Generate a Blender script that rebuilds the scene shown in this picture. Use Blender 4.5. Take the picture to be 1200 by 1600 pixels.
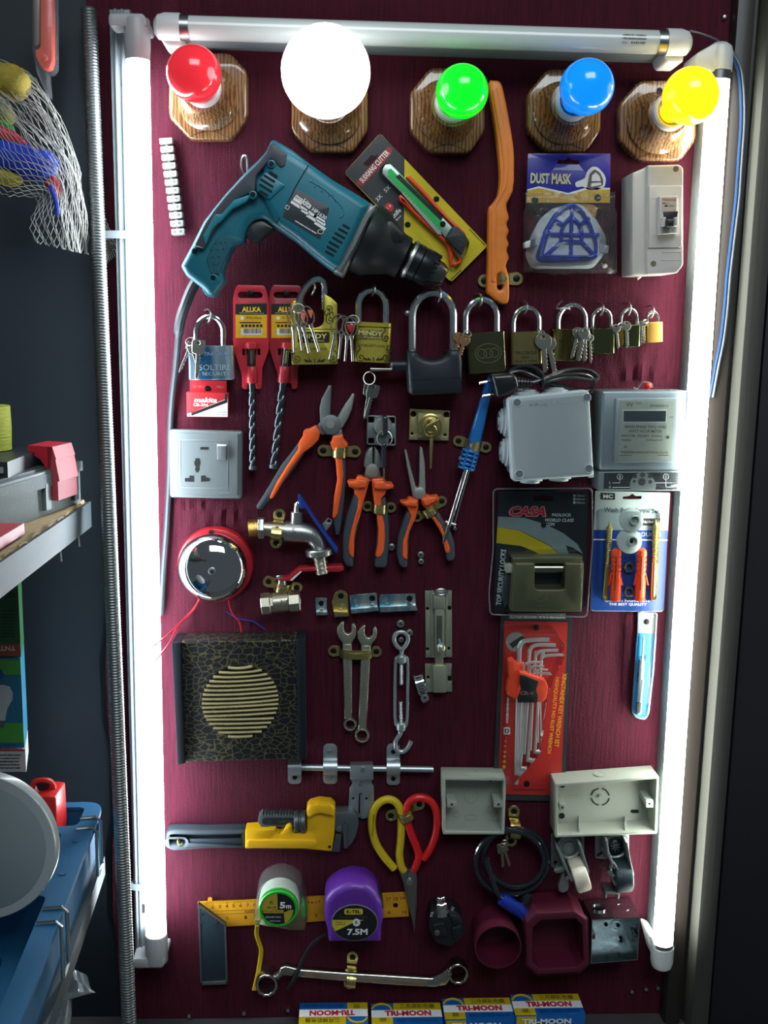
import bpy, bmesh, math, random
from mathutils import Vector, Matrix
random.seed(7)
for o in list(bpy.data.objects): bpy.data.objects.remove(o)
SC = bpy.context.scene; COL = SC.collection

# ---------------------------------------------------------------- camera
F = 1609.0; D = 1290.0; Z0 = 1.5                     # focal length in px, distance to board in mm, height of eye in m
dn = Vector((-70, 280, -F)).normalized()             # board normal (into the wall) seen from the camera
dd = Vector((-172, -9245, -F)); dd = (dd - dn*dd.dot(dn)).normalized()
Yw = dn; Zw = -dd; Xw = Yw.cross(Zw)
RM = Matrix((Xw, Yw, Zw))                            # rows: world axes in camera space = camera-to-world
cam = bpy.data.cameras.new('camera'); camo = bpy.data.objects.new('camera', cam); COL.objects.link(camo)
cam.sensor_fit = 'VERTICAL'; cam.sensor_height = 36; cam.lens = 36*F/1600; cam.clip_start = .02
mw = RM.to_4x4(); mw.translation = Vector((0, -D/1000, Z0)); camo.matrix_world = mw
SC.camera = camo

# ---------------------------------------------------------------- world and light
SC.view_settings.view_transform = 'Standard'; SC.view_settings.look = 'None'
SC.view_settings.gamma = 1; SC.view_settings.exposure = 0.0
W = bpy.data.worlds.new('world'); SC.world = W; W.use_nodes = True
W.node_tree.nodes['Background'].inputs[0].default_value = (.70, .88, 1, 1)
W.node_tree.nodes['Background'].inputs[1].default_value = .085
def area(name, loc, tgt, size, sy, power, col):
    l = bpy.data.lights.new(name, 'AREA'); l.shape = 'RECTANGLE'; l.size = size; l.size_y = sy; l.energy = power; l.color = col
    o = bpy.data.objects.new(name, l); COL.objects.link(o); o.location = loc
    o.rotation_euler = (Vector(tgt)-Vector(loc)).to_track_quat('-Z', 'Y').to_euler()
area('shop_ceiling_light', (.3, -2.3, 3.3), (0, 0, 1.5), 1.8, 1.1, 45, (.86, .95, 1))
TUBE_E = 30.0; BULB_E = 4.0

# ---------------------------------------------------------------- pixel -> board space (u right, v up, h out of the wall; mm)
def P(px, py, h=0.0):
    d = RM @ Vector((px-600, 800-py, -F))
    t = (D-h)/d.y
    return (d.x*t, d.z*t)
def Q(px, py, h=0.0):
    u, v = P(px, py, h); return (u, v, h)
def S(px, py, h=0.0):                                 # mm per px there
    a = P(px-5, py, h); b = P(px+5, py, h); return math.hypot(a[0]-b[0], a[1]-b[1])/10
def wv(p): return Vector((p[0]/1000, -p[2]/1000, Z0+p[1]/1000))

# ---------------------------------------------------------------- outlines
def cr(pts, n=6, closed=False):                       # Catmull-Rom
    N = len(pts); out = []
    R = range(N if closed else N-1)
    for i in R:
        g = (lambda k: pts[k % N]) if closed else (lambda k: pts[max(0, min(N-1, k))])
        a, b, c, d = g(i-1), g(i), g(i+1), g(i+2)
        for j in range(n):
            t = j/n
            out.append(tuple(.5*(2*b[k]+(c[k]-a[k])*t+(2*a[k]-5*b[k]+4*c[k]-d[k])*t*t+(3*b[k]-a[k]-3*c[k]+d[k])*t**3) for k in range(len(b))))
    if not closed: out.append(tuple(pts[-1]))
    return out
def rnd(pts, r, n=4):                                 # round the corners of a polygon
    out = []; N = len(pts)
    for i in range(N):
        p = Vector(pts[i]); a = Vector(pts[i-1])-p; b = Vector(pts[(i+1) % N])-p
        rr = r[i] if isinstance(r, (list, tuple)) else r
        k = min(rr, a.length*.48, b.length*.48)
        if k < .01: out.append(tuple(p)); continue
        s = p+a.normalized()*k; e = p+b.normalized()*k
        for j in range(n+1):
            t = j/n; out.append(tuple(s*(1-t)**2+p*2*t*(1-t)+e*t*t))
    return out
def rect(cx, cy, w, h, ang=0):                        # centre, size, degrees clockwise in px space
    c, s = math.cos(math.radians(ang)), math.sin(math.radians(ang))
    return [(cx+x*c-y*s, cy+x*s+y*c) for x, y in ((-w/2, -h/2), (w/2, -h/2), (w/2, h/2), (-w/2, h/2))]
def circ(cx, cy, r, n=20, ry=None, ang=0):
    ry = ry or r; c, s = math.cos(math.radians(ang)), math.sin(math.radians(ang)); o = []
    for i in range(n):
        a = 2*math.pi*i/n; x = r*math.cos(a); y = ry*math.sin(a); o.append((cx+x*c-y*s, cy+x*s+y*c))
    return o
def slot(cx, cy, L, w, ang=0, n=6):                   # stadium outline
    o = []; c, s = math.cos(math.radians(ang)), math.sin(math.radians(ang)); k = (L-w)/2
    for sg, a0 in ((1, -90), (-1, 90)):
        for i in range(n+1):
            a = math.radians(a0+180*i/n); x = sg*k+w/2*math.cos(a); y = w/2*math.sin(a); o.append((cx+x*c-y*s, cy+x*s+y*c))
    return o
def area2(l): return sum(l[i-1][0]*l[i][1]-l[i][0]*l[i-1][1] for i in range(len(l)))
def inset(l, d):                                      # offset towards the left of the loop; flipped edges collapse
    N = len(l); V = [Vector(p) for p in l]
    if abs(d) < 1e-9: return [tuple(p) for p in V]
    E = []
    for i in range(N):
        e = V[(i+1) % N]-V[i]; E.append(e.normalized() if e.length > 1e-7 else None)
    good = [e is not None for e in E]
    def meet(a, b):                                   # offset lines of edges a and b
        n1 = Vector((-E[a].y, E[a].x)); n2 = Vector((-E[b].y, E[b].x)); p = V[(a+1) % N]+n1*d; q = V[b]+n2*d
        cr_ = E[a].x*E[b].y-E[a].y*E[b].x
        if abs(cr_) < .03: return (p+q)/2
        t = ((q.x-p.x)*E[b].y-(q.y-p.y)*E[b].x)/cr_; t = max(-4*abs(d), min(4*abs(d), t)); return p+E[a]*t
    for it in range(12):
        if sum(good) < 3: return [tuple(p) for p in V]
        out = []
        for i in range(N):
            a = i-1; b = i
            while not good[a]: a -= 1
            while not good[b % N]: b += 1
            out.append(meet(a % N, b % N))
        bad = [i for i in range(N) if good[i] and (out[(i+1) % N]-out[i]).dot(E[i]) < -1e-6]
        if not bad: break
        for i in bad: good[i] = False
    return [tuple(p) for p in out]

class MB:
    def __init__(s): s.b = bmesh.new()
    def ring(s, l, h): return [s.b.verts.new(wv((x, y, h))) for x, y in l]
    def skin(s, A, B, closed=True):
        N = len(A)
        for i in range(N if closed else N-1):
            j = (i+1) % N
            try: s.b.faces.new((A[i], A[j], B[j], B[i]))
            except ValueError: pass
    def prism(s, pts, h0, h1, bev=0, holes=(), n=2, back=0):          # pts in mm (u, v)
        loops = []
        for k, l in enumerate([pts]+list(holes)):
            l = [tuple(p) for p in l]; c = area2(l) > 0
            if c != (k == 0): l = l[::-1]
            loops.append(l)
        fr, bk = [], []
        for l in loops:
            rs = []
            if back:
                for k in range(n+1):
                    a = math.pi/2*(1-k/n); rs.append(s.ring(inset(l, back*(1-math.cos(a))), h0+back-back*math.sin(a)))
            else: rs.append(s.ring(l, h0))
            if bev:
                for k in range(n+1):
                    a = math.pi/2*k/n; rs.append(s.ring(inset(l, bev*(1-math.cos(a))), h1-bev+bev*math.sin(a)))
            else: rs.append(s.ring(l, h1))
            for A, B in zip(rs, rs[1:]): s.skin(A, B)
            fr.append(rs[-1]); bk.append(rs[0])
        for rr in (fr, bk):
            if len(rr) == 1: s.b.faces.new(rr[0])
            else:
                es = []
                for r in rr:
                    for i in range(len(r)):
                        e = s.b.edges.get((r[i-1], r[i])) or s.b.edges.new((r[i-1], r[i])); es.append(e)
                bmesh.ops.triangle_fill(s.b, use_beauty=True, use_dissolve=False, edges=es)
        return s
    def px(s, pts, h0, h1, bev=0, holes=(), n=2, back=0, at=None):     # outline in photo px, on the plane of the front face
        a = h1 if at is None else at
        return s.prism([P(x, y, a) for x, y in pts], h0, h1, bev, [[P(x, y, a) for x, y in l] for l in holes], n, back)
    def loft(s, rings, capa=True, capb=True):                          # rings: lists of (u, v, h)
        R = [[s.b.verts.new(wv(p)) for p in r] for r in rings]
        for A, B in zip(R, R[1:]): s.skin(A, B)
        if capa: s.b.faces.new(R[0])
        if capb: s.b.faces.new(R[-1])
        return s
    def pxloft(s, levels, capa=True, capb=True):                       # levels: (px outline, h)
        return s.loft([[Q(x, y, h) for x, y in l] for l, h in levels], capa, capb)
    def tube(s, pts, r, n=8, closed=False, flat=1.0):
        V = [Vector(p) for p in pts]; N = len(V); rs = r if isinstance(r, (list, tuple)) else [r]*N
        T = []
        for i in range(N):
            a = V[i-1] if (i or closed) else V[0]; b = V[(i+1) % N] if (i < N-1 or closed) else V[-1]
            t = b-a; T.append(t.normalized() if t.length > 1e-9 else Vector((0, 1, 0)))
        nn = T[0].cross(Vector((0, 0, 1)))
        if nn.length < .1: nn = T[0].cross(Vector((0, 1, 0)))
        nn.normalize(); R = []
        for i in range(N):
            nn = nn-T[i]*nn.dot(T[i]); nn.normalize(); bb = T[i].cross(nn)
            R.append([s.b.verts.new(wv(V[i]+(nn*math.cos(2*math.pi*k/n)+bb*math.sin(2*math.pi*k/n)*flat)*rs[i])) for k in range(n)])
        for A, B in zip(R, R[1:]): s.skin(A, B)
        if closed: s.skin(R[-1], R[0])
        else: s.b.faces.new(R[0]); s.b.faces.new(R[-1])
        return s
    def ptube(s, pts, r, n=8, closed=False, k=0, flat=1.0):            # pts (px, py, h); k: smoothing steps
        L = [Q(*p) for p in pts]
        if k: L = cr(L, k, closed)
        return s.tube(L, r, n, closed, flat)
    def lathe(s, prof, o, ax=(0, 0, 1), n=24, cap0=True, cap1=True):    # prof: (radius, along axis); o in (u, v, h)
        a = Vector(ax).normalized(); t = Vector((0, 1, 0)) if abs(a.y) < .9 else Vector((1, 0, 0))
        x = a.cross(t).normalized(); y = a.cross(x); O = Vector(o); R = []
        for r, z in prof:
            if r < 1e-4: R.append([s.b.verts.new(wv(O+a*z))])
            else: R.append([s.b.verts.new(wv(O+a*z+(x*math.cos(2*math.pi*k/n)+y*math.sin(2*math.pi*k/n))*r)) for k in range(n)])
        for A, B in zip(R, R[1:]):
            if len(A) == 1 and len(B) == 1: continue
            if len(A) == 1 or len(B) == 1:
                c, ring = (A[0], B) if len(A) == 1 else (B[0], A)
                for i in range(n): s.b.faces.new((c, ring[i], ring[(i+1) % n]))
            else: s.skin(A, B)
        if cap0 and len(R[0]) > 1: s.b.faces.new(R[0])
        if cap1 and len(R[-1]) > 1: s.b.faces.new(R[-1])
        return s
    def cyl(s, a, b, r0, r1=None, n=16):
        A = Vector(a); B = Vector(b); L = (B-A).length
        return s.lathe([(r0, 0), (r0 if r1 is None else r1, L)], a, (B-A), n)
    def disc(s, px, py, rpx, h0, h1, n=20, bev=0):
        u, v = P(px, py, h1); r = rpx*S(px, py, h1)
        pr = [(r, h0), (r, h1)] if not bev else [(r, h0), (r, h1-bev), (r-.3*bev, h1-.3*bev), (r-bev, h1)]
        return s.lathe(pr, (u, v, 0), (0, 0, 1), n)
    def ball(s, c, r, n=20, m=12, sc=1.0, ax=(0, 0, 1)):
        return s.lathe([(max(r*math.sin(math.pi*i/m), 0), -sc*r*math.cos(math.pi*i/m)) for i in range(m+1)], c, ax, n)
    def quad(s, pts):
        s.b.faces.new([s.b.verts.new(wv(p)) for p in pts]); return s

def finish(name, mb, mat, base, ang=35):
    bm = mb.b
    bmesh.ops.remove_doubles(bm, verts=bm.verts, dist=2e-6)
    ng = [f for f in bm.faces if len(f.verts) > 4]
    if ng: bmesh.ops.triangulate(bm, faces=ng)
    bmesh.ops.recalc_face_normals(bm, faces=bm.faces)
    for v in bm.verts: v.co -= base
    me = bpy.data.meshes.new(name); bm.to_mesh(me); bm.free()
    for p in me.polygons: p.use_smooth = True
    me.set_sharp_from_angle(angle=math.radians(ang))
    me.materials.append(mat)
    o = bpy.data.objects.new(name, me); COL.objects.link(o); return o
def tagit(o, label, cat, group=None, kind=None):
    if label: o['label'] = label
    if cat: o['category'] = cat
    if group: o['group'] = group
    if kind: o['kind'] = kind
class Thing:
    def __init__(s, name, label, cat, px, py, h=0, group=None):
        s.base = wv(Q(px, py, h)); s.o = bpy.data.objects.new(name, None); s.o.empty_display_size = .01
        s.o.location = s.base; COL.objects.link(s.o); tagit(s.o, label, cat, group)
    def add(s, name, mb, mat, parent=None, label=None, ang=35):
        o = finish(name, mb, mat, s.base, ang); o.parent = parent or s.o
        if label: o['label'] = label
        return o
    def text(s, t, cx, cy, w, hp, h, mat, ang=0, parent=None, name='lettering', bold=.0, ext=0.0, shear=0.0, fit=True):
        mb = MB(); word(mb, t, cx, cy, w, hp, h, ang, bold, ext, shear)
        return s.add(name, mb, mat, parent)
def scribble(t, cx, cy, w, hp, h, mat, ang=0, parent=None):     # unreadable small print: a row of short dashes
    mb = MB(); rs = random.Random(int(cx*7+cy)); x = -w/2; c, sn = math.cos(math.radians(ang)), math.sin(math.radians(ang))
    while x < w/2-1:
        k = rs.uniform(.8, 2.2)*max(1, hp/3); xm = x+k/2; mb.px(rect(cx+xm*c, cy+xm*sn, k, hp*rs.uniform(.6, 1), ang), h-.1, h); x += k+rs.uniform(.5, .9)*max(1, hp/3)
    return t.add('small_print', mb, mat, parent)
def word(mb, t, cx, cy, w, hp, h, ang=0, bold=0.0, ext=0.0, shear=0.0):
    cu = bpy.data.curves.new('t', 'FONT'); cu.body = t; cu.resolution_u = 2; cu.offset = bold; cu.shear = shear
    ob = bpy.data.objects.new('t', cu); COL.objects.link(ob)
    dg = bpy.context.evaluated_depsgraph_get(); me = bpy.data.meshes.new_from_object(ob.evaluated_get(dg))
    if me.vertices:
        xs = [v.co.x for v in me.vertices]; ys = [v.co.y for v in me.vertices]
        x0, x1, y0, y1 = min(xs), max(xs), min(ys), max(ys)
        k = S(cx, cy, h); u0, v0 = P(cx, cy, h)
        sx = w*k/max(x1-x0, 1e-6); sy = hp*k/max(y1-y0, 1e-6); c, s_ = math.cos(math.radians(-ang)), math.sin(math.radians(-ang))
        vs = []
        for v in me.vertices:
            x = (v.co.x-(x0+x1)/2)*sx; y = (v.co.y-(y0+y1)/2)*sy
            vs.append((u0+x*c-y*s_, v0+x*s_+y*c))
        bv = [mb.b.verts.new(wv((a, b, h))) for a, b in vs]; fs = []
        for p in me.polygons:
            try: fs.append(mb.b.faces.new([bv[i] for i in p.vertices]))
            except ValueError: pass
        if ext:
            r = bmesh.ops.extrude_face_region(mb.b, geom=fs)
            for g in r['geom']:
                if isinstance(g, bmesh.types.BMVert): g.co.y -= ext/1000
    bpy.data.objects.remove(ob); bpy.data.curves.remove(cu); bpy.data.meshes.remove(me)
def solo(name, label, cat, mb, mat, group=None, kind=None):
    vs = [v.co for v in mb.b.verts]
    base = Vector((sum(v.x for v in vs)/len(vs), max(v.y for v in vs), sum(v.z for v in vs)/len(vs)))
    o = finish(name, mb, mat, base); o.location = base; tagit(o, label, cat, group, kind); return o
def struct(name, mb, mat): return solo(name, None, None, mb, mat, None, 'structure')

# ---------------------------------------------------------------- materials (colours given as sRGB 0-255)
def lin(c): return tuple(((x/255)/12.92 if x/255 <= .04045 else ((x/255+.055)/1.055)**2.4) for x in c)+(1,)
MC = {}
def mat(name, col=(128, 128, 128), rough=.5, metal=0, coat=0, emit=None, es=0, var=.12, vs=60, bump=0, bs=300, stretch=None, sheen=0):
    if name in MC: return MC[name]
    m = bpy.data.materials.new(name); MC[name] = m; m.use_nodes = True; nt = m.node_tree; b = nt.nodes['Principled BSDF']
    b.inputs['Base Color'].default_value = lin(col); b.inputs['Roughness'].default_value = rough; b.inputs['Metallic'].default_value = metal
    b.inputs['Coat Weight'].default_value = coat
    if sheen: b.inputs['Sheen Weight'].default_value = sheen
    if emit: b.inputs['Emission Color'].default_value = lin(emit); b.inputs['Emission Strength'].default_value = es
    if var or bump:
        tc = nt.nodes.new('ShaderNodeTexCoord'); mp = nt.nodes.new('ShaderNodeMapping'); nt.links.new(tc.outputs['Object'], mp.inputs[0])
        if stretch: mp.inputs['Scale'].default_value = stretch
    if var:
        nz = nt.nodes.new('ShaderNodeTexNoise'); nz.inputs['Scale'].default_value = vs; nz.inputs['Detail'].default_value = 3; nt.links.new(mp.outputs[0], nz.inputs[0])
        mr = nt.nodes.new('ShaderNodeMapRange'); mr.inputs['To Min'].default_value = 1-var; mr.inputs['To Max'].default_value = 1+var
        nt.links.new(nz.outputs['Fac'], mr.inputs['Value'])
        hs = nt.nodes.new('ShaderNodeHueSaturation'); hs.inputs['Color'].default_value = lin(col); nt.links.new(mr.outputs[0], hs.inputs['Value'])
        nt.links.new(hs.outputs[0], b.inputs['Base Color'])
    if bump:
        n2 = nt.nodes.new('ShaderNodeTexNoise'); n2.inputs['Scale'].default_value = bs; n2.inputs['Detail'].default_value = 4; nt.links.new(mp.outputs[0], n2.inputs[0])
        bp = nt.nodes.new('ShaderNodeBump'); bp.inputs['Strength'].default_value = bump; bp.inputs['Distance'].default_value = .001
        nt.links.new(n2.outputs['Fac'], bp.inputs['Height']); nt.links.new(bp.outputs[0], b.inputs['Normal'])
    return m
def film(name, tint=(255, 255, 255), gl=.5, rough=.08, haze=0.0, bump=0, bs=60):     # thin clear plastic
    if name in MC: return MC[name]
    m = bpy.data.materials.new(name); MC[name] = m; m.use_nodes = True; nt = m.node_tree; nt.nodes.clear()
    N = nt.nodes.new; out = N('ShaderNodeOutputMaterial'); mx = N('ShaderNodeMixShader'); t = N('ShaderNodeBsdfTransparent'); g = N('ShaderNodeBsdfGlossy')
    t.inputs[0].default_value = lin(tint); g.inputs['Roughness'].default_value = rough
    lw = N('ShaderNodeLayerWeight'); lw.inputs[0].default_value = gl*.6
    nt.links.new(lw.outputs['Fresnel'], mx.inputs[0]); nt.links.new(t.outputs[0], mx.inputs[1]); nt.links.new(g.outputs[0], mx.inputs[2])
    last = mx
    if haze:
        d = N('ShaderNodeBsdfDiffuse'); d.inputs[0].default_value = lin((225, 232, 235)); m2 = N('ShaderNodeMixShader'); m2.inputs[0].default_value = haze
        nt.links.new(mx.outputs[0], m2.inputs[1]); nt.links.new(d.outputs[0], m2.inputs[2]); last = m2
    if bump:
        tc = N('ShaderNodeTexCoord'); nz = N('ShaderNodeTexNoise'); nz.inputs['Scale'].default_value = bs; bp = N('ShaderNodeBump'); bp.inputs['Strength'].default_value = bump; bp.inputs['Distance'].default_value = .004
        nt.links.new(tc.outputs['Object'], nz.inputs[0]); nt.links.new(nz.outputs['Fac'], bp.inputs['Height'])
        nt.links.new(bp.outputs[0], g.inputs['Normal']); nt.links.new(bp.outputs[0], lw.inputs['Normal'])
    nt.links.new(last.outputs[0], out.inputs[0]); return m
def wood(name, c1, c2, scale=75, dist=6, rough=.25, coat=1):
    if name in MC: return MC[name]
    m = bpy.data.materials.new(name); MC[name] = m; m.use_nodes = True; nt = m.node_tree; b = nt.nodes['Principled BSDF']; N = nt.nodes.new
    tc = N('ShaderNodeTexCoord'); mp = N('ShaderNodeMapping'); mp.inputs['Scale'].default_value = (1, 1, .12); mp.inputs['Rotation'].default_value = (0, .06, 0)
    w = N('ShaderNodeTexWave'); w.inputs['Scale'].default_value = scale; w.inputs['Distortion'].default_value = dist; w.inputs['Detail'].default_value = 4; w.inputs['Detail Scale'].default_value = 3
    nz = N('ShaderNodeTexNoise'); nz.inputs['Scale'].default_value = 500
    mp2 = N('ShaderNodeMapping'); mp2.inputs['Scale'].default_value = (1, 1, .04)
    cr_ = N('ShaderNodeValToRGB'); cr_.color_ramp.elements[0].color = lin(c1); cr_.color_ramp.elements[1].color = lin(c2); cr_.color_ramp.elements[0].position = .15; cr_.color_ramp.elements[1].position = .75
    mx = N('ShaderNodeMix'); mx.data_type = 'RGBA'; mx.blend_type = 'MULTIPLY'; mx.inputs[0].default_value = .25
    L = nt.links.new
    L(tc.outputs['Object'], mp.inputs[0]); L(mp.outputs[0], w.inputs[0]); L(tc.outputs['Object'], mp2.inputs[0]); L(mp2.outputs[0], nz.inputs[0])
    L(w.outputs['Fac'], cr_.inputs[0]); L(cr_.outputs[0], mx.inputs[6]); L(nz.outputs['Color'], mx.inputs[7]); L(mx.outputs[2], b.inputs['Base Color'])
    b.inputs['Roughness'].default_value = rough; b.inputs['Coat Weight'].default_value = coat; b.inputs['Coat Roughness'].default_value = .05
    return m
def cloth():
    m = bpy.data.materials.new('maroon_cloth'); m.use_nodes = True; nt = m.node_tree; b = nt.nodes['Principled BSDF']; N = nt.nodes.new; L = nt.links.new
    tc = N('ShaderNodeTexCoord'); mp = N('ShaderNodeMapping'); mp.inputs['Scale'].default_value = (1, 1, .05); L(tc.outputs['Object'], mp.inputs[0])
    n1 = N('ShaderNodeTexNoise'); n1.inputs['Scale'].default_value = 420; n1.inputs['Detail'].default_value = 4; L(mp.outputs[0], n1.inputs[0])
    mp2 = N('ShaderNodeMapping'); mp2.inputs['Scale'].default_value = (.4, 1, 1); L(tc.outputs['Object'], mp2.inputs[0])
    n2 = N('ShaderNodeTexNoise'); n2.inputs['Scale'].default_value = 900; n2.inputs['Detail'].default_value = 2; L(mp2.outputs[0], n2.inputs[0])
    cr_ = N('ShaderNodeValToRGB'); e = cr_.color_ramp.elements
    e[0].position = .3; e[0].color = lin((54, 8, 24)); e[1].position = .72; e[1].color = lin((77, 13, 36)); L(n1.outputs['Fac'], cr_.inputs[0])
    ad = N('ShaderNodeMath'); ad.operation = 'ADD'; L(n1.outputs['Fac'], ad.inputs[0]); L(n2.outputs['Fac'], ad.inputs[1])
    bp = N('ShaderNodeBump'); bp.inputs['Strength'].default_value = .7; bp.inputs['Distance'].default_value = .0012; L(ad.outputs[0], bp.inputs['Height'])
    L(cr_.outputs[0], b.inputs['Base Color']); L(bp.outputs[0], b.inputs['Normal']); b.inputs['Roughness'].default_value = .85
    b.inputs['Specular IOR Level'].default_value = .25
    return m
WHITE = mat('white_plastic', (214, 216, 214), .35, var=.03); GREYW = mat('grey_white_plastic', (200, 205, 206), .4, var=.03)
BLACK = mat('black_plastic', (24, 25, 28), .45); HOLE = mat('dark_recess', (10, 10, 12), .9, var=0)
CHROME = mat('chrome', (220, 222, 222), .14, 1, var=.03); STEEL = mat('steel', (186, 188, 186), .38, 1, var=.08, bump=.05)
ZINC = mat('zinc_plate', (186, 192, 194), .4, 1, var=.1, vs=90); NICKEL = mat('satin_nickel', (192, 188, 170), .36, 1, var=.08)
BRASSY = mat('yellow_passivated', (196, 182, 122), .34, 1, var=.14, vs=120); BRASS = mat('brass', (196, 160, 84), .25, 1, var=.08)
TXT_W = mat('print_white', (228, 228, 226), .5, var=0); TXT_K = mat('print_black', (22, 22, 24), .5, var=0); TXT_R = mat('print_red', (196, 26, 36), .5, var=0)
# ================================================================ SETTING
CL = cloth()
def build_board():
    mb = MB(); u0, u1 = P(163, 800)[0], P(1118, 300)[0]+8; v1, v0 = P(600, -60)[1], P(600, 1588)[1]
    nx, nz = 150, 240
    rows = []
    folds = []                                           # gathers in the cloth: centre px, reach, direction
    g1 = P(1000, 596); g2 = P(300, 782); g3 = P(350, 795); g4 = P(905, 640)
    for j in range(nz+1):
        r = []
        for i in range(nx+1):
            u = u0+(u1-u0)*i/nx; v = v0+(v1-v0)*j/nz
            h = .5*math.sin(u*.021+1.3*math.sin(v*.008))+.4*math.sin(v*.013+u*.006)
            for (gu, gv), am, sp, ph, up in ((g1, 5.0, 17, 0, 1), (g2, 3.2, 13, 1, -1), (g3, 3.4, 14, 2, -1), (g4, 1.5, 12, .5, 1)):
                dv = (v-gv)*up; du = u-gu
                if dv > -4:
                    f = math.exp(-dv/26)*math.exp(-(du/34)**2)*min(1, (dv+4)/8)
                    h += am*f*math.cos(du/(1+dv*.012)*2*math.pi/sp+ph)
            ed = max(0, 1-(u-u0)/14); h += ed*(2.5*math.sin(v*.024)+1.2*math.sin(v*.071))
            uu = u+(ed*5*math.sin(v*.012+1)*math.sin(v*.005) if i < 12 else 0)
            r.append(mb.b.verts.new(wv((uu, v, h-1.2))))
        rows.append(r)
    for a, b in zip(rows, rows[1:]): mb.skin(a, b, False)
    return struct('wall_back', mb, CL)
build_board()
NAVY = mat('navy_painted_board', (14, 25, 35), .6, var=.2, vs=9, bump=.1, bs=80)
mb = MB(); a = P(-260, 900)[0]; b = P(168, 900)[0]; mb.prism([(a, -1000), (b, -1000), (b, 560), (a, 560)], -30, -8); struct('wall_left', mb, NAVY)
DKWOOD = mat('dark_varnished_frame', (44, 39, 37), .5, var=.25, vs=40, stretch=(1, 1, .1), bump=.25, bs=200)
GRWOOD = mat('weathered_grey_timber', (54, 55, 51), .75, var=.3, vs=70, stretch=(1, 1, .04), bump=.4, bs=160)
INNER = mat('scuffed_brown_panel', (40, 35, 32), .45, var=.25, vs=30, stretch=(1, 1, .12), bump=.2, bs=120)
DKP = mat('black_painted_side', (18, 20, 26), .6, var=.25, vs=12)
# right-hand frame: moulding against the board, groove, timber post, dark side beyond
def ux(px, h): return P(px, 1100, h)[0]
def post(name, x0, x1, h0, h1, m, bev=2, hx=None):
    mb = MB(); a, b = ux(x0, h1 if hx is None else hx), ux(x1, h1 if hx is None else hx)
    mb.prism([(a, -1000), (b, -1000), (b, 560), (a, 560)], h0, h1, bev); struct(name, mb, m)
post('trim_1', 1074, 1101, -8, 22, INNER, 5)
post('trim_2', 1098, 1122, -8, 12, DKWOOD)
post('trim_3', 1118, 1147, -8, 45, GRWOOD, 2)
post('wall_right', 1149, 1420, -8, 30, DKP)
mb = MB(); a, b = P(-260, 1580)[0], P(1300, 1580)[0]; vf = P(700, 1588)[1]
mb.prism([(a, vf-30), (b, vf-30), (b, vf), (a, vf)], -30, 420, 3)
struct('floor', mb, mat('dusty_dark_ledge', (62, 60, 62), .7, var=.35, vs=25, bump=.3, bs=90)); VF = vf
mb = MB(); a, b = P(168, 10)[0], P(1300, 10)[0]; vt = P(700, -60)[1]
mb.prism([(a, -1000), (b, -1000), (b, 600), (a, 600)], -40, -10); struct('wall_front', mb, mat('backing_board', (30, 22, 28), .8))

# ================================================================ TUBE LIGHTS
LIT = mat('lit_tube', (255, 255, 255), .4, emit=(236, 248, 255), es=TUBE_E, var=0)
LITR = mat('lit_tube_warm', (255, 255, 255), .4, emit=(246, 250, 240), es=TUBE_E, var=0)
UNLIT = mat('unlit_frosted_tube', (206, 212, 208), .25, coat=.5, var=.03)
CAPG = mat('grey_lamp_holder', (166, 166, 168), .45, var=.04); ALU = mat('aluminium_band', (168, 170, 172), .3, 1)
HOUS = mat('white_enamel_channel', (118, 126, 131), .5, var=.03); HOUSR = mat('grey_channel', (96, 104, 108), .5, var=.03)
def axis_px(a, b, h, t):
    A = Vector(Q(*a, h)); B = Vector(Q(*b, h)); return A+(B-A)*t
# left
t = Thing('tube_light', 'lit white tube light standing upright along the left edge of the board', 'tube light', 200, 800)
A = Vector(Q(214, 30, 45)); B = Vector(Q(245, 1502, 45)); dv = (B-A)
mb = MB(); w = ((170, 14), (203, 14), (228, 1512), (212, 1512))
pts = [P(x, y, 28) for x, y in w]; mb.prism(pts, 0, 28, 2)
for f in (.3, .62):
    l = [(pts[0][0]+(pts[1][0]-pts[0][0])*f-1.5, pts[0][1]), (pts[0][0]+(pts[1][0]-pts[0][0])*f+1.5, pts[0][1]), (pts[3][0]+(pts[2][0]-pts[3][0])*f+1.5, pts[3][1]), (pts[3][0]+(pts[2][0]-pts[3][0])*f-1.5, pts[3][1])]
    mb.prism(l, 27, 31, 1)
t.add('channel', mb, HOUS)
for a, b in ((192, 130), (224, 1420)): mb = MB(); mb.px(slot(a, b, 14, 5, 90), 28, 28.6); t.add('screw_slot', mb, HOLE)
ax = dv.normalized(); L = dv.length
for nm, s0, s1, px, py in (('lamp_holder', 0, 44, 205, 20), ('lamp_holder', L-40, L, 232, 1508)):
    mb = MB(); mb.lathe([(13.6, s0), (14.6, s0+2), (14.6, s1-14 if s0 == 0 else s1-2), (13.6, s1)], A, ax, 24)
    k = 1 if s0 == 0 else -1; c = A+ax*(s0 if s0 == 0 else s1)
    l = [(c.x-30, c.y+3*k), (c.x+9, c.y+4*k), (c.x+13, c.y-4*k), (c.x+13, c.y-11*k), (c.x-30, c.y-11*k)]
    mb.prism(rnd(l, 5), 10, 56, 3); t.add(nm, mb, CAPG)
mb = MB(); mb.lathe([(13, 42), (13, L-38)], A, ax, 28); t.add('glowing_tube', mb, LIT)
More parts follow.
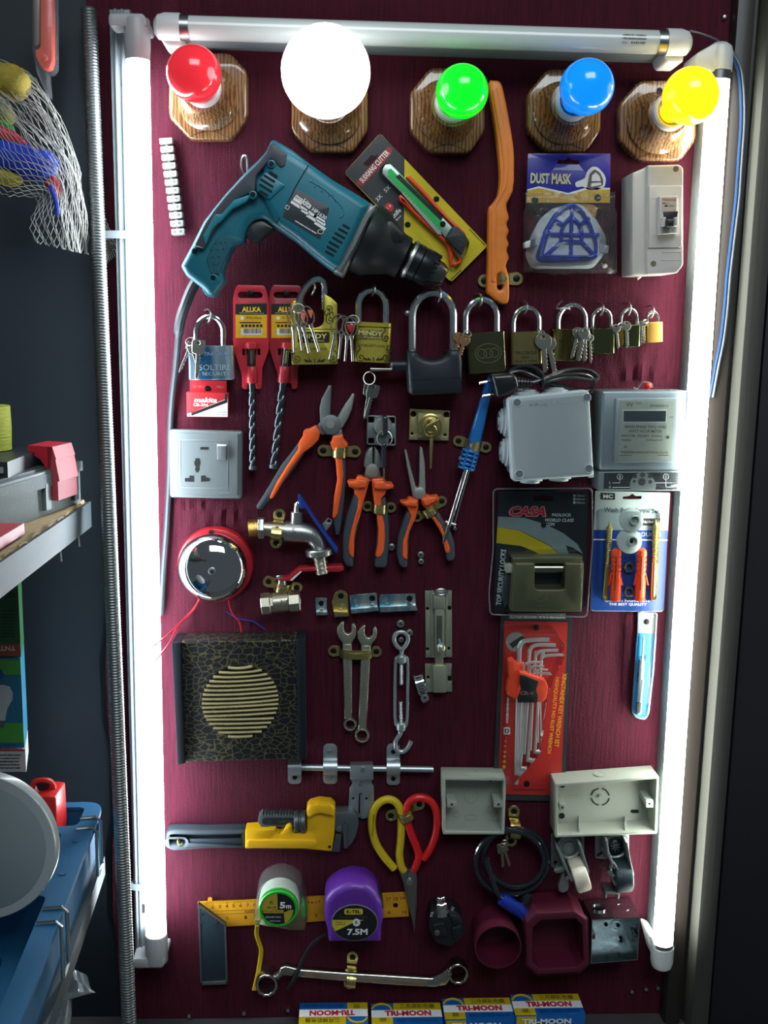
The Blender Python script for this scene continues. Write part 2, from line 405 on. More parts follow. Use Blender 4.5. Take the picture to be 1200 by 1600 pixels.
# right
t = Thing('tube_light', 'lit white tube light standing upright along the right edge of the board', 'tube light', 1060, 800)
A = Vector(Q(1126, 66, 45)); B = Vector(Q(1033, 1514, 45)); dv = B-A; ax = dv.normalized(); L = dv.length
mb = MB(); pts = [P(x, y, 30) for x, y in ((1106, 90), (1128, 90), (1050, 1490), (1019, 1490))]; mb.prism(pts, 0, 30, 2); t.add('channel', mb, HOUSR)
mb = MB(); mb.lathe([(0, 0), (8, 1), (13, 5), (15, 12), (15, 32)], A, ax, 24); c = A+ax*22
mb.prism(rnd([(c.x-32, c.y+6), (c.x-8, c.y+20), (c.x+4, c.y+14), (c.x+4, c.y-13), (c.x-32, c.y-13)], 5), 14, 56, 3); t.add('lamp_holder', mb, WHITE)
mb = MB(); mb.lathe([(15, L-34), (15, L-13), (13, L-5), (8, L-1), (0, L)], A, ax, 24); c = A+ax*(L-20)
mb.prism(rnd([(c.x-22, c.y+34), (c.x-12, c.y+30), (c.x+4, c.y+9), (c.x+4, c.y-11), (c.x-10, c.y-8)], 4), 10, 52, 3); t.add('lamp_holder', mb, WHITE)
for a, b in ((30, 42), (L-40, L-30)): mb = MB(); mb.lathe([(13.6, a), (13.6, b)], A, ax, 24); t.add('metal_band', mb, ALU)
mb = MB(); mb.lathe([(13, 41), (13, L-39)], A, ax, 28); t.add('glowing_tube', mb, LITR)
# top, unlit
t = Thing('tube_light', 'unlit white tube light lying level across the top of the board', 'tube light', 660, 60)
A = Vector(Q(240, 42, 50)); B = Vector(Q(1080, 68, 50)); dv = B-A; ax = dv.normalized(); L = dv.length
mb = MB(); mb.prism([(A.x+20, A.y+8), (B.x-20, B.y+8), (B.x-20, B.y-10), (A.x+20, A.y-10)], 0, 34, 2); t.add('channel', mb, HOUS)
for a, b, s in ((0, 30, 0), (L-30, L, 1)):
    mb = MB(); pr = [(0, 0), (8, 1), (13, 5), (15.2, 13), (15.2, 30)]
    if s: pr = [(r, L-z) for r, z in pr[::-1]]
    mb.lathe(pr, A, ax, 24); c = A+ax*(L-20 if s else 20)
    mb.prism(rnd([(c.x-12, c.y+13), (c.x+12, c.y+13), (c.x+12, c.y-21), (c.x-8 if s else c.x-4, c.y-21), (c.x-12, c.y-15)], 4), 10, 52, 3); t.add('lamp_holder', mb, WHITE)
for a, b in ((28, 40), (L-40, L-28)): mb = MB(); mb.lathe([(13.7, a), (13.7, b)], A, ax, 24); t.add('metal_band', mb, ALU)
mb = MB(); mb.lathe([(13, 39), (13, L-39)], A, ax, 28); t.add('frosted_tube', mb, UNLIT)
G_PR = mat('print_grey', (96, 92, 96), .5, var=0)
t.text('LED', 976, 66.5, 9, 4, 63.3, G_PR, 182); scribble(t, 998, 66.5, 24, 4, 63.3, G_PR, 2); scribble(t, 992, 60, 38, 3, 63.6, G_PR, 2); scribble(t, 992, 54.5, 36, 2.4, 63.3, G_PR, 2)

# ================================================================ LAMPS WITH WOODEN BASES
WD = wood('walnut_look_plastic', (104, 70, 42), (156, 112, 68)); CUP = mat('white_socket_ring', (222, 222, 220), .3, var=.02)
BRN = mat('brown_line', (50, 30, 18), .4)
def lamp(cx, cy, w, hh, bx, by, br, bh, bm, label, holes, grp=None):
    t = Thing('wall_lamp', label, 'lamp', cx, cy)
    k = .3; x0, x1, y0, y1 = cx-w/2, cx+w/2, cy-hh/2, cy+hh/2
    o = [(x0+w*.27, y0), (x1-w*.22, y0), (x1, y0+hh*.22), (x1, y1-hh*.26), (x1-w*.2, y1), (x0+w*.27, y1), (x0, y1-hh*.26), (x0, y0+hh*.3)]
    mb = MB(); mb.px(rnd(o, 9), 0, 16, 4, n=3)
    base = t.add('base_plate', mb, WD)
    c = Vector(Q(cx, cy+2, 16)); bc = Vector(Q(bx, by, bh)); ax = (bc-c); Ld = ax.length; axn = ax.normalized()
    mb = MB(); mb.lathe([(38, -.5), (34, 3), (29, 12), (25.5, 24), (24.5, 30)], c, axn, 32); t.add('socket_cone', mb, WD)
    mb = MB(); mb.lathe([(21, 27), (21, 38), (19, 40), (17, 40), (17, 30)], c, axn, 28); t.add('socket_ring', mb, CUP)
    for hx, hy in holes: mb = MB(); mb.px(slot(hx, hy, 13, 9, 75), 15.5, 16.4); t.add('screw_hole', mb, HOLE)
    mb = MB(); a = [(cx-w*.25+i*w*.5/10, y1-3-10*math.sin(math.pi*i/10), 16.2) for i in range(11)]; mb.ptube(a, .35, 4); t.add('wire_knockout', mb, BRN)
    s = S(bx, by, bh); r = br*s
    # bulb: globe running into a neck
    pr = []
    nk = 13.0
    a0 = math.asin(min(.95, nk/r))
    zc = Ld
    pr += [(12, 34), (12, zc-r*1.05)] if zc-r*1.05 > 36 else [(12, 34)]
    for i in range(17):
        an = a0+(math.pi-a0)*i/16; pr.append((r*math.sin(an), zc-r*math.cos(an)))
    pr[-1] = (0, zc+r)
    mb = MB(); mb.lathe(pr, c, axn, 40); b = t.add('bulb', mb, bm)
    return t
def bulbm(n, c, es, e=None): return mat(n, c, .18, coat=.6, emit=e or c, es=es, var=0)
lamp(325, 150, 124, 136, 303, 115, 43, 100, bulbm('red_bulb', (236, 44, 56), .55), 'wall lamp with a red round bulb on a wooden base', ((362, 147), (284, 152)))
lamp(515, 172, 120, 132, 509, 112, 70, 130, mat('white_bulb', (255, 255, 255), .3, emit=(250, 250, 255), es=BULB_E, var=0), 'wall lamp with a big glowing white globe bulb', ((540, 205),))
lamp(699, 172, 118, 134, 722, 143, 41, 100, bulbm('green_bulb', (20, 200, 44), 1.1, (0, 222, 30)), 'wall lamp with a green round bulb on a wooden base', ((663, 167), (740, 170)))
lamp(882, 172, 116, 130, 917, 136, 42, 104, bulbm('blue_bulb', (16, 124, 214), 1.05, (0, 126, 232)), 'wall lamp with a blue round bulb on a wooden base', ((881, 209), (884, 135)))
lamp(1028, 188, 122, 126, 1079, 150, 43, 104, bulbm('yellow_bulb', (244, 214, 24), 1.5, (255, 208, 14)), 'wall lamp with a yellow round bulb near the right tube light', ((1031, 143), (1031, 223)))
# ================================================================ SHARED BUILDERS
def each(t, name, m, mbs, parent=None):
    return [t.add(name, b, m, parent) for b in mbs]
def frame2(cx, cy, ang):                                   # px frame: along, across
    a = math.radians(ang); d = (math.cos(a), math.sin(a)); n = (-d[1], d[0])
    return lambda s, w: (cx+d[0]*s+n[0]*w, cy+d[1]*s+n[1]*w)
def sweep(mb, path, wdir, w, th):                          # flat strap along 3-D path, width w along wdir (mm)
    V = [Vector(p) for p in path]; wd = Vector(wdir).normalized(); rings = []
    for i, p in enumerate(V):
        t = (V[min(i+1, len(V)-1)]-V[max(i-1, 0)]).normalized(); n = t.cross(wd)
        if n.length < 1e-4: n = Vector((0, 0, 1))
        n.normalize()
        rings.append([tuple(p+wd*w/2), tuple(p+wd*w/2+n*th), tuple(p-wd*w/2+n*th), tuple(p-wd*w/2)])
    mb.loft(rings); return mb
SCREWB = mat('black_screw', (26, 27, 30), .4, .6)
def cross(mb, px, py, h, r, ang=20):                       # cross recess marks as tiny raised bars
    for a in (ang, ang+90): mb.px(rect(px, py, 2*r, r*.4, a), h-.3, h+.15)
def clip(cx, cy, ang, e0, e1, a, b, w, hh, label, m=None, h0=1.5):
    """saddle clip: ears at e0/e1, hump from a to b (px along ang), width w px, rise hh mm"""
    m = m or BRASSY; f = frame2(cx, cy, ang); t = Thing('pipe_clip', label, 'clip', cx, cy, 0, 'metal saddle clips holding goods on the board')
    s = S(cx, cy, 5); mb = MB()
    for e, sg in ((e0, -1), (e1, 1)):
        hole = circ(*f(e, 0), w*.27, 12); edge = a if sg < 0 else b
        o = []
        for i in range(9):
            an = math.radians(90+180*i/8) if sg < 0 else math.radians(-90+180*i/8)
            o.append(f(e+math.cos(an)*w*.52, math.sin(an)*w*.52))
        o += [f(edge, -w*.45), f(edge, w*.45)] if sg < 0 else [f(edge, w*.45), f(edge, -w*.45)]
        mb.px(o, h0, h0+1.3, .3, [hole], n=1)
    pts = [(a+.4, h0+.2)]
    for i in range(9):
        an = math.pi*i/8; x = (a+b)/2-(b-a)/2*math.cos(an); y = h0+.6+hh*(math.sin(an)**.6); pts.append((x, y))
    pts.append((b-.4, h0+.2))
    g = lambda k: [Q(*f(x, 0), 0)[:2]+(y,) for x, y in k]
    u0, u1 = Q(*f(0, 0), 0), Q(*f(0, 1), 0); wd = (u1[0]-u0[0], u1[1]-u0[1], 0)
    sweep(mb, g(pts), wd, w*.86*s, 1.2)
    sweep(mb, [(p[0], p[1], p[2]+1) for p in g(pts)[1:-1]], wd, w*.3*s, 1.1)
    t.add('strap', mb, m)
    for e in (e0, e1):
        mb = MB(); mb.disc(*f(e, 0), w*.25, .3, h0+.9, 12, .4); t.add('screw', mb, SCREWB)
    return t
def wscrew(px, py, r, h, label, m=None, grp='loose screw heads on the board', h0=0):
    t = Thing('screw', label, 'screw', px, py, h, grp)
    mb = MB(); mb.disc(px, py, r, h0, h, 14, min(1.0, (h-h0)*.6)); t.add('head', mb, m or STEEL)
    mb = MB(); cross(mb, px, py, h, r*.55); t.add('cross_recess', mb, HOLE)
def hook(x, y, label, k=1.0, dx=1, h=18, m=None):          # cup hook over a bar whose top is at (x, y)
    mb = MB(); mb.ptube([(x-8*k*dx, y-11*k, -1), (x-2*k*dx, y-13*k, h*.6), (x+3*k*dx, y-7*k, h+7), (x+2*k*dx, y+2*k, h+10*k), (x-1*k*dx, y+9*k, h+6*k), (x-2*k*dx, y+10*k, h-2)], 1.5*k, 8, k=5)
    return solo('cup_hook', label, 'hook', mb, m or STEEL, 'cup hooks screwed into the board')
def block(mb, cx, cy, w, hgt, ang, h0, d, r=4, bulge=1.0, ch=.8):
    """solid body: px width/height about centre, rounded cross-section of depth d mm"""
    s = S(cx, cy, h0+d); u, v = P(cx, cy, h0+d); c, sn = math.cos(math.radians(-ang)), math.sin(math.radians(-ang))
    W_, H_ = w*s, hgt*s; sec = []
    q = rnd([(-W_/2, 0), (W_/2, 0), (W_/2, d), (-W_/2, d)], [r*.6, r*.6, r, r], 4)
    q2 = []
    for i, p in enumerate(q):
        q2.append(p); n_ = q[(i+1) % len(q)]
        if p[1] > d*.99 and n_[1] > d*.99 and abs(p[0]-n_[0]) > W_*.3:
            for j in range(1, 8): q2.append((p[0]+(n_[0]-p[0])*j/8, d))
    sec = [(x, y+(bulge*(1-(2*x/W_)**2) if y > d*.6 else 0)) for x, y in q2]
    rings = []
    for yy, k in ((-H_/2, ch), (-H_/2+ch, 0), (H_/2-ch, 0), (H_/2, ch)):
        rg = []
        for x, y in sec:
            x2 = x*(1-2*k/W_); y2 = d/2+(y-d/2)*(1-2*k/d)
            rg.append((u+x2*c-yy*sn, v+x2*sn+yy*c, h0+y2))
        rings.append(rg)
    mb.loft(rings); return mb
def shackle(mb, L, R, top, r, h, lean=0, n=14):
    mid = ((L[0]+R[0])/2); rx = (R[0]-L[0])/2; ry = min(rx*1.15, (L[1]-top)*.8); ya = top+ry; pts = [(L[0], L[1]+4, h)]
    yb = L[1]
    pts.append((L[0]+lean*(yb-(ya+yb)/2), (ya+yb)/2, h))
    for i in range(n+1):
        a = math.pi*(1-i/n); y = ya-ry*math.sin(a); pts.append((mid+rx*math.cos(a)+lean*(yb-y), y+(R[1]-L[1])*(.5+.5*math.cos(a)), h))
    pts += [(R[0]+lean*(yb-(ya+yb)/2), (ya+R[1])/2, h), (R[0], R[1]+4, h)]
    mb.ptube(pts, r, 10); return mb
KEYM = mat('key_nickel', (184, 182, 172), .3, 1, var=.1); KEYB = mat('key_brass', (190, 150, 110), .35, 1, var=.1)
def key(t, x, y, r, L, ang, h, style='round', m=None, parent=None):
    """bow centred on (x, y), blade length L px pointing along ang (deg, 90 = down)"""
    m = m or KEYM; f = frame2(x, y, ang); mb = MB()
    if style == 'loop':
        mb.ptube([(*f(-r+2*r*(.5-.5*math.cos(a)), .62*r*math.sin(a)), h+.5) for a in [2*math.pi*i/16 for i in range(16)]], .9, 6, True)
        mb.px([f(r, -3), f(r+5, -3), f(r+6, -2), f(r+L, -1.7), f(r+L, 1.7), f(r+6, 2), f(r+5, 3), f(r, 3)], h-.8, h+1.4, .4, n=1)
    else:
        bow = circ(x, y, r, 18) if style == 'round' else rnd([f(-r, -r), f(r, -r), f(r*1.25, -r*.45), f(r*1.25, r*.45), f(r, r), f(-r, r)], r*.3)
        b = r*.3
        mb.px(bow, h, h+1.6, .3, [circ(*f(-r*.5, 0), r*.26, 10)], n=1)
        e = r*.9+L; ed = [f(r*.85, -b)]; n = 6
        for i in range(n): ed += [f(r+L*i/n*.95, -b-1*(i > 0)), f(r+L*(i+.5)/n*.95, -b+.7)]
        ed += [f(e, 0), f(e-1, b), f(r*.85, b)]
        mb.px(ed, h, h+1.5, .3, n=1)
    return t.add('key', mb, m, parent)
def bunch(label, x, y, rr, keys, h, m=None, ringm=None, group='key bunches hanging from padlocks'):
    t = Thing('key_bunch', label, 'keys', x, y, h, group)
    mb = MB(); mb.ptube([(x+rr*math.cos(a), y+rr*.8*math.sin(a), h+3*math.sin(a*1)) for a in [2*math.pi*i/18 for i in range(18)]], .7, 6, True); t.add('ring', mb, ringm or STEEL)
    for k in keys: key(t, *k[:6], *(k[6:] or ()), m=m)
    return t
def barcode(mb, x0, x1, y0, y1, h, n=14, ang=0):
    rs = random.Random(5); x = x0
    while x < x1-.8:
        w = rs.choice((.5, .8, 1.2)); mb.px(rect(x+w/2, (y0+y1)/2, w, y1-y0, ang), h-.1, h); x += w+rs.choice((.5, .7, 1.0))
def flatpx(pts, h, th=.15, holes=()):
    return MB().px(pts, h-th, h, 0, holes)
CLEAR = film('clear_blister', (250, 252, 252), .22, .07)
CRINK = film('crinkled_clear_bag', (246, 248, 250), .42, .1, .05, .9, 80)
# ================================================================ UPPER BOARD
# terminal strip
t = Thing('terminal_strip', 'white twelve-way plastic terminal strip near the left tube light', 'terminal strip', 268, 290)
f0 = (259, 220); f1 = (278, 362)
bod = mat('terminal_nylon', (124, 123, 120), .5, var=.05)
for i in range(12):
    k = i/11; x = f0[0]+(f1[0]-f0[0])*k; y = f0[1]+(f1[1]-f0[1])*k; f = frame2(x, y, 7 if False else -4)
    mb = MB(); mb.px(rnd([f(-10.5, -5), f(10.5, -5), f(10.5, 4), f(7, 5.2), f(-7, 5.2), f(-10.5, 4)], 1.6, 2), 2, 13, 1.2)
    if i < 11: mb.px([f(-2.5, 4), f(2.5, 4), f(3.6, 9), f(-1.4, 9)], 2, 9, .5)
    b = t.add('terminal', mb, bod)
    mb = MB()
    for s in (-5, 4): mb.disc(*f(s, -.4), 2.3, 12.6, 13.3, 10)
    t.add('clamp_screw', mb, mat('dull_screw', (126, 122, 112), .4, .8), b)

# drill
TEAL = mat('teal_plastic', (16, 104, 122), .42, var=.06, bump=.06, bs=700); TEALD = mat('teal_groove', (8, 50, 60), .6)
RUB = mat('dark_rubber_grip', (58, 64, 72), .6, var=.08); BLKM = mat('black_gear_housing', (26, 30, 34), .42, .1)
t = Thing('power_drill', 'teal corded hammer drill with a black chuck, its cord hanging down', 'drill', 430, 330, 0)
hd = [(422, 219), (427, 216), (455, 232), (485, 255), (520, 280), (554, 300), (582, 318), (533, 431), (521, 424), (500, 408), (462, 376), (429, 354), (414, 342), (408, 341), (396, 344), (388, 352), (382, 366), (380, 378), (364, 384), (356, 401), (348, 420), (346, 429), (350, 440), (345, 447), (333, 462), (324, 461), (317, 452), (290, 431), (281, 415), (298, 383), (317, 345), (333, 324), (350, 303), (378, 272), (401, 250), (415, 235)]
mb = MB(); mb.px(rnd(hd, 3, 2), 20, 62, 9, n=4, back=9)
hous = t.add('housing', mb, TEAL)
mb = MB(); mt = [(428, 222), (484, 258), (520, 283), (553, 303), (578, 320), (533, 426), (500, 403), (463, 372), (432, 350), (415, 322), (405, 290), (412, 250)]
mb.px(rnd(mt, 6, 3), 12, 70, 9, n=4, back=8); t.add('motor_body', mb, TEAL)
# rubber over-mould
mb = MB(); mb.px(rnd([(421, 224), (428, 224), (449, 240), (446, 260), (438, 263), (424, 248), (416, 256), (400, 275), (399, 298), (372, 310), (352, 334), (338, 353), (322, 380), (318, 388), (303, 384), (320, 348), (335, 327), (352, 306), (380, 276), (403, 254), (416, 238)], 3, 2), 60, 72, 3, n=2, back=0); t.add('rubber_grip', mb, RUB)
mb = MB(); mb.px(rnd([(397, 300), (384, 315), (362, 326), (348, 342), (332, 356), (321, 382), (317, 368), (330, 345), (336, 334), (346, 334), (365, 312), (392, 303)], 2, 2), 60, 73, 1.5); t.add('trim_flash', mb, mat('teal_light', (40, 132, 148), .4))
mb = MB(); mb.px(rnd([(355, 365), (378, 372), (379, 379), (363, 384), (353, 402), (345, 420), (344, 428), (330, 428), (322, 406), (330, 385), (340, 372)], 4), 58, 64, 2); t.add('grip_pad', mb, mat('teal_pad', (18, 88, 104), .7, bump=.3, bs=900))
dots = [MB().disc(x, y, 1.3, 63, 64.6, 8) for x, y in ((337, 380), (345, 379), (352, 378), (330, 391), (340, 390), (349, 389), (332, 402), (342, 401), (334, 413), (341, 412))]
each(t, 'grip_dot', TEALD, dots)
tr = MB(); tr.px(rnd([(410, 343), (430, 356), (420, 363), (404, 378), (391, 377), (382, 368), (388, 352), (398, 345)], 4), 26, 54, 4, back=4); t.add('trigger', tr, mat('trigger_black', (40, 42, 46), .4))
# vents
pl = MB(); pl.px(rnd([(414, 268), (440, 285), (446, 290), (421, 312), (400, 298), (402, 283)], 4), 66, 72.2, 1.5); t.add('vent_panel', pl, TEAL)
v = [MB().px(slot(x, y, L, 3.4, 32), 71.7, 72.5) for x, y, L in ((427, 272, 16), (421, 279, 21), (417, 286, 24), (415, 294, 24), (412, 302, 16))]
v += [MB().px(slot(x, y, L, 3.0, 62 if False else 30), 69.8, 70.5) for x, y, L in ((541, 354, 13), (536, 361, 17), (531, 368, 19), (527, 375, 19), (522, 382, 19), (518, 389, 18), (515, 396, 16))]
each(t, 'vent_slot', HOLE, v)
mb = MB(); mb.px(rnd([(461, 294), (515, 324), (500, 374), (441, 338)], 3), 69, 70.6, .3); plate = t.add('name_plate', mb, mat('charcoal_label', (46, 54, 60), .5))
t.text('makita', 474, 314, 30, 10, 71, TXT_W, 33, plate, bold=.03, shear=.2); t.text('HP1630', 499, 334, 26, 6.5, 71, TXT_W, 33, plate, bold=.02)
lb = [MB().px(rect(x, y, w, 4.4, 33), 70.7, 70.9) for x, y, w in ((465, 314.5, 15), (474, 326, 13), (462, 319.5, 17), (477, 331.5, 14), (488, 335, 15), (487, 341, 18), (501, 347, 17), (499, 342, 20), (500, 353, 20))]
for b_ in lb: t.add('rating_panel', b_, TXT_W, plate)
scribble(t, 478, 355, 40, 2.2, 71, TXT_W, 31, plate)
mb = MB(); mb.px(circ(501, 362, 5, 16, 3.8), 70.6, 71, 0, [circ(501, 362, 4.2, 16, 3)]); t.add('mark_ring', mb, TXT_W, plate)
mb = MB(); mb.px(rect(449, 324, 6, 6, 30), 70.6, 71, 0, [rect(449, 324, 4.6, 4.6, 30)]); t.add('class_mark', mb, TXT_W, plate)
gr = MB(); gr.ptube([(482, 258, 70), (464, 288, 70.3), (432, 350, 69)], .7, 4); t.add('seam', gr, TEALD)
gr = MB(); gr.ptube([(484, 282, 70.2), (510, 298, 70.2), (533, 322, 70.2), (537, 334, 70.2), (531, 340, 70.2)], .8, 4, k=4); t.add('contour_line', gr, mat('teal_light', (40, 132, 148)))
bd = [MB().disc(x, y, 1.1, 69.5, 70.5, 8) for x, y in ((488, 284), (499, 291), (509, 297), (520, 305), (492, 292), (503, 299), (514, 306), (524, 314))]
each(t, 'grip_dot', TEALD, bd)
for x, y, h in ((424, 256, 72.6), (395, 304, 74), (305, 393, 63), (333, 434, 63)):
    mb = MB(); mb.disc(x, y, 6.5, h-6, h, 16, 1); ho = t.add('screw_boss', mb, TEAL); mb = MB(); mb.disc(x, y, 4.2, h-.4, h+.2, 12); t.add('screw', mb, SCREWB, ho)
# collar, gear housing, chuck
mb = MB(); mb.px(rnd([(579, 315), (595, 329), (578, 345), (560, 388), (537, 432), (520, 424), (545, 378), (566, 336)], 3), 14, 71, 8, n=3, back=7); t.add('collar', mb, mat('speckled_grey_metal', (120, 126, 126), .45, .7, var=.35, vs=500))
A = Vector(Q(566, 368, 42)); Bq = Vector(Q(652, 411, 42)); ax = (Bq-A).normalized()
mb = MB(); mb.lathe([(42, 2), (41, 16), (36, 24), (31, 34), (26, 44), (25, 54), (20, 56)], A+Vector((0, -2, 0)), ax, 32); t.add('gear_housing', mb, BLKM)
mb = MB(); mb.px(rnd([(588, 346), (612, 344), (634, 366), (630, 376), (610, 384), (588, 372)], 3), 46, 72, 4); t.add('side_grip_seat', mb, BLKM)
mb = MB(); C0 = A+ax*58; pr = [(12, 0), (21.5, 1), (22, 4), (20, 6), (22, 8), (22, 16), (20.5, 17), (21.5, 18), (21.5, 30), (19.5, 34)]
mb.lathe(pr, C0, ax, 28)
chuck = t.add('chuck', mb, mat('blackened_steel', (44, 48, 52), .32, .7))
mb = MB()
x_ = ax.cross(Vector((0, 0, 1))).normalized(); y_ = ax.cross(x_)
tm = []
for k in range(22):
    a = 2*math.pi*k/22; p = C0+ax*32+(x_*math.cos(a)+y_*math.sin(a))*19.5
    b = MB(); b.lathe([(1.8, 0), (1.2, 5.5)], p, ax, 6); t.add('chuck_tooth', b, chuck.data.materials[0], chuck)
mb = MB(); mb.lathe([(18, 32), (15, 34), (14, 44), (11, 50), (9, 51), (7, 50)], C0, ax, 20); t.add('jaw_nose', mb, mat('worn_jaw_steel', (120, 122, 120), .3, 1))
mb = MB(); mb.lathe([(23.2, 3), (23.6, 5), (23.2, 7)], C0, ax, 28); t.add('chuck_ring', mb, STEEL)
mb = MB(); mb.px(rnd([(316, 440), (330, 444), (346, 447), (340, 457), (333, 465), (322, 462), (315, 452)], 3), 30, 52, 3); t.add('hang_lug', mb, TEAL)
cord = [(306, 440, 40), (298, 455, 38), (289, 478, 34), (282, 500, 26), (279, 525, 18), (275, 570, 10), (269, 625, 7), (266, 672, 4.3), (265, 730, 4.3), (263, 780, 5), (260, 830, 8), (256, 880, 10), (254, 915, 12), (252, 960, 9)]
mb = MB(); L = cr([Q(*p) for p in cord], 5); mb.tube(L, [6.5 if i < 20 else 4.2 for i in range(len(L))], 10); t.add('cord', mb, mat('grey_rubber_cord', (38, 44, 50), .5))
wscrew(324, 447, 5.5, 56, 'cross-head screw holding the drill by its handle end', BRASSY, h0=0)
mb = MB(); mb.ptube([(383, 272, -1), (378, 262, 8), (378, 250, 16), (381, 243, 22), (386, 248, 20), (387, 268, 10)], 1.6, 8, k=5); solo('cup_hook', 'bent wire hook poking up behind the back of the drill', 'hook', mb, STEEL, 'cup hooks screwed into the board')

# cutter in package
t = Thing('cutter_package', 'utility knife in a black and yellow blister card behind the drill nose', 'packaged knife', 640, 330)
card = [(540, 268), (592, 208), (597, 208), (762, 380), (760, 386), (706, 441), (700, 440)]
f = frame2(650, 325, 46.5)
A_ = [(538, 270), (594, 208), (762, 384), (705, 441)]
mb = MB(); mb.px(rnd(A_, 5), 5, 6.2); c = t.add('card', mb, mat('card_yellow', (206, 186, 16), .4))
mb = flatpx(rnd([(538.5, 270), (594, 208.5), (632, 247), (631, 363)], [4, 4, .1, .1]), 6.4); blk = t.add('black_print', mb, mat('card_black', (52, 54, 58), .35), c)
mb = flatpx([(557, 285), (606, 229), (613, 231), (611, 241), (567, 290), (560, 290)], 6.6); t.add('red_banner', mb, mat('banner_red', (150, 34, 34), .4), blk)
t.text('SUIXIANG CUTTER', 585, 260, 62, 8.5, 6.8, TXT_W, -48, blk, bold=.02)
mb = flatpx(rnd([(567, 256), (577, 246), (580, 242), (586, 244), (591, 240), (588, 248), (575, 260)], 1.5), 6.7); t.add('hang_slot', mb, mat('slot_maroon', (52, 18, 30), .9), blk)
t.text('3X', 592, 309, 11, 6, 6.7, TXT_W, -46, blk); t.text('5X', 605, 295, 11, 6, 6.7, TXT_W, -46, blk); t.text('Knife', 618, 334, 20, 7, 6.7, TXT_W, -46, blk, bold=.02); t.text('18mm', 622, 341, 12, 3.4, 6.7, TXT_W, -46, blk)
mb = flatpx(circ(608, 324, 7, 18), 6.7); rd = t.add('red_badge', mb, TXT_R, blk); t.text('1.0', 608, 323, 7, 4, 6.9, TXT_W, -46, rd)
ORG = mat('fluorescent_orange', (240, 72, 44), .35, var=.03); GRN = mat('green_liner', (40, 176, 84), .4)
mb = MB(); mb.px(rnd([(623, 306), (626, 303), (634, 310), (650, 330), (664, 342), (672, 350), (685, 362), (700, 378), (722, 404), (722, 410), (712, 416), (703, 416), (702, 408), (704, 396), (696, 380), (676, 362), (650, 338), (634, 322), (624, 314)], 2), 8, 16, 2.5, [rnd([(700, 378), (718, 402), (716, 409), (707, 411), (706, 400)], 2)]); t.add('knife_grip', mb, ORG)
mb = MB(); mb.px(rnd([(634, 276), (640, 274), (662, 296), (700, 338), (726, 362), (729, 372), (722, 368), (690, 336), (660, 302)], 1.5), 8, 14, 2); t.add('knife_spine', mb, ORG)
mb = MB(); mb.px([(598, 264), (602, 257), (610, 256), (704, 352), (728, 378), (722, 404), (716, 400), (690, 364), (598, 272)], 8, 17, 1); kb = t.add('knife_channel', mb, mat('dull_zinc', (168, 188, 176), .35, .6))
mb = flatpx([(606, 266), (611, 263), (694, 349), (688, 359), (676, 348), (606, 275)], 17.3); t.add('green_liner', mb, GRN, kb)
mb = flatpx([(618, 276), (624, 272), (692, 340), (689, 345)], 17.5); t.add('blade', mb, mat('blade_steel', (90, 100, 98), .25, 1), kb)
teeth = []
for i in range(14): x, y = 632+i*4.3, 300+i*4.55; teeth += [(x, y), (x+1, y+4)]
mb = flatpx(teeth+[(690, 367), (684, 366), (628, 302)][::1], 17.6); t.add('ratchet_edge', mb, mat('dull_zinc'), kb)
mb = MB(); mb.px(rnd([(706, 354), (714, 353), (728, 366), (730, 380), (722, 398), (716, 394), (696, 372)], 3), 14, 24, 2); t.add('knife_slider', mb, mat('ribbed_black', (40, 42, 46), .5, bump=.6, bs=500))
for x, y in ((682, 311), (637, 351), (692, 350)): mb = flatpx(circ(x, y, 4.6, 14), 6.7 if x != 692 else 18); t.add('punched_dot', mb, HOLE)
scribble(t, 745, 370, 34, 2, 6.7, TXT_K, 46, c); scribble(t, 712, 430, 24, 2, 6.7, TXT_K, -44, c)
mb = MB(); mb.px(rnd([(590, 266), (605, 250), (736, 376), (728, 400), (712, 424), (695, 412)], 8), 6, 26, 5, n=3); t.add('blister', mb, CLEAR)

# orange handle
t = Thing('orange_hand_tool', 'long curved orange plastic tool handle hanging right of the green bulb', 'tool', 785, 300)
OH = mat('orange_nylon', (232, 130, 48), .4, var=.06)
o = [(764, 128), (772, 125), (780, 126), (786, 136), (796, 185), (803, 230), (804, 262), (802, 298), (792, 318), (794, 332), (796, 341), (792, 350), (796, 361), (792, 371), (796, 381), (792, 391), (796, 402), (791, 414), (794, 426), (796, 440), (796, 468), (791, 475), (782, 474), (764, 460), (761, 452), (763, 400), (764, 330), (768, 320), (779, 304), (782, 270), (778, 225), (770, 170)]
mb = MB(); mb.px(rnd(cr(o, 2, True), 1.5, 1), 6, 22, 3.5, [slot(782, 440, 26, 9, 90)], n=3); t.add('handle', mb, OH)
mb = MB(); mb.px(rnd([(769, 140), (776, 136), (786, 185), (794, 232), (795, 262), (792, 292), (784, 306), (776, 322), (774, 440), (768, 440), (768, 326), (784, 298), (788, 265), (783, 222)], 2), 20, 23.6, 1); t.add('raised_rib', mb, OH)
clip(782, 437, -4, -25, 25, -12, 13, 20, 20, 'shiny metal clip pinning the bottom of the orange handle')

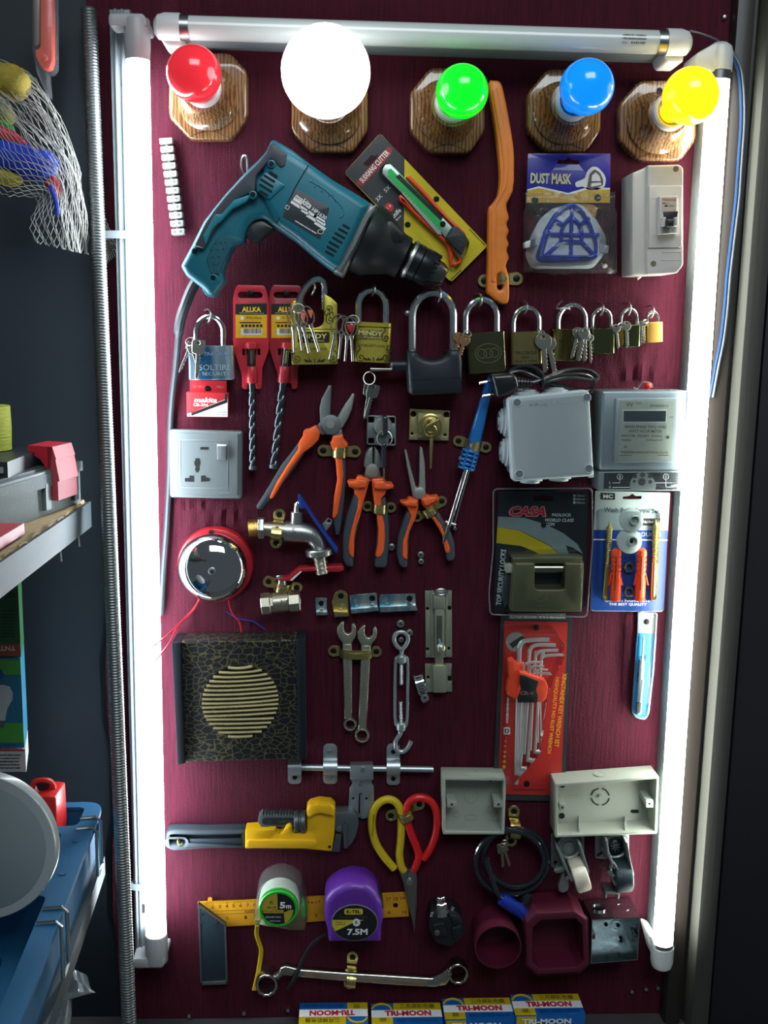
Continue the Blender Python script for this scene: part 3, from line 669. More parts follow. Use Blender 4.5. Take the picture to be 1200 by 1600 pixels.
# dust mask
t = Thing('dust_mask_pack', 'blue and white dust mask in a clear bag with a purple header card', 'packaged mask', 888, 340)
mb = MB(); mb.px([(825, 240), (954, 240), (953, 317), (822, 317)], 20, 21.5, .2, [rnd([(872, 250), (884, 250), (888, 246), (893, 250), (906, 251), (905, 257), (870, 256)], 1.5)]); hc = t.add('header_card', mb, mat('mask_card_purple', (38, 34, 150), .35, coat=.4))
mb = flatpx([(822.5, 316.8), (824, 296), (842, 292), (888, 303), (916, 296), (953, 296), (953, 316.8)], 21.9); yb = t.add('yellow_band', mb, mat('mask_card_yellow', (206, 164, 34), .4), hc)
mb = flatpx([(824, 296), (842, 291), (888, 301.5), (916, 293), (953, 293.5), (953, 296), (916, 297), (888, 304.5), (842, 294), (824, 298)], 22.1); t.add('white_edge', mb, TXT_W, hc)
t.text('DUST MASK', 861, 279, 64, 16, 22.2, mat('cream_print', (222, 214, 160), .5), 0, hc, bold=.035)
mb = flatpx(rnd([(898, 285), (914, 279), (917, 268), (925, 260), (934, 261), (944, 272), (947, 280), (945, 292), (930, 298), (916, 296), (912, 291), (900, 293)], 4), 22.1); pi = t.add('mask_picture', mb, TXT_W, hc)
mb = flatpx(rnd([(917, 294), (921, 272), (929, 264), (938, 270), (943, 282), (942, 290), (924, 296)], 3), 22.3, holes=[rnd([(924, 283), (925, 274), (931, 269), (937, 275), (939, 283)], 1), rnd([(923, 292), (924, 286), (939, 285), (940, 289)], 1)]); t.add('picture_ink', mb, mat('picture_grey', (92, 84, 90), .5), pi)
for x in (836, 934): mb = flatpx(circ(x, 309 + (4 if x < 900 else 0), 5.5, 14), 22.2); t.add('card_hole', mb, HOLE, hc)
FIB = mat('white_mask_fibre', (196, 204, 210), .9, bump=.4, bs=250)
core = rnd([(820, 398), (826, 376), (842, 344), (862, 326), (892, 316), (912, 318), (930, 340), (948, 372), (944, 398), (926, 420), (830, 420)], 8)
mid = rnd([(838, 404), (846, 374), (856, 352), (870, 334), (892, 322), (908, 324), (924, 344), (936, 376), (936, 402), (920, 410), (848, 412)], 8)
mb = MB(); mb.pxloft([(core, 6), (core, 14), (mid, 32)]); t.add('mask_cup', mb, FIB)
fr = rnd([(838, 402), (852, 358), (868, 332), (884, 319), (896, 316), (912, 326), (926, 350), (935, 378), (935, 398), (926, 405), (900, 408), (846, 410)], 7)
ins = rnd([(850, 397), (860, 362), (872, 338), (886, 325), (896, 323), (908, 331), (921, 354), (930, 380), (930, 396), (922, 399)], 4)
BLU = mat('royal_blue_plastic', (26, 52, 176), .3, coat=.3)
mb = MB(); mb.px(fr, 28, 40, 3, [ins]); g = t.add('filter_frame', mb, BLU)
mb = MB(); mb.px(inset(ins, -2), 30, 34); t.add('filter_pad', mb, FIB, g)
bars = [((894, 318), (892, 402)), ((848, 366), (936, 367)), ((877, 377), (909, 378)), ((877, 378), (877, 362)), ((877, 362), (882, 350)), ((882, 350), (893, 338)), ((893, 338), (905, 350)), ((905, 350), (909, 362)), ((909, 362), (909, 378)), ((862, 341), (881, 352)), ((921, 341), (905, 352)), ((850, 402), (877, 377)), ((932, 402), (909, 378))]
for a, b in bars:
    mb = MB(); mb.ptube([(*a, 36), (*b, 36)], 2.3, 6); t.add('filter_bar', mb, BLU, g)
for a in (((820, 378), (838, 372), (841, 383), (821, 388)), ((938, 380), (952, 384), (950, 396), (938, 394))): mb = MB(); mb.px(rnd(list(a), 2), 16, 30, 1); t.add('strap_tab', mb, WHITE)
mb = MB(); bag = []
rs = random.Random(3)
n = 16; rows = []
for j in range(n+1):
    r = []
    for i in range(n+1):
        x = 820+142*i/n+(-4 if j > 3 else 2)*(1-2*i/n)*.5+rs.uniform(-1, 1)*(0 < i < n); y = 300+128*j/n+(rs.uniform(-3, 3) if j == n else 0)
        e = min(i, n-i, n-j+.5)/3; h = (16+30*min(1, max(0, e))**.7+rs.uniform(-2.5, 2.5)) if j > 2 else 22.5+rs.uniform(0, .6)+j
        r.append(mb.b.verts.new(wv(Q(x, y, h))))
    rows.append(r)
for a, b in zip(rows, rows[1:]): mb.skin(a, b, False)
t.add('clear_bag', mb, CRINK, ang=180)
mb = MB(); mb.px(rnd([(908, 318), (928, 320), (934, 326), (930, 340), (918, 336)], 2), 18, 20); t.add('elastic_strap', mb, mat('tan_elastic', (160, 120, 50), .7))

# breaker enclosure
t = Thing('breaker_box', 'white plastic breaker enclosure with one switch, below the yellow bulb', 'breaker box', 1026, 345)
BOX = mat('ivory_plastic', (214, 208, 200), .35, coat=.15, var=.03)
front = [(1013, 260), (1062, 258), (1068, 262), (1068, 414), (1056, 427), (1013, 430), (1012, 424)]
mb = MB(); mb.px(rnd([(1012, 258), (1062, 257), (1068, 262), (1068, 414), (1058, 427), (1012, 429)], 3), 2, 58, 2)
mb.px(rnd([(988, 270), (1014, 259), (1014, 430), (988, 430)], 2), 2, 50, 3); body = t.add('enclosure', mb, BOX)
mb = MB(); mb.px(rnd([(1014, 290), (1066, 290), (1065, 386), (1014, 387)], 1), 57, 61, 1); cv = t.add('cover_panel', mb, BOX)
mb = MB(); mb.px(rnd([(1017, 309), (1062, 309), (1062, 368), (1017, 368)], 1), 60.6, 61.3, .2, [rnd([(1018.5, 310.5), (1060.5, 310.5), (1060.5, 366.5), (1018.5, 366.5)], 1)]); t.add('window_rim', mb, BOX, cv)
mb = MB(); mb.px([(1031, 307), (1058, 306), (1058, 364), (1031, 366)], 60, 72, 1); br = t.add('breaker', mb, BOX)
mb = MB(); mb.px([(1034, 309), (1057, 308), (1057, 330), (1034, 331)], 72, 72.4); t.add('breaker_face', mb, mat('label_beige', (206, 190, 172), .5), br)
t.text('National', 1046, 311.5, 21, 4.5, 72.7, TXT_R, 0, br); t.text('BK-1', 1040, 317.5, 9, 2.6, 72.7, TXT_K, 0, br); t.text('C63', 1049, 321.5, 7, 2.6, 72.7, TXT_K, 0, br)
mb = MB(); mb.px(rect(1041, 321.5, 5, 2), 72.4, 72.8); t.add('black_flag', mb, TXT_K, br)
mb = MB(); mb.px([(1037, 331), (1060, 330), (1058, 340), (1057, 352), (1039, 353), (1038, 340)], 70, 74, .5); t.add('toggle_bay', mb, BLACK, br)
mb = MB(); mb.px(rnd([(1042, 342), (1054, 342), (1054, 354), (1042, 354)], 1), 72, 88, 2); t.add('toggle', mb, mat('toggle_dark', (34, 34, 36), .4), br)
for x in (1039, 1057): mb = MB(); mb.px(rnd(rect(x, 346, 4, 14), 1.5), 72, 82, 1); t.add('toggle_cheek', mb, BOX, br)
mb = MB(); mb.px(rnd(rect(1049, 400, 32, 14), 1), 57.6, 58.6, .2, [rect(1049, 400, 29, 11.5)]); t.add('label_frame', mb, BOX)
for x, y in ((1056, 264), (1021, 412)): mb = MB(); mb.disc(x, y, 4.5, 57.5, 58.3, 14); t.add('cover_screw_hole', mb, mat('recess_tan', (120, 112, 92), .6))
mb = MB(); mb.ptube([(994, 431, 20), (997, 436, 22), (1001, 432, 22)], 1.6, 6); t.add('sealing_loop', mb, BOX)
# ================================================================ PADLOCK ROW
SHK = mat('shackle_chrome', (214, 218, 220), .22, 1, var=.04)
ENG = mat('engraved_dark', (38, 34, 18), .6, .3)
def streaky(name, c1, c2, rough=.25, metal=.9, sc=30):
    if name in MC: return MC[name]
    m = mat(name, c1, rough, metal, var=.1); nt = m.node_tree; b = nt.nodes['Principled BSDF']; N = nt.nodes.new; L = nt.links.new
    tc = N('ShaderNodeTexCoord'); mp = N('ShaderNodeMapping'); mp.inputs['Scale'].default_value = (1, 1, .12); n1 = N('ShaderNodeTexNoise'); n1.inputs['Scale'].default_value = sc
    r = N('ShaderNodeValToRGB'); r.color_ramp.elements[0].position = .42; r.color_ramp.elements[1].position = .6; r.color_ramp.elements[0].color = lin(c1); r.color_ramp.elements[1].color = lin(c2)
    L(tc.outputs['Object'], mp.inputs[0]); L(mp.outputs[0], n1.inputs[0]); L(n1.outputs['Fac'], r.inputs[0]); L(r.outputs[0], b.inputs['Base Color']); return m
def padlock(label, bx, by, w, hgt, ang, d, L, R, top, r, bm, h0=8, lean=0, rr=4, bulge=1.0, body=None, name='padlock'):
    t = Thing(name, label, 'padlock', bx, by, 0, 'padlocks hanging in a row')
    mb = MB()
    if body: body(mb)
    else: block(mb, bx, by, w, hgt, ang, h0, d, rr, bulge)
    b = t.add('body', mb, bm)
    mb = MB(); shackle(mb, L, R, top, r, h0+d/2, lean); t.add('shackle', mb, SHK)
    return t, b
OLIVE = mat('brass_olive', (170, 156, 104), .3, 1, var=.12, vs=50); OLIVD = mat('brass_dark_olive', (120, 118, 88), .24, 1, var=.15, vs=40)
GOLD = mat('antique_gold', (196, 182, 76), .42, .8, var=.1, vs=80, bump=.08)
# blue film steel
t, b = padlock('steel padlock in blue protective film, leftmost of the padlock row', 329, 567, 71, 53, -1.5, 20, (306, 541), (349, 540), 495, 3.3, streaky('blue_film_on_steel', (58, 116, 156), (196, 214, 222), .3, .75, 45))
t.text('EXTRA PLUS', 332, 553, 50, 5.5, 29.6, mat('film_print', (120, 140, 170), .4), -1, b, bold=.02); t.text('SOLTIRE', 336, 574, 50, 9, 29.6, mat('film_emboss', (210, 226, 232), .3, .6), -1, b); t.text('SECURITY', 338, 584, 44, 5.5, 29.6, mat('film_emboss'), -1, b)
hook(327, 495, 'wire hook carrying the blue steel padlock', .9)
bunch('bunch of silver keys on the leftmost blue padlock', 298, 534, 8, [(310, 541, 10, 42, 93, 34, 'square'), (297, 540, 6, 40, 112, 28, 'square'), (299, 545, 6, 26, 70, 31, 'square')], 30)
# MINDY shielded
def sq(mb):
    o = [(454, 474), (459, 469), (463, 470), (463, 503), (470, 511), (494, 512), (503, 508), (506, 500), (506, 459), (518, 465), (527, 474), (528, 569), (456, 570)]
    mb.px(rnd(o, [2, 2, 1, 8, 3, 3, 4, 4, 1, 3, 2, 2, 2], 3), 6, 34, 1.6)
t, b = padlock('gold square padlock with high shoulders and scroll ornament, third shackle from left', 0, 0, 0, 0, 0, 28, (468, 506), (507, 480), 453, 4.2, GOLD, h0=6, body=sq)
t.o.location  # origin kept
def scroll(x, y, k, fx=1, fy=1, h=34.3):
    mb = MB(); p = []
    for i in range(22):
        a = i*.42; r = (7.2-i*.3)*k; p.append((x+fx*r*math.cos(a), y+fy*(r*math.sin(a)), h))
    mb.ptube(p, .5, 4); mb.ptube([(x+fx*7*k, y, h), (x+fx*6*k, y-fy*8*k, h), (x+fx*1*k, y-fy*14*k, h), (x+fx*4*k, y-fy*20*k, h)], .55, 4, k=3)
    mb.ptube([(x+fx*6*k, y-fy*8*k, h), (x+fx*10*k, y-fy*11*k, h), (x+fx*8*k, y-fy*16*k, h)], .5, 4, k=3); return mb
def ornament(t, b, x0, x1, y1, k, h):
    for x, fx in ((x0+7*k, 1), (x1-7*k, -1)): t.add('scroll_ornament', scroll(x, y1-8*k, k, -fx, 1, h), ENG, b)
    mb = MB(); mx = (x0+x1)/2
    for s in (-1, 1):
        mb.px(rnd([(mx+s*3, y1-3), (mx+s*9, y1-9*k), (mx+s*8, y1-5*k), (mx+s*16*k, y1-8*k), (mx+s*14*k, y1-3)], 1, 2), h-.2, h+.4)
    mb.px(rect(mx, y1-5*k, 1.6, 6*k), h-.2, h+.4)
    t.add('leaf_ornament', mb, ENG, b)
ornament(t, b, 456, 527, 569, 1.05, 34.2)
t.add('scroll_ornament', scroll(516, 500, .9, -1, 1, 34.2), ENG, b); t.add('scroll_ornament', scroll(514, 482, .7, 1, -1, 34.2), ENG, b)
mb = MB(); mb.px(rnd(rect(490, 527, 50, 17), 3), 34, 34.4); pl = t.add('name_panel', mb, ENG, b); t.text('MINDY', 490, 525, 42, 7.5, 34.8, mat('gold_letter', (222, 210, 130), .4), 0, pl, bold=.03); t.text('Padlock', 497, 532, 20, 3, 34.8, mat('gold_letter'), 0, pl)
t.text('TOP SECURITY LOCK', 491, 545, 40, 3.6, 34.5, ENG, 0, b); mb = MB(); mb.ptube([(463, 514.5, 34), (527, 514.5, 34)], .5, 4); t.add('groove', mb, ENG, b)
hook(489, 452, 'bright hook holding the square gold padlock', .9)
RED = mat('red_key_insert', (206, 34, 44), .3)
k = bunch('bunch of open-bow keys on the square gold padlock', 466, 482, 9, [(458, 495, 15, 41, 88, 36, 'loop'), (465, 495, 15, 38, 82, 39, 'loop'), (471, 496, 15, 42, 78, 42, 'loop'), (481, 493, 15, 44, 73, 46, 'loop')], 38)
for x, y in ((473, 494), (484, 490)): mb = MB(); mb.px([(x-4, y-6), (x+5, y-5), (x+3, y+7), (x+1, y+7)], 46, 48, .4); k.add('red_insert', mb, mat('orange_insert', (220, 110, 80), .4))
# MINDY round
t, b = padlock('gold padlock with long round shackle and scroll ornament, beside the square one', 583, 535, 56, 62, 2, 24, (560, 505), (603, 505), 453, 4.4, GOLD, rr=8, bulge=1.5)
ornament(t, b, 557, 610, 566, .95, 33.9); t.add('scroll_ornament', scroll(603, 528, .8, -1, 1, 33.6), ENG, b)
mb = MB(); mb.px(rnd(rect(578, 523, 42, 14, 2), 2.5), 33, 34.0); pl = t.add('name_panel', mb, mat('panel_olive', (120, 112, 70), .4, .6), b); t.text('MINDY', 579, 520.5, 38, 7, 34.4, mat('gold_letter'), 3, pl, bold=.03); t.text('Padlock', 583, 527.5, 28, 3, 34.4, mat('gold_letter'), 3, pl)
t.text('TOP SECURITY LOCK', 580, 540, 44, 3.6, 34.0, ENG, 2, b); mb = MB(); mb.ptube([(556, 510, 33.5), (611, 512, 33.5)], .5, 4); t.add('groove', mb, ENG, b)
hook(583, 453, 'dim hook holding the round-shackle gold padlock', .9)
k = bunch('bunch of open-bow keys with red inserts on the round-shackle gold padlock', 552, 500, 9, [(527, 506, 15, 42, 102, 36, 'loop'), (535, 508, 15, 38, 96, 39, 'loop'), (544, 510, 15, 40, 95, 42, 'loop'), (549, 510, 15, 40, 88, 45, 'loop')], 37)
mb = MB(); mb.px([(541, 508), (554, 508), (549, 519), (547, 519)], 45, 47, .4); k.add('red_insert', mb, RED); mb = MB(); mb.px([(541, 503), (556, 503), (555, 506), (541, 506)], 45, 47, .4); k.add('bow_bar', mb, KEYM)
# black alarm padlock
def al(mb):
    o = [(637, 548), (652, 548), (654, 554), (664, 560), (676, 562), (688, 560), (698, 555), (701, 546), (719, 545), (723, 560), (723, 612), (720, 615), (643, 618), (639, 614), (637, 578)]
    mb.px(rnd(o, 2, 2), 4, 44, 7, n=3, back=4)
t, b = padlock('large black alarm padlock with a tall chrome shackle', 680, 585, 0, 0, 0, 40, (644, 550), (708, 548), 458, 5.2, mat('black_coated_lock', (30, 38, 46), .45, .2), h0=4, body=al)
mb = MB(); mb.ptube([(641, 594, 44), (720, 590, 44)], .5, 4); t.add('seam', mb, HOLE, b)
mb = MB(); mb.cyl(Q(640, 571, 24), Q(613, 571, 24), 7, 6.6, 20); cy = t.add('lock_cylinder', mb, mat('black_coated_lock'), b)
mb = MB(); mb.cyl(Q(614, 571, 24), Q(610, 571, 24), 5.5, 4.5, 16); t.add('cylinder_face', mb, STEEL, b)
mb = MB(); mb.ball(Q(636, 489, 24), 4, 14, 8); t.add('rivet', mb, STEEL, b)
hook(686, 462, 'hook behind the drill chuck holding the black alarm padlock', 1.0, h=24)
k = Thing('key_bunch', 'dull keys on a ring hanging from the side cylinder of the black alarm padlock', 'keys', 578, 590, 20, 'key bunches hanging from padlocks')
mb = MB(); mb.px(rnd([(578, 575), (590, 575.5), (613, 576), (613, 579), (590, 580), (579, 580)], 1), 20, 28, .5); k.add('key', mb, KEYM)
mb = MB(); mb.ptube([(577+9*math.cos(a), 591+10*math.sin(a), 22+2*math.sin(a)) for a in [2*math.pi*i/18 for i in range(18)]], .8, 6, True); k.add('ring', mb, STEEL)
DKEY = mat('dull_key', (128, 130, 126), .35, 1, var=.1)
key(k, 577, 608, 9, 36, 98, 14, 'square', DKEY); key(k, 583, 610, 9.5, 38, 105, 18, 'square', DKEY)
# three rings
t, b = padlock('dark brass padlock with three linked rings in an oval', 760, 551, 64, 63, -5, 24, (727, 523), (776, 518), 471, 4, OLIVD, rr=7, bulge=.6)
mb = MB(); mb.px(circ(763, 552, 21, 28, 15.5, -4), 32, 33.0, 0, [circ(763, 552, 19.8, 28, 14.4, -4)]); lo = t.add('oval_mark', mb, mat('pale_brass_line', (176, 170, 130), .3, 1), b)
for dx in (-9.5, 0, 9.5): mb = MB(); mb.px(circ(763+dx, 552-dx*.07, 7.6, 20), 32, 33.2, 0, [circ(763+dx, 552-dx*.07, 6.5, 20)]); t.add('ring_mark', mb, mat('pale_brass_line'), lo)
hook(750, 471, 'hook holding the padlock with the three linked rings', .9)
bunch('copper-coloured keys on the three-ring padlock', 730, 522, 6, [(716, 527, 8, 30, 104, 33, 'round'), (719, 529, 8.5, 30, 110, 35.5, 'round'), (726, 532, 9, 28, 108, 38, 'round')], 34, m=KEYB)
# descending brass padlocks
t, b = padlock('brushed brass padlock with a large key, fourth in size of the plain brass ones', 823, 544, 51, 51, -3, 20, (802, 522), (842, 519), 482, 3.1, OLIVE, rr=5)
b = t.text('TRI-CIRCLE', 822, 551, 34, 4.5, 29.6, ENG, -3); t.text('263', 820, 558, 12, 4, 29.6, ENG, -3); t.text('Made in China', 822, 564, 34, 3.4, 29.6, ENG, -3)
t.o['label'] = 'olive brass padlock with engraved lettering, directly above the coiled black plug cord'
hook(821, 482, 'hook holding the padlock above the coiled plug cord', .85)
bunch('large silver key pair on the padlock above the plug cord', 846, 521, 5, [(857, 537, 12, 40, 78, 30, 'round'), (849, 533, 13, 38, 86, 33, 'round')], 30)
t, b = padlock('golden padlock largely hidden by its fan of silver keys', 889, 539, 54, 49, 0, 18, (872, 517), (915, 514), 478, 2.9, streaky('streaked_brass', (120, 104, 60), (206, 190, 120), .2, 1, 60), rr=6)
t.text('TRI-CIRCLE', 876, 545, 6, 30, 27.8, ENG, 0)
mb = MB(); mb.ptube([(878, 470, -1), (870, 478, 16), (871, 482, 22), (880, 482, 25), (889, 482, 24), (890, 485, 16)], 1.4, 8, k=5); solo('cup_hook', 'sideways hook holding the padlock with the fan of keys', 'hook', mb, STEEL, 'cup hooks screwed into the board')
bunch('fan of silver keys on the golden padlock', 916, 516, 5, [(903, 520, 9, 34, 104, 29, 'round'), (908, 522, 9, 34, 98, 31.5, 'round'), (914, 523, 9, 34, 90, 34, 'round'), (922, 528, 6, 34, 88, 30, 'round', ), (912, 521, 9, 36, 100, 36.5, 'round')], 31)
t, b = padlock('dark mirror-brass padlock, third from the right end of the row', 943, 533, 38, 39, -2, 17, (925, 516), (954, 514), 484, 2.5, mat('mirror_dark_brass', (120, 126, 90), .2, 1), rr=4)
hook(940, 484, 'hook of the padlock third from the right end', .85)
t, b = padlock('small dark brass padlock, second from the right end of the row', 983, 525, 38, 34, -2, 15, (970, 510), (995, 508), 484, 2.2, mat('mirror_dark_brass'), rr=4)
mb = MB(); mb.px([(965, 509), (974, 509), (975, 540), (966, 541)], 22, 24.2, .3); t.add('polished_edge', mb, BRASS, b)
hook(983, 484, 'hook of the padlock second from the right end', .85)
bunch('small silver keys on the padlock second from the right end', 970, 508, 4, [(963, 513, 6.5, 26, 84, 24, 'round'), (979, 509, 7.5, 28, 88, 27, 'round')], 25)
t, b = padlock('tiny yellow satin brass padlock, rightmost of the row', 1024, 519, 25, 31, -4, 13, (1011, 505), (1028, 504), 488, 1.9, mat('satin_yellow_brass', (214, 170, 84), .4, .8), rr=3)
hook(1019, 488, 'hook of the tiny rightmost padlock', .8)
bunch('two thin keys seen edge-on beside the tiny padlock', 1009, 502, 3.5, [(1006, 505, 4, 28, 88, 24, 'square'), (1003, 506, 4, 30, 92, 21, 'square')], 24)

# ================================================================ DRILL BITS AND SMALL PACKS
HR = mat('red_polypropylene', (196, 44, 58), .38, var=.04); BITM = mat('dark_bit_steel', (84, 92, 98), .28, .9, var=.1)
def bitpack(dx, h0, label, tip, rpx, lab2, hm):
    t = Thing('drill_bit_pack', label, 'drill bit', 391+dx, 520, 0, 'masonry drill bits in red holders')
    o = [(371, 445), (411, 446), (414, 448), (418, 461), (420, 475), (420, 547), (410, 575), (409, 605), (407, 608), (400, 608), (399, 599), (388, 599), (386, 608), (380, 608), (378, 604), (378, 587), (366, 549), (364, 531), (364, 467), (367, 452)]
    mb = MB(); mb.px([(x+dx, y) for x, y in rnd(o, 2, 2)], h0, h0+2.4, .5, [[(x+dx, y) for x, y in slot(391, 461, 39, 10)], [(x+dx, y) for x, y in rect(380.5, 550, 4, 10)], [(x+dx, y) for x, y in rect(404.5, 550, 4, 10)]]); hd = t.add('holder', mb, hm)
    h = h0+2.6
    mb = flatpx([(368+dx, 475), (417+dx, 474), (417+dx, 528), (368+dx, 528)], h); lb = t.add('label', mb, mat('label_yellow', (228, 176, 30), .4)); lb.parent = hd
    mb = flatpx([(368+dx, 475), (417+dx, 474), (417+dx, 491.5), (368+dx, 491.5)], h+.2); t.add('black_band', mb, TXT_K, lb)
    t.text('ALLKA', 393+dx, 483.5, 30, 8, h+.4, mat('allka_yellow', (240, 196, 40), .4), 0, lb, bold=.05); t.text('High Performance Hammer Drill', 393+dx, 489.5, 38, 2, h+.4, TXT_W, 0, lb)
    t.text('Ø '+lab2, 397+dx, 496.5, 24, 4, h+.2, TXT_K, 0, lb); mb = MB(); mb.px(rect(378.5+dx, 497, 5, 5), h, h+.3); t.add('size_mark', mb, TXT_W, lb)
    mb = MB(); mb.px(rect(391+dx, 504, 33, 1.6), h, h+.3); t.add('bit_picture', mb, TXT_K, lb)
    for i in range(6): mb = MB(); mb.px(rect(379+i*5.8+dx, 509, 4, 4), h, h+.3); t.add('icon', mb, TXT_K, lb)
    mb = flatpx(rect(393+dx, 518.5, 33, 10), h+.2); bc = t.add('barcode_panel', mb, TXT_W, lb); mb = MB(); barcode(mb, 381+dx, 408+dx, 513.5, 521, h+.4); t.add('barcode', mb, TXT_K, bc)
    A = Vector(Q(393+dx, 537, h0+9)); B = Vector(Q(tip[0], tip[1], h0+7)); ax = (B-A).normalized(); s = S(393+dx, 600, 9); T = lambda py: (py-537)*s
    for y0, y1, r in ((535, 545, 9.6), (572, 598, 9)): mb = MB(); mb.lathe([(r*s*.9, T(y0)), (r*s, T(y0)+1), (r*s, T(y1)-1), (r*s*.9, T(y1))], A, ax, 18); t.add('bit_clamp', mb, hm, hd)
    mb = MB(); mb.px(rect(393+dx, 558, 13, 28), h0+2, h0+3); t.add('clamp_window', mb, HOLE, hd)
    L = (B-A).length; rr = rpx*s
    mb = MB(); mb.lathe([(rr*.7, 2), (rr*.85, 3), (rr*.85, T(605)), (rr*.78, T(606)), (rr*.78, T(617))], A, ax, 16); bit = t.add('bit', mb, BITM)
    mb = MB(); mb.lathe([(rr*.34, 8), (rr*.34, T(568))], A+Vector((0, 0, rr*.75)), ax, 8); t.add('shank_slot', mb, CHROME, bit)
    x_ = ax.cross(Vector((0, 0, 1))).normalized(); y_ = ax.cross(x_); rings = []; n = 90; z0, z1 = T(612), L-3
    for i in range(n+1):
        z = z0+(z1-z0)*i/n; tw = z*.27*4/rr; rg = []
        for k_ in range(16):
            a = 2*math.pi*k_/16; q = rr*(.62+.38*abs(math.cos(a))**.6) ; rg.append(tuple(A+ax*z+(x_*math.cos(a+tw)+y_*math.sin(a+tw))*q))
        rings.append(rg)
    mb = MB(); mb.loft(rings); t.add('flute', mb, BITM, bit, ang=60)
    mb = MB(); mb.lathe([(rr*1.05, L-6), (rr*1.05, L-1.5), (rr*.3, L)], A, ax, 14); t.add('carbide_tip', mb, mat('carbide', (90, 96, 100), .5, .7), bit)
    mb = MB(); mb.disc(391+dx, 458, 5, h0, h0+4, 14, 1); t2 = solo('screw', 'black screw through the hang slot of the %s red drill bit holder' % ('left' if dx == 0 else 'right'), 'screw', mb, SCREWB)
bitpack(56, 2, 'thicker drill bit in a red holder, half behind the square gold padlock', (427, 733), 7.2, '10x160mm', mat('red_translucent', (164, 40, 52), .35))
bitpack(0, 5.2, 'thinner drill bit in a red holder with full yellow label visible', (395, 735), 6.2, '8x160mm', HR)
# carbon brush box
t = Thing('carbon_brush_box', 'small red and white carton under the leftmost blue padlock', 'carton', 324, 630)
CR = mat('carton_red', (204, 40, 48), .4)
mb = MB(); mb.px([(297, 594), (354, 595), (354, 617), (297, 616)], 2, 3); t.add('hang_tab', mb, CR)
mb = MB(); mb.px([(291, 612.5), (357, 614), (356, 652), (292, 651)], 2, 14, .6); bx = t.add('carton', mb, CR)
mb = flatpx([(292.5, 646), (299, 645), (356, 622), (355.6, 651.4), (292.6, 650.5)], 14.3); t.add('white_corner', mb, TXT_W, bx)
mb = flatpx([(299, 645), (299, 650), (355, 629), (355.6, 615), (351.4, 615), (351.4, 625)], 14.5); t.add('black_stripe', mb, TXT_K, bx)
t.text('makita', 321, 625, 36, 8, 14.6, TXT_W, 0, bx, bold=.03, shear=.25); t.text('CB-204', 313.5, 632.5, 23, 4.6, 14.6, TXT_W, 0, bx, bold=.02); t.text('Makita Corporation', 341, 644, 26, 2.4, 14.7, TXT_K, 0, bx); t.text('Aichi Japan', 346, 648, 16, 2.4, 14.7, TXT_K, 0, bx)
t.text('カーボンブラシ', 317, 604, 30, 4.5, 3.2, mat('print_pink', (226, 150, 150), .5), 0); t.text('2個入', 344, 604.5, 12, 4, 3.2, mat('print_pink'), 0)
mb = MB(); mb.disc(324, 607, 4.6, 2, 4.4, 14, .8); t.add('fixing_screw', mb, SCREWB)

# ================================================================ SOCKET AND BELL
t = Thing('wall_socket', 'grey square wall socket with a switch, near the left tube light', 'socket', 321, 725)
SKT = mat('socket_grey', (104, 112, 114), .45, .05, coat=.2, var=.02)
mb = MB(); mb.px(rnd([(264.5, 671), (379, 674), (378, 780), (265, 777.5)], 5), 1, 12, 3, n=3); b = t.add('plate', mb, SKT)
mb = MB(); mb.px(rnd([(270, 676), (373, 678), (372, 774), (270, 772)], 3), 11, 13, .8); pn = t.add('front_panel', mb, SKT, b)
mb = MB(); mb.px([(281, 687), (357, 688), (356, 763.5), (281.5, 762)], 12.9, 13.5, .2, [[(282, 688), (356, 689), (355, 762.5), (282.5, 761)]]); t.add('module_edge', mb, mat('socket_edge', (136, 142, 144), .4), pn)
mb = MB(); mb.px(rnd([(338.5, 694), (354, 694.5), (354, 719), (339, 719)], 1.5), 12.8, 17, 1.2); t.add('rocker_switch', mb, SKT)
mb = MB(); mb.px([(339, 694), (354, 694.5), (354, 697), (339, 697)], 16.8, 17.4, .2); t.add('rocker_mark', mb, TXT_W)
def hole_(pts): t.add('pin_hole', flatpx(pts, 13.4, .3), HOLE, pn)
hole_(rect(319.5, 700.5, 13, 4)); hole_(rnd([(305, 716), (312, 716), (312, 719), (313, 723), (312, 727), (310.5, 729), (312, 733), (309, 738), (306.5, 738), (304.5, 733), (306, 729), (303.5, 726), (303.5, 721), (305.5, 719)], 1))
hole_([(289, 747), (296, 747), (296, 743), (303, 743.5), (303, 753), (289, 752.5)]); hole_([(314, 743.5), (321, 743), (321, 747), (327.5, 747), (327.5, 752), (314, 753)])
scribble(t, 352, 770, 20, 2.6, 13.4, mat('socket_edge'), 0, pn)
t.o['label'] = 'grey square wall socket with a switch, beside the drill cord'
t = Thing('door_bell', 'chrome dome bell on a red base with loose red wires', 'bell', 335, 885)
mb = MB(); mb.disc(336, 884, 60, 1, 16, 48, 5); t.add('base', mb, mat('red_bell_base', (166, 24, 36), .35, coat=.3))
mb = MB(); u, v = P(331, 889, 34); r = 54.5*S(331, 889, 34); pr = [(r*.96, 20), (r, 22), (r, 28)]+[(r*math.cos(a)**.88, 28+24*math.sin(a)) for a in [math.pi/2*i/14 for i in range(1, 14)]]+[(0, 52)]
mb.lathe(pr, (u, v, 0), (0, 0, 1), 56); d = t.add('gong', mb, mat('gong_chrome', (222, 224, 224), .06, 1, var=0))
mb = MB(); mb.disc(331, 893, 6, 51, 54, 16, 1); sc_ = t.add('centre_screw', mb, STEEL, d); mb = MB(); cross(mb, 331, 893, 54.2, 3.6); t.add('cross_recess', mb, HOLE, sc_)
mb = MB(); mb.disc(330, 832, 4.2, 15.5, 16.6, 14); t.add('mounting_hole', mb, HOLE)
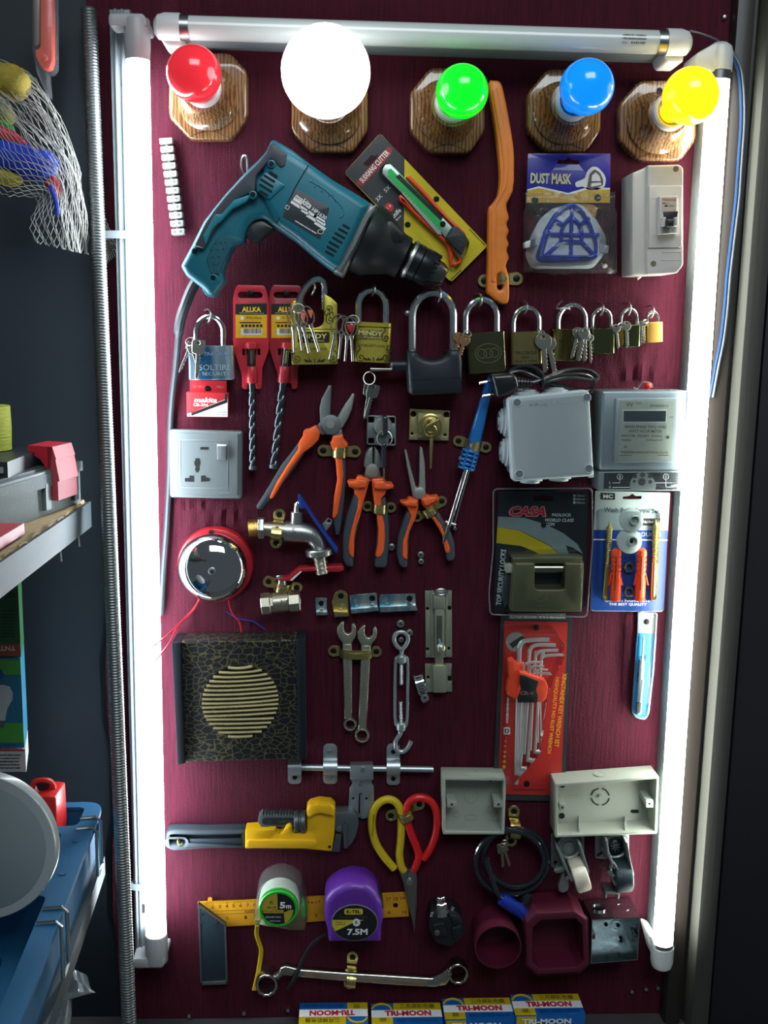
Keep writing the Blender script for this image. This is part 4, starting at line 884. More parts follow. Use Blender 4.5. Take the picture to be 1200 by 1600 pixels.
WR = mat('red_wire', (196, 30, 44), .4); WB = mat('blue_wire', (36, 54, 150), .4)
for pts in ([(312, 936, 14), (303, 950, 8), (294, 960, 7), (272, 983, 30), (240, 1010, 62)], [(310, 936, 14), (304, 951, 8), (279, 977, 14), (264, 1005, 40), (242, 1034, 62)], [(357, 936, 14), (359, 948, 6), (364, 960, 5), (374, 972, 5), (377, 988, 4)]): mb = MB(); mb.ptube(pts, .95, 6, k=6); t.add('red_wire', mb, WR)
mb = MB(); mb.ptube([(353, 955, 4), (372, 966, 5), (396, 971, 5), (414, 984, 4)], .95, 6, k=6); solo('loose_wire', 'short blue wire end curling above the patterned speaker box', 'wire', mb, WB)
# ================================================================ PLIERS
PST = mat('plier_steel', (122, 130, 130), .5, .6, var=.1); PST2 = mat('plier_steel_pale', (166, 170, 164), .45, .7, var=.08)
ORN = mat('orange_grip', (238, 96, 40), .42, var=.04); GRP = mat('slate_grip', (58, 70, 78), .55, var=.05)
def traced(t, name, m, pts, h0, h1, bev, r=1.5, parent=None, holes=(), back=0): mb = MB(); mb.px(rnd(pts, r, 3), h0, h1, bev, holes, back=back); return t.add(name, mb, m, parent)
t = Thing('pliers', 'open combination pliers with spread orange and slate handles', 'pliers', 500, 700, 0, 'pliers clipped to the board')
traced(t, 'jaw', PST, [(513.6, 602), (518, 602.4), (518, 610), (517, 629), (516, 650), (530, 660), (528, 678), (508, 680), (500, 658), (499.4, 638), (502, 624)], 5, 15, 2)
traced(t, 'jaw', PST2, [(551, 614), (554.6, 617), (550, 640), (543, 656), (535, 669), (530, 672), (524, 660), (527, 652), (538, 633), (546, 622)], 5, 14, 2)
mb = MB(); mb.disc(517, 664, 15.5, 4, 17, 28, 1); pv = t.add('pivot', mb, PST); mb = MB(); mb.disc(516, 663, 6.5, 17, 17.6, 18); t.add('rivet', mb, PST2, pv)
traced(t, 'neck', PST, [(500, 660), (496, 665), (501, 678), (505, 680), (512, 674)], 5, 14, 1); traced(t, 'neck', PST, [(519, 676), (520, 684), (536, 682), (534, 670)], 5, 14, 1)
traced(t, 'grip', GRP, [(466, 692), (456, 706), (440, 726), (420, 760), (400, 792), (402, 796), (410, 797), (416, 788), (428, 778), (446, 752), (462, 730), (478, 706)], 4, 17, 4, 3, back=3)
traced(t, 'grip_cover', ORN, [(494, 665), (501, 676), (498, 688), (488, 698), (474, 708), (459, 728), (444, 750), (428, 778), (424, 781), (421, 778), (432, 754), (448, 728), (466, 702), (466, 692), (473, 682), (474, 674), (478, 671), (484, 670)], 5, 20, 3, 2)
traced(t, 'grip', GRP, [(520, 700), (540, 700), (541, 745), (539, 780), (534, 820), (531, 836), (524, 838), (520, 812), (524, 780), (529, 750), (524, 720)], 3, 15, 4, 3, back=2)
traced(t, 'grip_cover', ORN, [(520, 681), (536, 679), (537, 686), (544, 694), (543, 699), (536, 702), (535, 718), (537, 742), (534, 770), (528, 804), (522, 812), (519, 809), (522, 778), (527, 750), (524, 718), (519, 701), (515, 692), (518, 690)], 5, 19, 3, 2)
clip(531, 705, 2, -26, 24, -13, 12, 18, 19, 'metal clip across the right handle of the open combination pliers', h0=1.5)
t = Thing('pliers', 'closed diagonal cutting pliers with orange finger guards, middle pair', 'pliers', 580, 800, 0, 'pliers clipped to the board')
PST3 = mat('cutter_steel', (148, 156, 150), .42, .7, var=.05)
traced(t, 'jaw', PST3, [(583, 698), (576, 701), (571, 709), (569, 719), (568, 729), (571, 732), (583, 725)], 5, 16, 3); traced(t, 'jaw', PST3, [(585, 698), (591, 704), (595, 714), (597, 731), (592, 732), (584, 725)], 5, 16, 3)
traced(t, 'neck', PST3, [(569, 742), (573, 728), (592, 728), (595, 746), (590, 752), (574, 752)], 5, 14, 1); mb = MB(); mb.disc(582, 736, 11, 5, 18, 24, 1); t.add('pivot', mb, mat('pivot_grey', (140, 138, 128), .5, .5))
traced(t, 'grip', GRP, [(553, 770), (547.5, 786), (540, 809), (535, 840), (535, 874), (540, 885), (552, 887), (553, 870), (556, 840), (566, 800), (570, 776)], 4, 17, 4, 3, back=3)
traced(t, 'grip_cover', ORN, [(542.5, 752.5), (547.5, 750.6), (555.6, 751), (558.7, 744), (564, 744), (578, 750), (574, 766), (568, 787), (562.5, 809), (557.5, 822), (554, 840), (553, 871), (550.6, 872), (545, 866), (544, 856), (546, 840), (552.5, 815), (559, 794), (560, 780), (553, 772), (554, 765), (545, 761)], 5, 20, 3, 2)
traced(t, 'finger_guard', ORN, [(543, 752), (556, 752), (560, 748), (575, 751), (572, 762), (556, 763), (545, 760)], 14, 27, 3, 2)
traced(t, 'grip', GRP, [(595, 780), (602.5, 775), (606, 796), (609, 821), (609, 850), (605, 882.5), (601, 888), (586, 887.5), (585, 882), (586, 865), (589, 830), (588, 800)], 4, 17, 4, 3, back=3)
traced(t, 'grip_cover', ORN, [(581, 751), (583, 748), (601, 747), (603, 754), (612.5, 755), (615.6, 759), (615, 764), (604, 766), (602.5, 772.5), (596, 780), (597, 801), (601, 820), (602, 840), (600, 862), (595, 870), (590, 872), (586, 869), (590, 850), (591, 827), (588, 802), (584, 785.6), (582, 770)], 5, 20, 3, 2)
traced(t, 'finger_guard', ORN, [(584, 752), (601, 751), (604, 756), (613, 757), (614, 763), (603, 765), (585, 764)], 14, 27, 3, 2)
clip(592, 792, 3, -18, 19, -12, 13, 16, 20, 'metal clip across the right handle of the closed diagonal cutters')
t = Thing('pliers', 'long-nose pliers with thin open jaws under the brass cabinet lock', 'pliers', 665, 800, 0, 'pliers clipped to the board')
traced(t, 'jaw', PST2, [(633, 702), (635.6, 704), (642, 731), (650, 760), (658, 768), (650, 779), (645, 777), (643, 765), (637, 734), (632.5, 707)], 5, 14, 1.5, .8); traced(t, 'jaw', PST2, [(657, 698), (660, 700), (664, 724), (665, 765), (661, 776), (652, 770), (655, 757), (655.6, 734), (656, 704)], 5, 14, 1.5, .8)
mb = MB(); mb.disc(656, 771, 9.5, 4, 17, 22, 1); t.add('pivot', mb, PST2)
traced(t, 'grip', GRP, [(636, 797), (629, 815), (621, 839), (619, 865), (623, 882), (629, 888), (637, 887), (637.5, 872), (640, 838), (648, 812), (644, 802)], 4, 16, 4, 3, back=3)
traced(t, 'grip_cover', ORN, [(625, 785), (625.6, 783), (636, 782.5), (639, 777), (654, 781), (654, 794), (650, 811), (640, 831), (637, 846), (637, 875), (632.5, 874), (629, 870), (629, 847.5), (635, 830), (642.5, 807.5), (637, 796), (635.6, 793), (629, 790.6)], 5, 19, 3, 2)
traced(t, 'finger_guard', ORN, [(626, 785), (637, 784), (640, 780), (653, 783), (652, 792), (636, 791)], 14, 26, 3, 2)
traced(t, 'grip', GRP, [(676, 804), (686, 801), (692.5, 812), (704, 830), (710, 847), (712, 870), (710, 876), (702, 878), (698, 875), (696, 860), (690, 832)], 4, 16, 4, 3, back=3)
traced(t, 'grip_cover', ORN, [(658, 780.6), (669, 773), (672.5, 776), (684, 774), (687, 779), (685, 785), (676, 792), (678, 806), (690, 821), (696, 836), (704, 859), (702, 864), (699, 865.6), (696, 862.5), (692.5, 840), (685, 825), (673, 808), (666, 796), (660, 790)], 5, 19, 3, 2)
traced(t, 'finger_guard', ORN, [(661, 782), (670, 776), (684, 776), (685, 781), (668, 791), (664, 791)], 14, 26, 3, 2)
clip(670, 796, -32, -22, 24, -13, 12, 16, 20, 'metal clip across the right handle of the long-nose pliers')

# ================================================================ CABINET LOCKS
t = Thing('cabinet_lock', 'grey square cabinet lock with a black-headed key, above the diagonal cutters', 'cabinet lock', 596, 673)
GLK = mat('grey_diecast', (124, 134, 136), .5, .5, var=.06)
mb = MB(); mb.px(rnd([(573, 649), (619, 650), (619, 697), (573, 695)], 4), 1, 9, 1, [rnd(rect(x, y, 9, 9), 1) for x, y in ((580, 656), (612, 657), (580, 689), (612, 690))]); t.add('plate', mb, GLK)
mb = MB(); u, v = P(598, 665, 14); mb.lathe([(12, 8), (11, 16), (8.5, 16), (8.5, 18)], (u, v, 0), (0, 0, 1), 24); t.add('cylinder', mb, PST2)
k = Thing('key_bunch', 'black-headed keys on a ring in the grey cabinet lock', 'keys', 600, 690, 10, 'keys left in the cabinet locks')
BKH = mat('black_key_head', (36, 42, 48), .3, coat=.4)
mb = MB(); mb.px(rnd(rect(602, 666, 8, 30), 3.5), 17, 40, 2, back=2); k.add('key_head', mb, BKH)
mb = MB(); mb.ptube([(601+12*math.cos(a), 685+12*math.sin(a), 30+2*math.cos(a)) for a in [2*math.pi*i/22 for i in range(22)]], .8, 6, True); k.add('ring', mb, STEEL)
mb = MB(); mb.px(rnd(rect(600, 712, 7.5, 38), 3), 22, 34, 2, back=2); k.add('key_head', mb, BKH); mb = MB(); mb.px([(598.5, 730), (601.5, 730), (601, 750), (600, 752), (599, 748)], 26, 29, .4); k.add('key_blade', mb, KEYM)
t = Thing('cabinet_lock', 'brass-toned rectangular cabinet lock with a key in its barrel', 'cabinet lock', 671, 664)
BLK_ = mat('olive_brass_plate', (172, 164, 118), .45, .7, var=.1)
mb = MB(); mb.px([(640.7, 638.7), (703, 642), (701, 688.7), (639, 687)], 1, 5, .5, [circ(646, 647, 4.6, 14), circ(697.5, 648, 4.6, 14), circ(644, 677.5, 2.3, 10), circ(695.5, 679.5, 2.3, 10)]); t.add('plate', mb, BLK_)
mb = MB(); mb.px([(653, 645), (690, 647), (689, 685), (653, 684)], 4.5, 10, .8); t.add('case', mb, BLK_)
u, v = P(673, 665, 16); mb = MB(); mb.lathe([(15, 9), (15, 15), (13, 16), (13, 13), (11, 13), (11, 18), (7, 19)], (u, v, 0), (0, 0, 1), 28); t.add('barrel', mb, BRASSY)
mb = MB(); mb.disc(673, 660, 6, 18, 20.5, 18, .6); t.add('keyway', mb, BRASS)
k = Thing('key_bunch', 'thin brass keys on a ring in the brass-toned cabinet lock', 'keys', 673, 680, 15, 'keys left in the cabinet locks')
mb = MB(); mb.px([(663, 668), (665, 665), (686, 654), (687, 656), (676, 664), (666, 670)], 20, 34, .6); k.add('key', mb, BRASSY)
mb = MB(); mb.ptube([(673+10*math.cos(a), 673+9*math.sin(a), 28+2*math.cos(a)) for a in [2*math.pi*i/20 for i in range(20)]], .9, 6, True); k.add('ring', mb, BRASSY)
mb = MB(); mb.px([(672, 680), (676.5, 680), (677, 694), (676, 706), (674.5, 732), (672, 733), (671.5, 712), (671, 700)], 22, 26, .6); k.add('key', mb, BRASSY)

# ================================================================ SOLDERING IRON
t = Thing('soldering_iron', 'blue-handled soldering iron slanting down to a thin steel tip', 'soldering iron', 735, 720)
BLH = mat('bright_blue_handle', (16, 104, 176), .35, coat=.3, var=.03)
def along(a, b, h): A = Vector(Q(*a, h)); B = Vector(Q(*b, h)); return A, (B-A).normalized(), (B-A).length
A, ax, L = along((768, 586), (741, 690), 20)
mb = MB(); mb.lathe([(3, 0), (4.6, 2), (6.2, L*.4), (7.8, L*.8), (8.2, L)], A, ax, 22); t.add('handle', mb, BLH)
A, ax, L = along((740, 692), (736, 706), 20); mb = MB(); mb.lathe([(6.5, 0), (6.5, L)], A, ax, 18); t.add('waist', mb, BLH)
A, ax, L = along((736, 703), (728, 733), 20)
for i in range(5): mb = MB(); z = L*i/4.6; mb.lathe([(10.5, z), (11, z+1), (11, z+2.2), (10.5, z+3.2)], A, ax, 22); t.add('cage_ring', mb, BLH)
for i in range(6):
    a = math.pi/3*i; x_ = ax.cross(Vector((0, 0, 1))).normalized(); y_ = ax.cross(x_); p = A+(x_*math.cos(a)+y_*math.sin(a))*9.6; mb = MB(); mb.lathe([(1.5, 0), (1.5, L)], p, ax, 8); t.add('cage_bar', mb, BLH)
mb = MB(); mb.lathe([(8, 1), (8, L*.9)], A, ax, 16); t.add('cage_core', mb, mat('deep_blue', (10, 56, 110), .6)); mb = MB(); mb.disc(719, 716, 2.4, 28, 31.5, 10); t.add('cage_screw', mb, STEEL)
mb = MB(); mb.ptube([(728, 733, 22), (702, 820, 22)], 2.8, 12); t.add('barrel', mb, CHROME); mb = MB(); mb.ptube([(733, 735, 22), (709, 822, 22)], 1.3, 8); t.add('support_rod', mb, CHROME)
mb = MB(); A, ax, L = along((702, 818), (692, 850), 22); mb.lathe([(2.4, 0), (2.2, L*.8), (.5, L)], A, ax, 10); t.add('tip', mb, mat('tip_steel', (130, 132, 130), .35, 1))
mb = MB(); mb.ptube([(696, 815, 22), (712, 820, 22)], 2, 8); t.add('tip_clamp', mb, STEEL)
mb = MB(); mb.ptube([(768, 587, 20), (772, 578, 16), (782, 572, 10)], 2.2, 8, k=4); t.add('cord_exit', mb, BLACK)
clip(738, 694, 13, -22, 22, -12, 12, 17, 26, 'pale brass clip around the neck of the blue soldering iron', h0=1.5)
t = Thing('plug_lead', 'bundled black mains lead with a two-pin plug on top of the grey junction box', 'mains lead', 850, 595)
CRD = mat('black_cord', (22, 25, 29), .35, coat=.2, var=.05)
mb = MB(); mb.px(rnd([(768, 586), (802, 583), (809, 590), (812, 606), (797, 616), (777, 622), (773, 604)], 5), 34, 62, 5, n=3, back=5); pg = t.add('plug', mb, CRD)
for a, b in (((774, 594), (748, 599)), ((778, 615), (753, 619))):
    A, ax, L = along(a, b, 46); mb = MB(); mb.lathe([(1.9, 0), (1.9, L*.5)], A, ax, 10); t.add('pin_sleeve', mb, CRD, pg); mb = MB(); mb.lathe([(2.3, L*.5), (2.3, L-1), (1.4, L)], A, ax, 10); t.add('pin', mb, CHROME, pg)
A, ax, L = along((808, 598), (832, 598), 46)
for i in range(5): mb = MB(); mb.lathe([(7-i*.7, L*i/5), (7-i*.7, L*i/5+L/7)], A, ax, 14); t.add('strain_relief', mb, CRD, pg)
loops = [[(832, 598, 46), (858, 590, 44), (884, 580, 40), (912, 577, 36), (931, 585, 34), (932, 593, 36), (912, 592, 40), (886, 590, 46), (848, 597, 50)], [(848, 597, 44), (870, 601, 40), (892, 607, 36), (912, 612, 34), (923, 608, 34), (927, 597, 36), (920, 588, 38), (900, 585, 42), (870, 588, 48), (846, 596, 52)], [(846, 594, 40), (828, 585, 36), (812, 580, 36), (796, 583, 38), (806, 575, 34), (824, 572, 34), (840, 578, 38), (850, 590, 44)], [(850, 592, 38), (872, 582, 34), (896, 577, 32), (918, 580, 30), (930, 588, 30)], [(846, 596, 36), (868, 606, 32), (890, 611, 30), (912, 616, 28), (925, 613, 28)], [(847, 590, 30), (832, 580, 30), (816, 577, 30), (800, 580, 30)]]
for l in loops: mb = MB(); mb.ptube(l, 2.5, 8, k=5); t.add('cord_loop', mb, CRD)
mb = MB(); mb.ptube([(847+3*math.cos(a), 594+11*math.sin(a), 44+12*math.cos(a)) for a in [2*math.pi*i/14 for i in range(14)]], 1.3, 6, True); t.add('tie', mb, BLACK)

# ================================================================ JUNCTION BOX AND METER
t = Thing('junction_box', 'pale grey square plastic junction box with round cable grommets', 'junction box', 855, 680)
JB = mat('junction_grey', (156, 168, 170), .4, var=.02); JBL = mat('junction_light', (180, 192, 196), .4, var=.02)
mb = MB(); mb.px(rnd([(797, 627), (919, 617), (924, 739), (803, 747)], 6), 1, 56, 1.5); t.add('body', mb, JBL)
mb = MB(); mb.px(rnd([(793, 621), (921, 609), (928, 744), (800, 753)], 8), 54, 68, 2.5, n=3); lid = t.add('lid', mb, JBL)
mb = MB(); mb.px(rnd([(799, 627), (917, 616), (922, 739), (806, 748)], 3), 67.5, 68.8, .3); t.add('lid_face', mb, JB, lid)
for x, y in ((808, 629.5), (917, 621.5), (920, 732.5), (811.5, 741)):
    mb = MB(); mb.px(circ(x, y, 7.2, 20), 68.5, 69.8, .4, [circ(x, y, 5.6, 20)]); t.add('screw_ring', mb, JBL, lid); mb = MB(); mb.disc(x, y, 5.6, 68.6, 69, 16); t.add('screw_recess', mb, mat('recess_grey', (104, 118, 122), .5), lid)
t.text('100 x 100 x 70', 884, 627.5, 45, 5.5, 69, JBL, 176, lid, ext=.3); t.text('Dingye', 841, 632, 28, 5, 69, mat('emboss_grey', (150, 162, 164), .4), 176, lid, ext=.3)
def grommet(o, ax):
    mb = MB(); mb.lathe([(19, -3), (19, 4), (15.5, 5), (15.5, 8), (12, 9), (12, 11), (9, 11), (9, 10), (5, 10), (5, 12), (3, 12), (3, 10)], o, ax, 26); t.add('grommet', mb, JBL)
a = P(797, 627, 56); b = P(803, 747, 56); c_ = P(919, 617, 56); d_ = P(924, 738, 56)
for k_ in (.28, .68): grommet((a[0]+(b[0]-a[0])*k_, a[1]+(b[1]-a[1])*k_, 28), (-1, 0, 0))
for k_ in (.26, .64): grommet((a[0]+(c_[0]-a[0])*k_, a[1]+(c_[1]-a[1])*k_, 30), (0, 1, 0)); grommet((b[0]+(d_[0]-b[0])*k_, b[1]+(d_[1]-b[1])*k_, 30), (0, -1, 0))
mb = MB(); mb.px(rnd([(915, 738), (928, 736), (928, 746), (920, 747)], 2), 40, 56, 1); t.add('fixing_lug', mb, JBL)

t = Thing('electricity_meter', 'silver electricity meter in a clear case with a blank display', 'meter', 1005, 690)
MS = mat('meter_silver', (136, 146, 154), .4, .6, var=.06, bump=.05); MSH = mat('meter_inner_grey', (128, 140, 144), .4, .4)
mb = MB(); mb.px(rnd([(941, 611), (1076, 611), (1070, 734), (936, 734)], 4), 2, 40, 3); base = t.add('case', mb, MS)
mb = MB(); mb.px([(963, 623), (1059, 622), (1056, 723), (959, 723)], 39, 47, 1.5); fr_ = t.add('inner_frame', mb, mat('meter_frame', (158, 170, 174), .35, .5))
mb = MB(); mb.px([(968.7, 626), (1054, 626), (1049, 719), (965, 719)], 46.6, 47.6, .2); lb = t.add('face_plate', mb, mat('meter_face', (140, 146, 136), .5))
mb = MB(); mb.px([(972.5, 640), (1042.5, 640), (1041.5, 660.5), (972.5, 660.5)], 47.4, 48, .2); lr = t.add('display_rim', mb, mat('lcd_rim', (172, 180, 172), .4), lb)
mb = flatpx([(974.5, 642), (1041, 642), (1040, 658.7), (974.5, 658.7)], 48.3); t.add('display', mb, mat('blank_lcd', (34, 48, 54), .15, coat=.5), lb)
MT = mat('meter_print', (52, 54, 50), .5, var=0)
for s_, x, y, w, h_, m_ in (('VV', 984, 632, 11, 6, mat('meter_red', (96, 34, 40), .5)), ('Type', 998, 630, 10, 3, MT), ('IDO62053-11', 1030, 634, 28, 4, MT), ('SINGE-PHASE TWO WIRE', 1008.7, 667, 65, 4.8, MT), ('WATT-HOUR METER', 1008, 673.8, 52, 4.6, MT), ('DDS7178a  220/240V  50/60Hz', 1003, 681, 64, 3.6, MT), ('10(40)A', 979, 688, 15, 3.6, MT), ('1600imp/kWh', 1022.7, 688, 26, 3.6, MT), ('No', 977.6, 698, 5, 3.4, MT), ('YUEQINGSHI YANGZI ELECTRICAL CO.,LTD', 1006.7, 707, 74, 3.8, MT), ('kWh', 1049, 652, 6, 2.6, MT)): t.text(s_, x, y, w, h_, 48.0, m_, 0, lb, bold=.015)
for x0, x1, y in ((968, 987, 711.5), (1028, 1045, 711.5)): mb = MB(); mb.px(rect((x0+x1)/2, y, x1-x0, .8), 47.5, 47.9); t.add('rule_line', mb, MT, lb)
mb = MB(); mb.disc(1043.5, 683, 2.6, 47, 48.2, 12); t.add('pulse_lamp', mb, mat('lamp_dark', (74, 80, 70), .3), lb)
mb = MB(); mb.px(rnd([(935, 737), (1070, 735.5), (1068, 767), (935, 766.5)], 2), 2, 38, 2); tb = t.add('terminal_block', mb, MSH)
mb = flatpx([(944, 739), (1063, 738), (1062, 765), (943, 764)], 38.3); bk = t.add('terminal_label', mb, mat('terminal_black', (24, 30, 34), .3), tb)
mb = MB(); mb.px(rnd([(984, 765), (985, 752), (992, 742), (1002, 738.5), (1012, 739), (1020, 746), (1025, 756), (1025, 765)], 3), 38, 40, .5); wn = t.add('terminal_window', mb, mat('silver_window', (176, 184, 184), .25, .5), tb)
for x, y, r in ((992, 744, 3.4), (1004, 742, 4), (1016, 744, 3.4), (1003, 753, 6), (991, 752, 2.4), (1016, 753, 3)): mb = MB(); mb.disc(x, y, r, 39.5, 40.6, 12); t.add('terminal_screw', mb, MT, wn)
for x in (968.5, 1040.5): mb = MB(); mb.px(circ(x, 745, 4.6, 16), 38, 38.6, 0, [circ(x, 745, 3.8, 16)]); t.add('diagram_circle', mb, TXT_W, bk); t.text('1' if x < 1000 else '8', x, 745, 2.2, 4.4, 38.7, TXT_W, 0, bk)
for pl_ in (((957, 754.5), (968.5, 754.5), (968.5, 750)), ((957, 761.5), (987, 761.5)), ((1024, 754.5), (1050, 754.5)), ((1040.5, 750), (1040.5, 761), (1050, 761))): mb = MB(); mb.ptube([(x, y, 38.4) for x, y in pl_], .35, 4); t.add('diagram_line', mb, TXT_W, bk)
t.text('LOAD', 1055, 759, 12, 4, 38.6, TXT_W, 0, bk); t.text('L', 953, 754, 2, 4, 38.6, TXT_W, 0, bk); t.text('N', 953, 761, 2.4, 4, 38.6, TXT_W, 0, bk)
mb = MB(); mb.px(rnd([(940, 610.5), (1077, 610.5), (1071, 734.8), (935, 734.8)], 4), 1.5, 52, 3); t.add('clear_cover', mb, film('meter_cover', (250, 254, 254), .3, .06, .04))
mb = MB(); mb.px(rnd([(934.5, 736.5), (1070.5, 735), (1068.5, 767.5), (934.5, 767)], 2), 1.5, 44, 2); t.add('clear_terminal_cover', mb, film('meter_cover'))
sl = Thing('meter_seal', 'small red seal on a wire loop on top of the electricity meter', 'seal', 1010, 603)
mb = MB(); mb.ball(Q(1012.5, 603, 28), 4.4, 16, 10); sl.add('seal_bead', mb, mat('red_seal', (214, 30, 30), .3)); mb = MB(); mb.ptube([(990, 606, 26), (996, 607, 26), (1002, 599, 26), (1009, 597, 26), (1018, 600, 26), (1019, 606, 26)], 1, 6, k=4); sl.add('wire_loop', mb, STEEL)
# ================================================================ BLISTER PACKS ON THE RIGHT
t = Thing('padlock_pack', 'dark blister pack holding a rectangular shutter padlock, under the junction box', 'packaged padlock', 845, 865)
CK = mat('pack_navy_black', (26, 32, 38), .35, coat=.2)
mb = MB(); mb.px(rnd([(779, 768), (920, 768), (915, 885), (910, 958), (771, 957), (774, 880)], 3), 12, 13, 0, [rnd([(833, 776), (844, 775), (848, 772), (853, 775), (865, 775), (865, 783), (834, 783)], 2)]); cd = t.add('card', mb, CK)
mb = flatpx(rnd([(778, 807), (819, 809), (852, 819), (880, 833), (902, 850), (911, 866), (896, 856), (884, 852), (888, 864), (876, 868), (859, 852), (833, 839), (810, 828), (777, 824)], .8), 13.3); t.add('grey_swoosh', mb, mat('swoosh_grey', (112, 128, 128), .35), cd)
mb = flatpx(rnd([(777, 824), (810, 828.5), (833, 840), (859, 853), (874, 867), (871, 872), (852, 872), (836, 862), (814, 853), (775.6, 848.5)], .8), 13.4); t.add('yellow_swoosh', mb, mat('swoosh_yellow', (170, 154, 20), .35), cd)
t.text('CASA', 824.5, 799, 59, 17, 13.4, mat('casa_pale', (206, 150, 150), .4), 0, cd, bold=.075, shear=.25); t.text('CASA', 824.5, 799, 56, 15, 13.6, mat('casa_red', (160, 26, 38), .4), 0, cd, bold=.035, shear=.25)
PW = mat('print_dim_white', (182, 190, 188), .5, var=0)
t.text('PADLOCK', 877.6, 804.6, 30, 4.8, 13.4, PW, 0, cd, bold=.02); t.text('WORLD CLASS', 874, 812.7, 45, 5.2, 13.5, PW, 0, cd, shear=.2, bold=.02); t.text('CON', 860, 819, 14, 5, 13.5, PW, 0, cd, shear=.2, bold=.02)
for i, s_ in enumerate(('74mm', '84mm', '94mm')): t.text(s_, 907, 774.5+i*5.4, 13, 3.6, 13.4, PW, 0, cd, shear=.2); mb = MB(); mb.px(rect(897.5, 774.5+i*5.4, 3.6, 3.6), 13, 13.4); t.add('size_box', mb, PW, cd)
t.text('TOP SECURITY LOCKS', 783, 902, 89, 8.5, 13.4, PW, -87, cd, bold=.03, shear=.15)
PB = mat('shutter_padlock_olive', (108, 110, 84), .35, .7, var=.06)
mb = MB(); mb.px(rnd([(804, 880), (836, 880), (836, 918), (839, 921), (879, 921), (882, 918), (883, 880), (913, 880), (909.5, 957), (799, 956)], 2), 14, 42, 2.5); pk = t.add('padlock_body', mb, PB)
mb = MB(); mb.px([(801, 872), (909, 870), (912, 881), (883, 881), (836, 881), (804, 881)], 14, 36, 1); t.add('padlock_top', mb, PB, pk)
mb = MB(); A = Vector(Q(832, 888, 30)); B = Vector(Q(886, 888, 30)); mb.cyl(A, B, 6, None, 18); t.add('shutter_bar', mb, mat('bar_steel', (150, 150, 130), .25, 1), pk)
mb = MB(); mb.px(rect(859, 908, 44, 26), 13.2, 16); t.add('opening_back', mb, mat('opening_dark', (20, 26, 30), .3), pk)
t.text('CASA', 858, 935.6, 44, 11, 42.6, mat('olive_emboss', (132, 134, 104), .3, .7), 0, pk, ext=.2); t.text('HARDENED', 858, 946, 36, 4, 42.6, mat('olive_emboss'), 0, pk, ext=.2); t.text('MADE IN', 899, 897, 18, 3, 42.6, mat('olive_emboss'), 0, pk)
mb = MB(); mb.px(rnd(rect(796, 889, 12, 13), 2), 15, 26, 1); t.add('packed_key_head', mb, mat('milky_plastic', (168, 172, 160), .4)); mb = MB(); mb.px(rnd([(790, 897), (797, 897), (797, 940), (789, 950), (784, 930)], 2), 15, 20, 1); t.add('packed_key_sleeve', mb, mat('sleeve_dark', (50, 60, 70), .3))
mb = MB(); mb.disc(850, 820, 4.2, 12.8, 15.5, 14, .8); t.add('fixing_screw', mb, SCREWB)
o1 = rnd([(771, 764), (925, 763), (926, 845), (917, 964), (766, 960), (764, 927), (770.6, 859)], 7); 
mb = MB(); mb.px(o1, 11, 15, 1.5); mb.px(rnd([(795, 868), (912, 866), (911, 958), (794, 957)], 6), 15, 48, 6, n=3); t.add('blister', mb, film('clear_blister_crisp', (250, 252, 252), .25, .06, 0, .3, 45))
mb = MB(); mb.ptube([(x, y, 13.5) for x, y in o1], 1.0, 6, True); t.add('blister_rim', mb, film('rim_plastic', (214, 220, 222), .8, .12, .22))
# wash basin screws
t = Thing('screw_set_pack', 'blue and white card of orange wall plugs and long brass screws, under the meter', 'packaged screws', 982, 862)
mb = MB(); mb.px(rnd([(930.6, 767), (1047.5, 770), (1043, 842), (1037, 956), (922.5, 955), (927, 842)], [2, 2, .1, 6, 6, .1]), 2, 3.4, 0, [rnd([(973, 776), (983, 775), (988, 771), (993, 775), (1003, 775), (1002, 780), (973, 780)], 1.5)]); cd = t.add('card', mb, mat('card_pale_grey', (166, 180, 178), .35))
mb = flatpx(rnd([(928, 828), (1044, 829), (1043, 842), (1037, 955), (923, 954), (927, 842)], [.1, .1, .1, 6, 6, .1]), 3.7); bl = t.add('blue_print', mb, mat('card_blue', (24, 66, 142), .35), cd)
mb = flatpx([(927, 842), (1043, 843), (1043, 845), (927, 844)], 3.9); t.add('white_rule', mb, TXT_W, bl)
mb = flatpx(rnd([(938, 770), (961, 770.5), (961, 781), (938, 780.5)], 1.5), 3.7); lg = t.add('logo_block', mb, TXT_K, cd); t.text('MC', 950, 775.6, 15, 6, 3.9, mat('logo_pale', (196, 206, 204), .5), 0, lg, bold=.04)
t.text('Wash Basin Screw Set', 987, 797.5, 87, 7.5, 3.7, mat('print_navy', (30, 52, 74), .5), 1, cd, bold=.01); mb = flatpx([(1004, 810), (1032, 810), (1031, 822), (1004, 821)], 3.7); nb = t.add('number_box', mb, TXT_K, cd); t.text('M8x110mm', 1013, 815.5, 15, 4, 4.0, TXT_W, 0, nb)
t.text('PRODUCTS', 1008, 835, 50, 6.5, 3.9, TXT_W, 0, bl); t.text('QUALITY FIXING SETS', 980, 938.7, 70, 4.6, 3.9, TXT_W, 0, bl, bold=.02); t.text('THE BEST QUALITY', 981, 944.6, 59, 4.8, 3.9, TXT_W, 0, bl, bold=.02)
NY = mat('translucent_nylon', (176, 190, 184), .4, coat=.1)
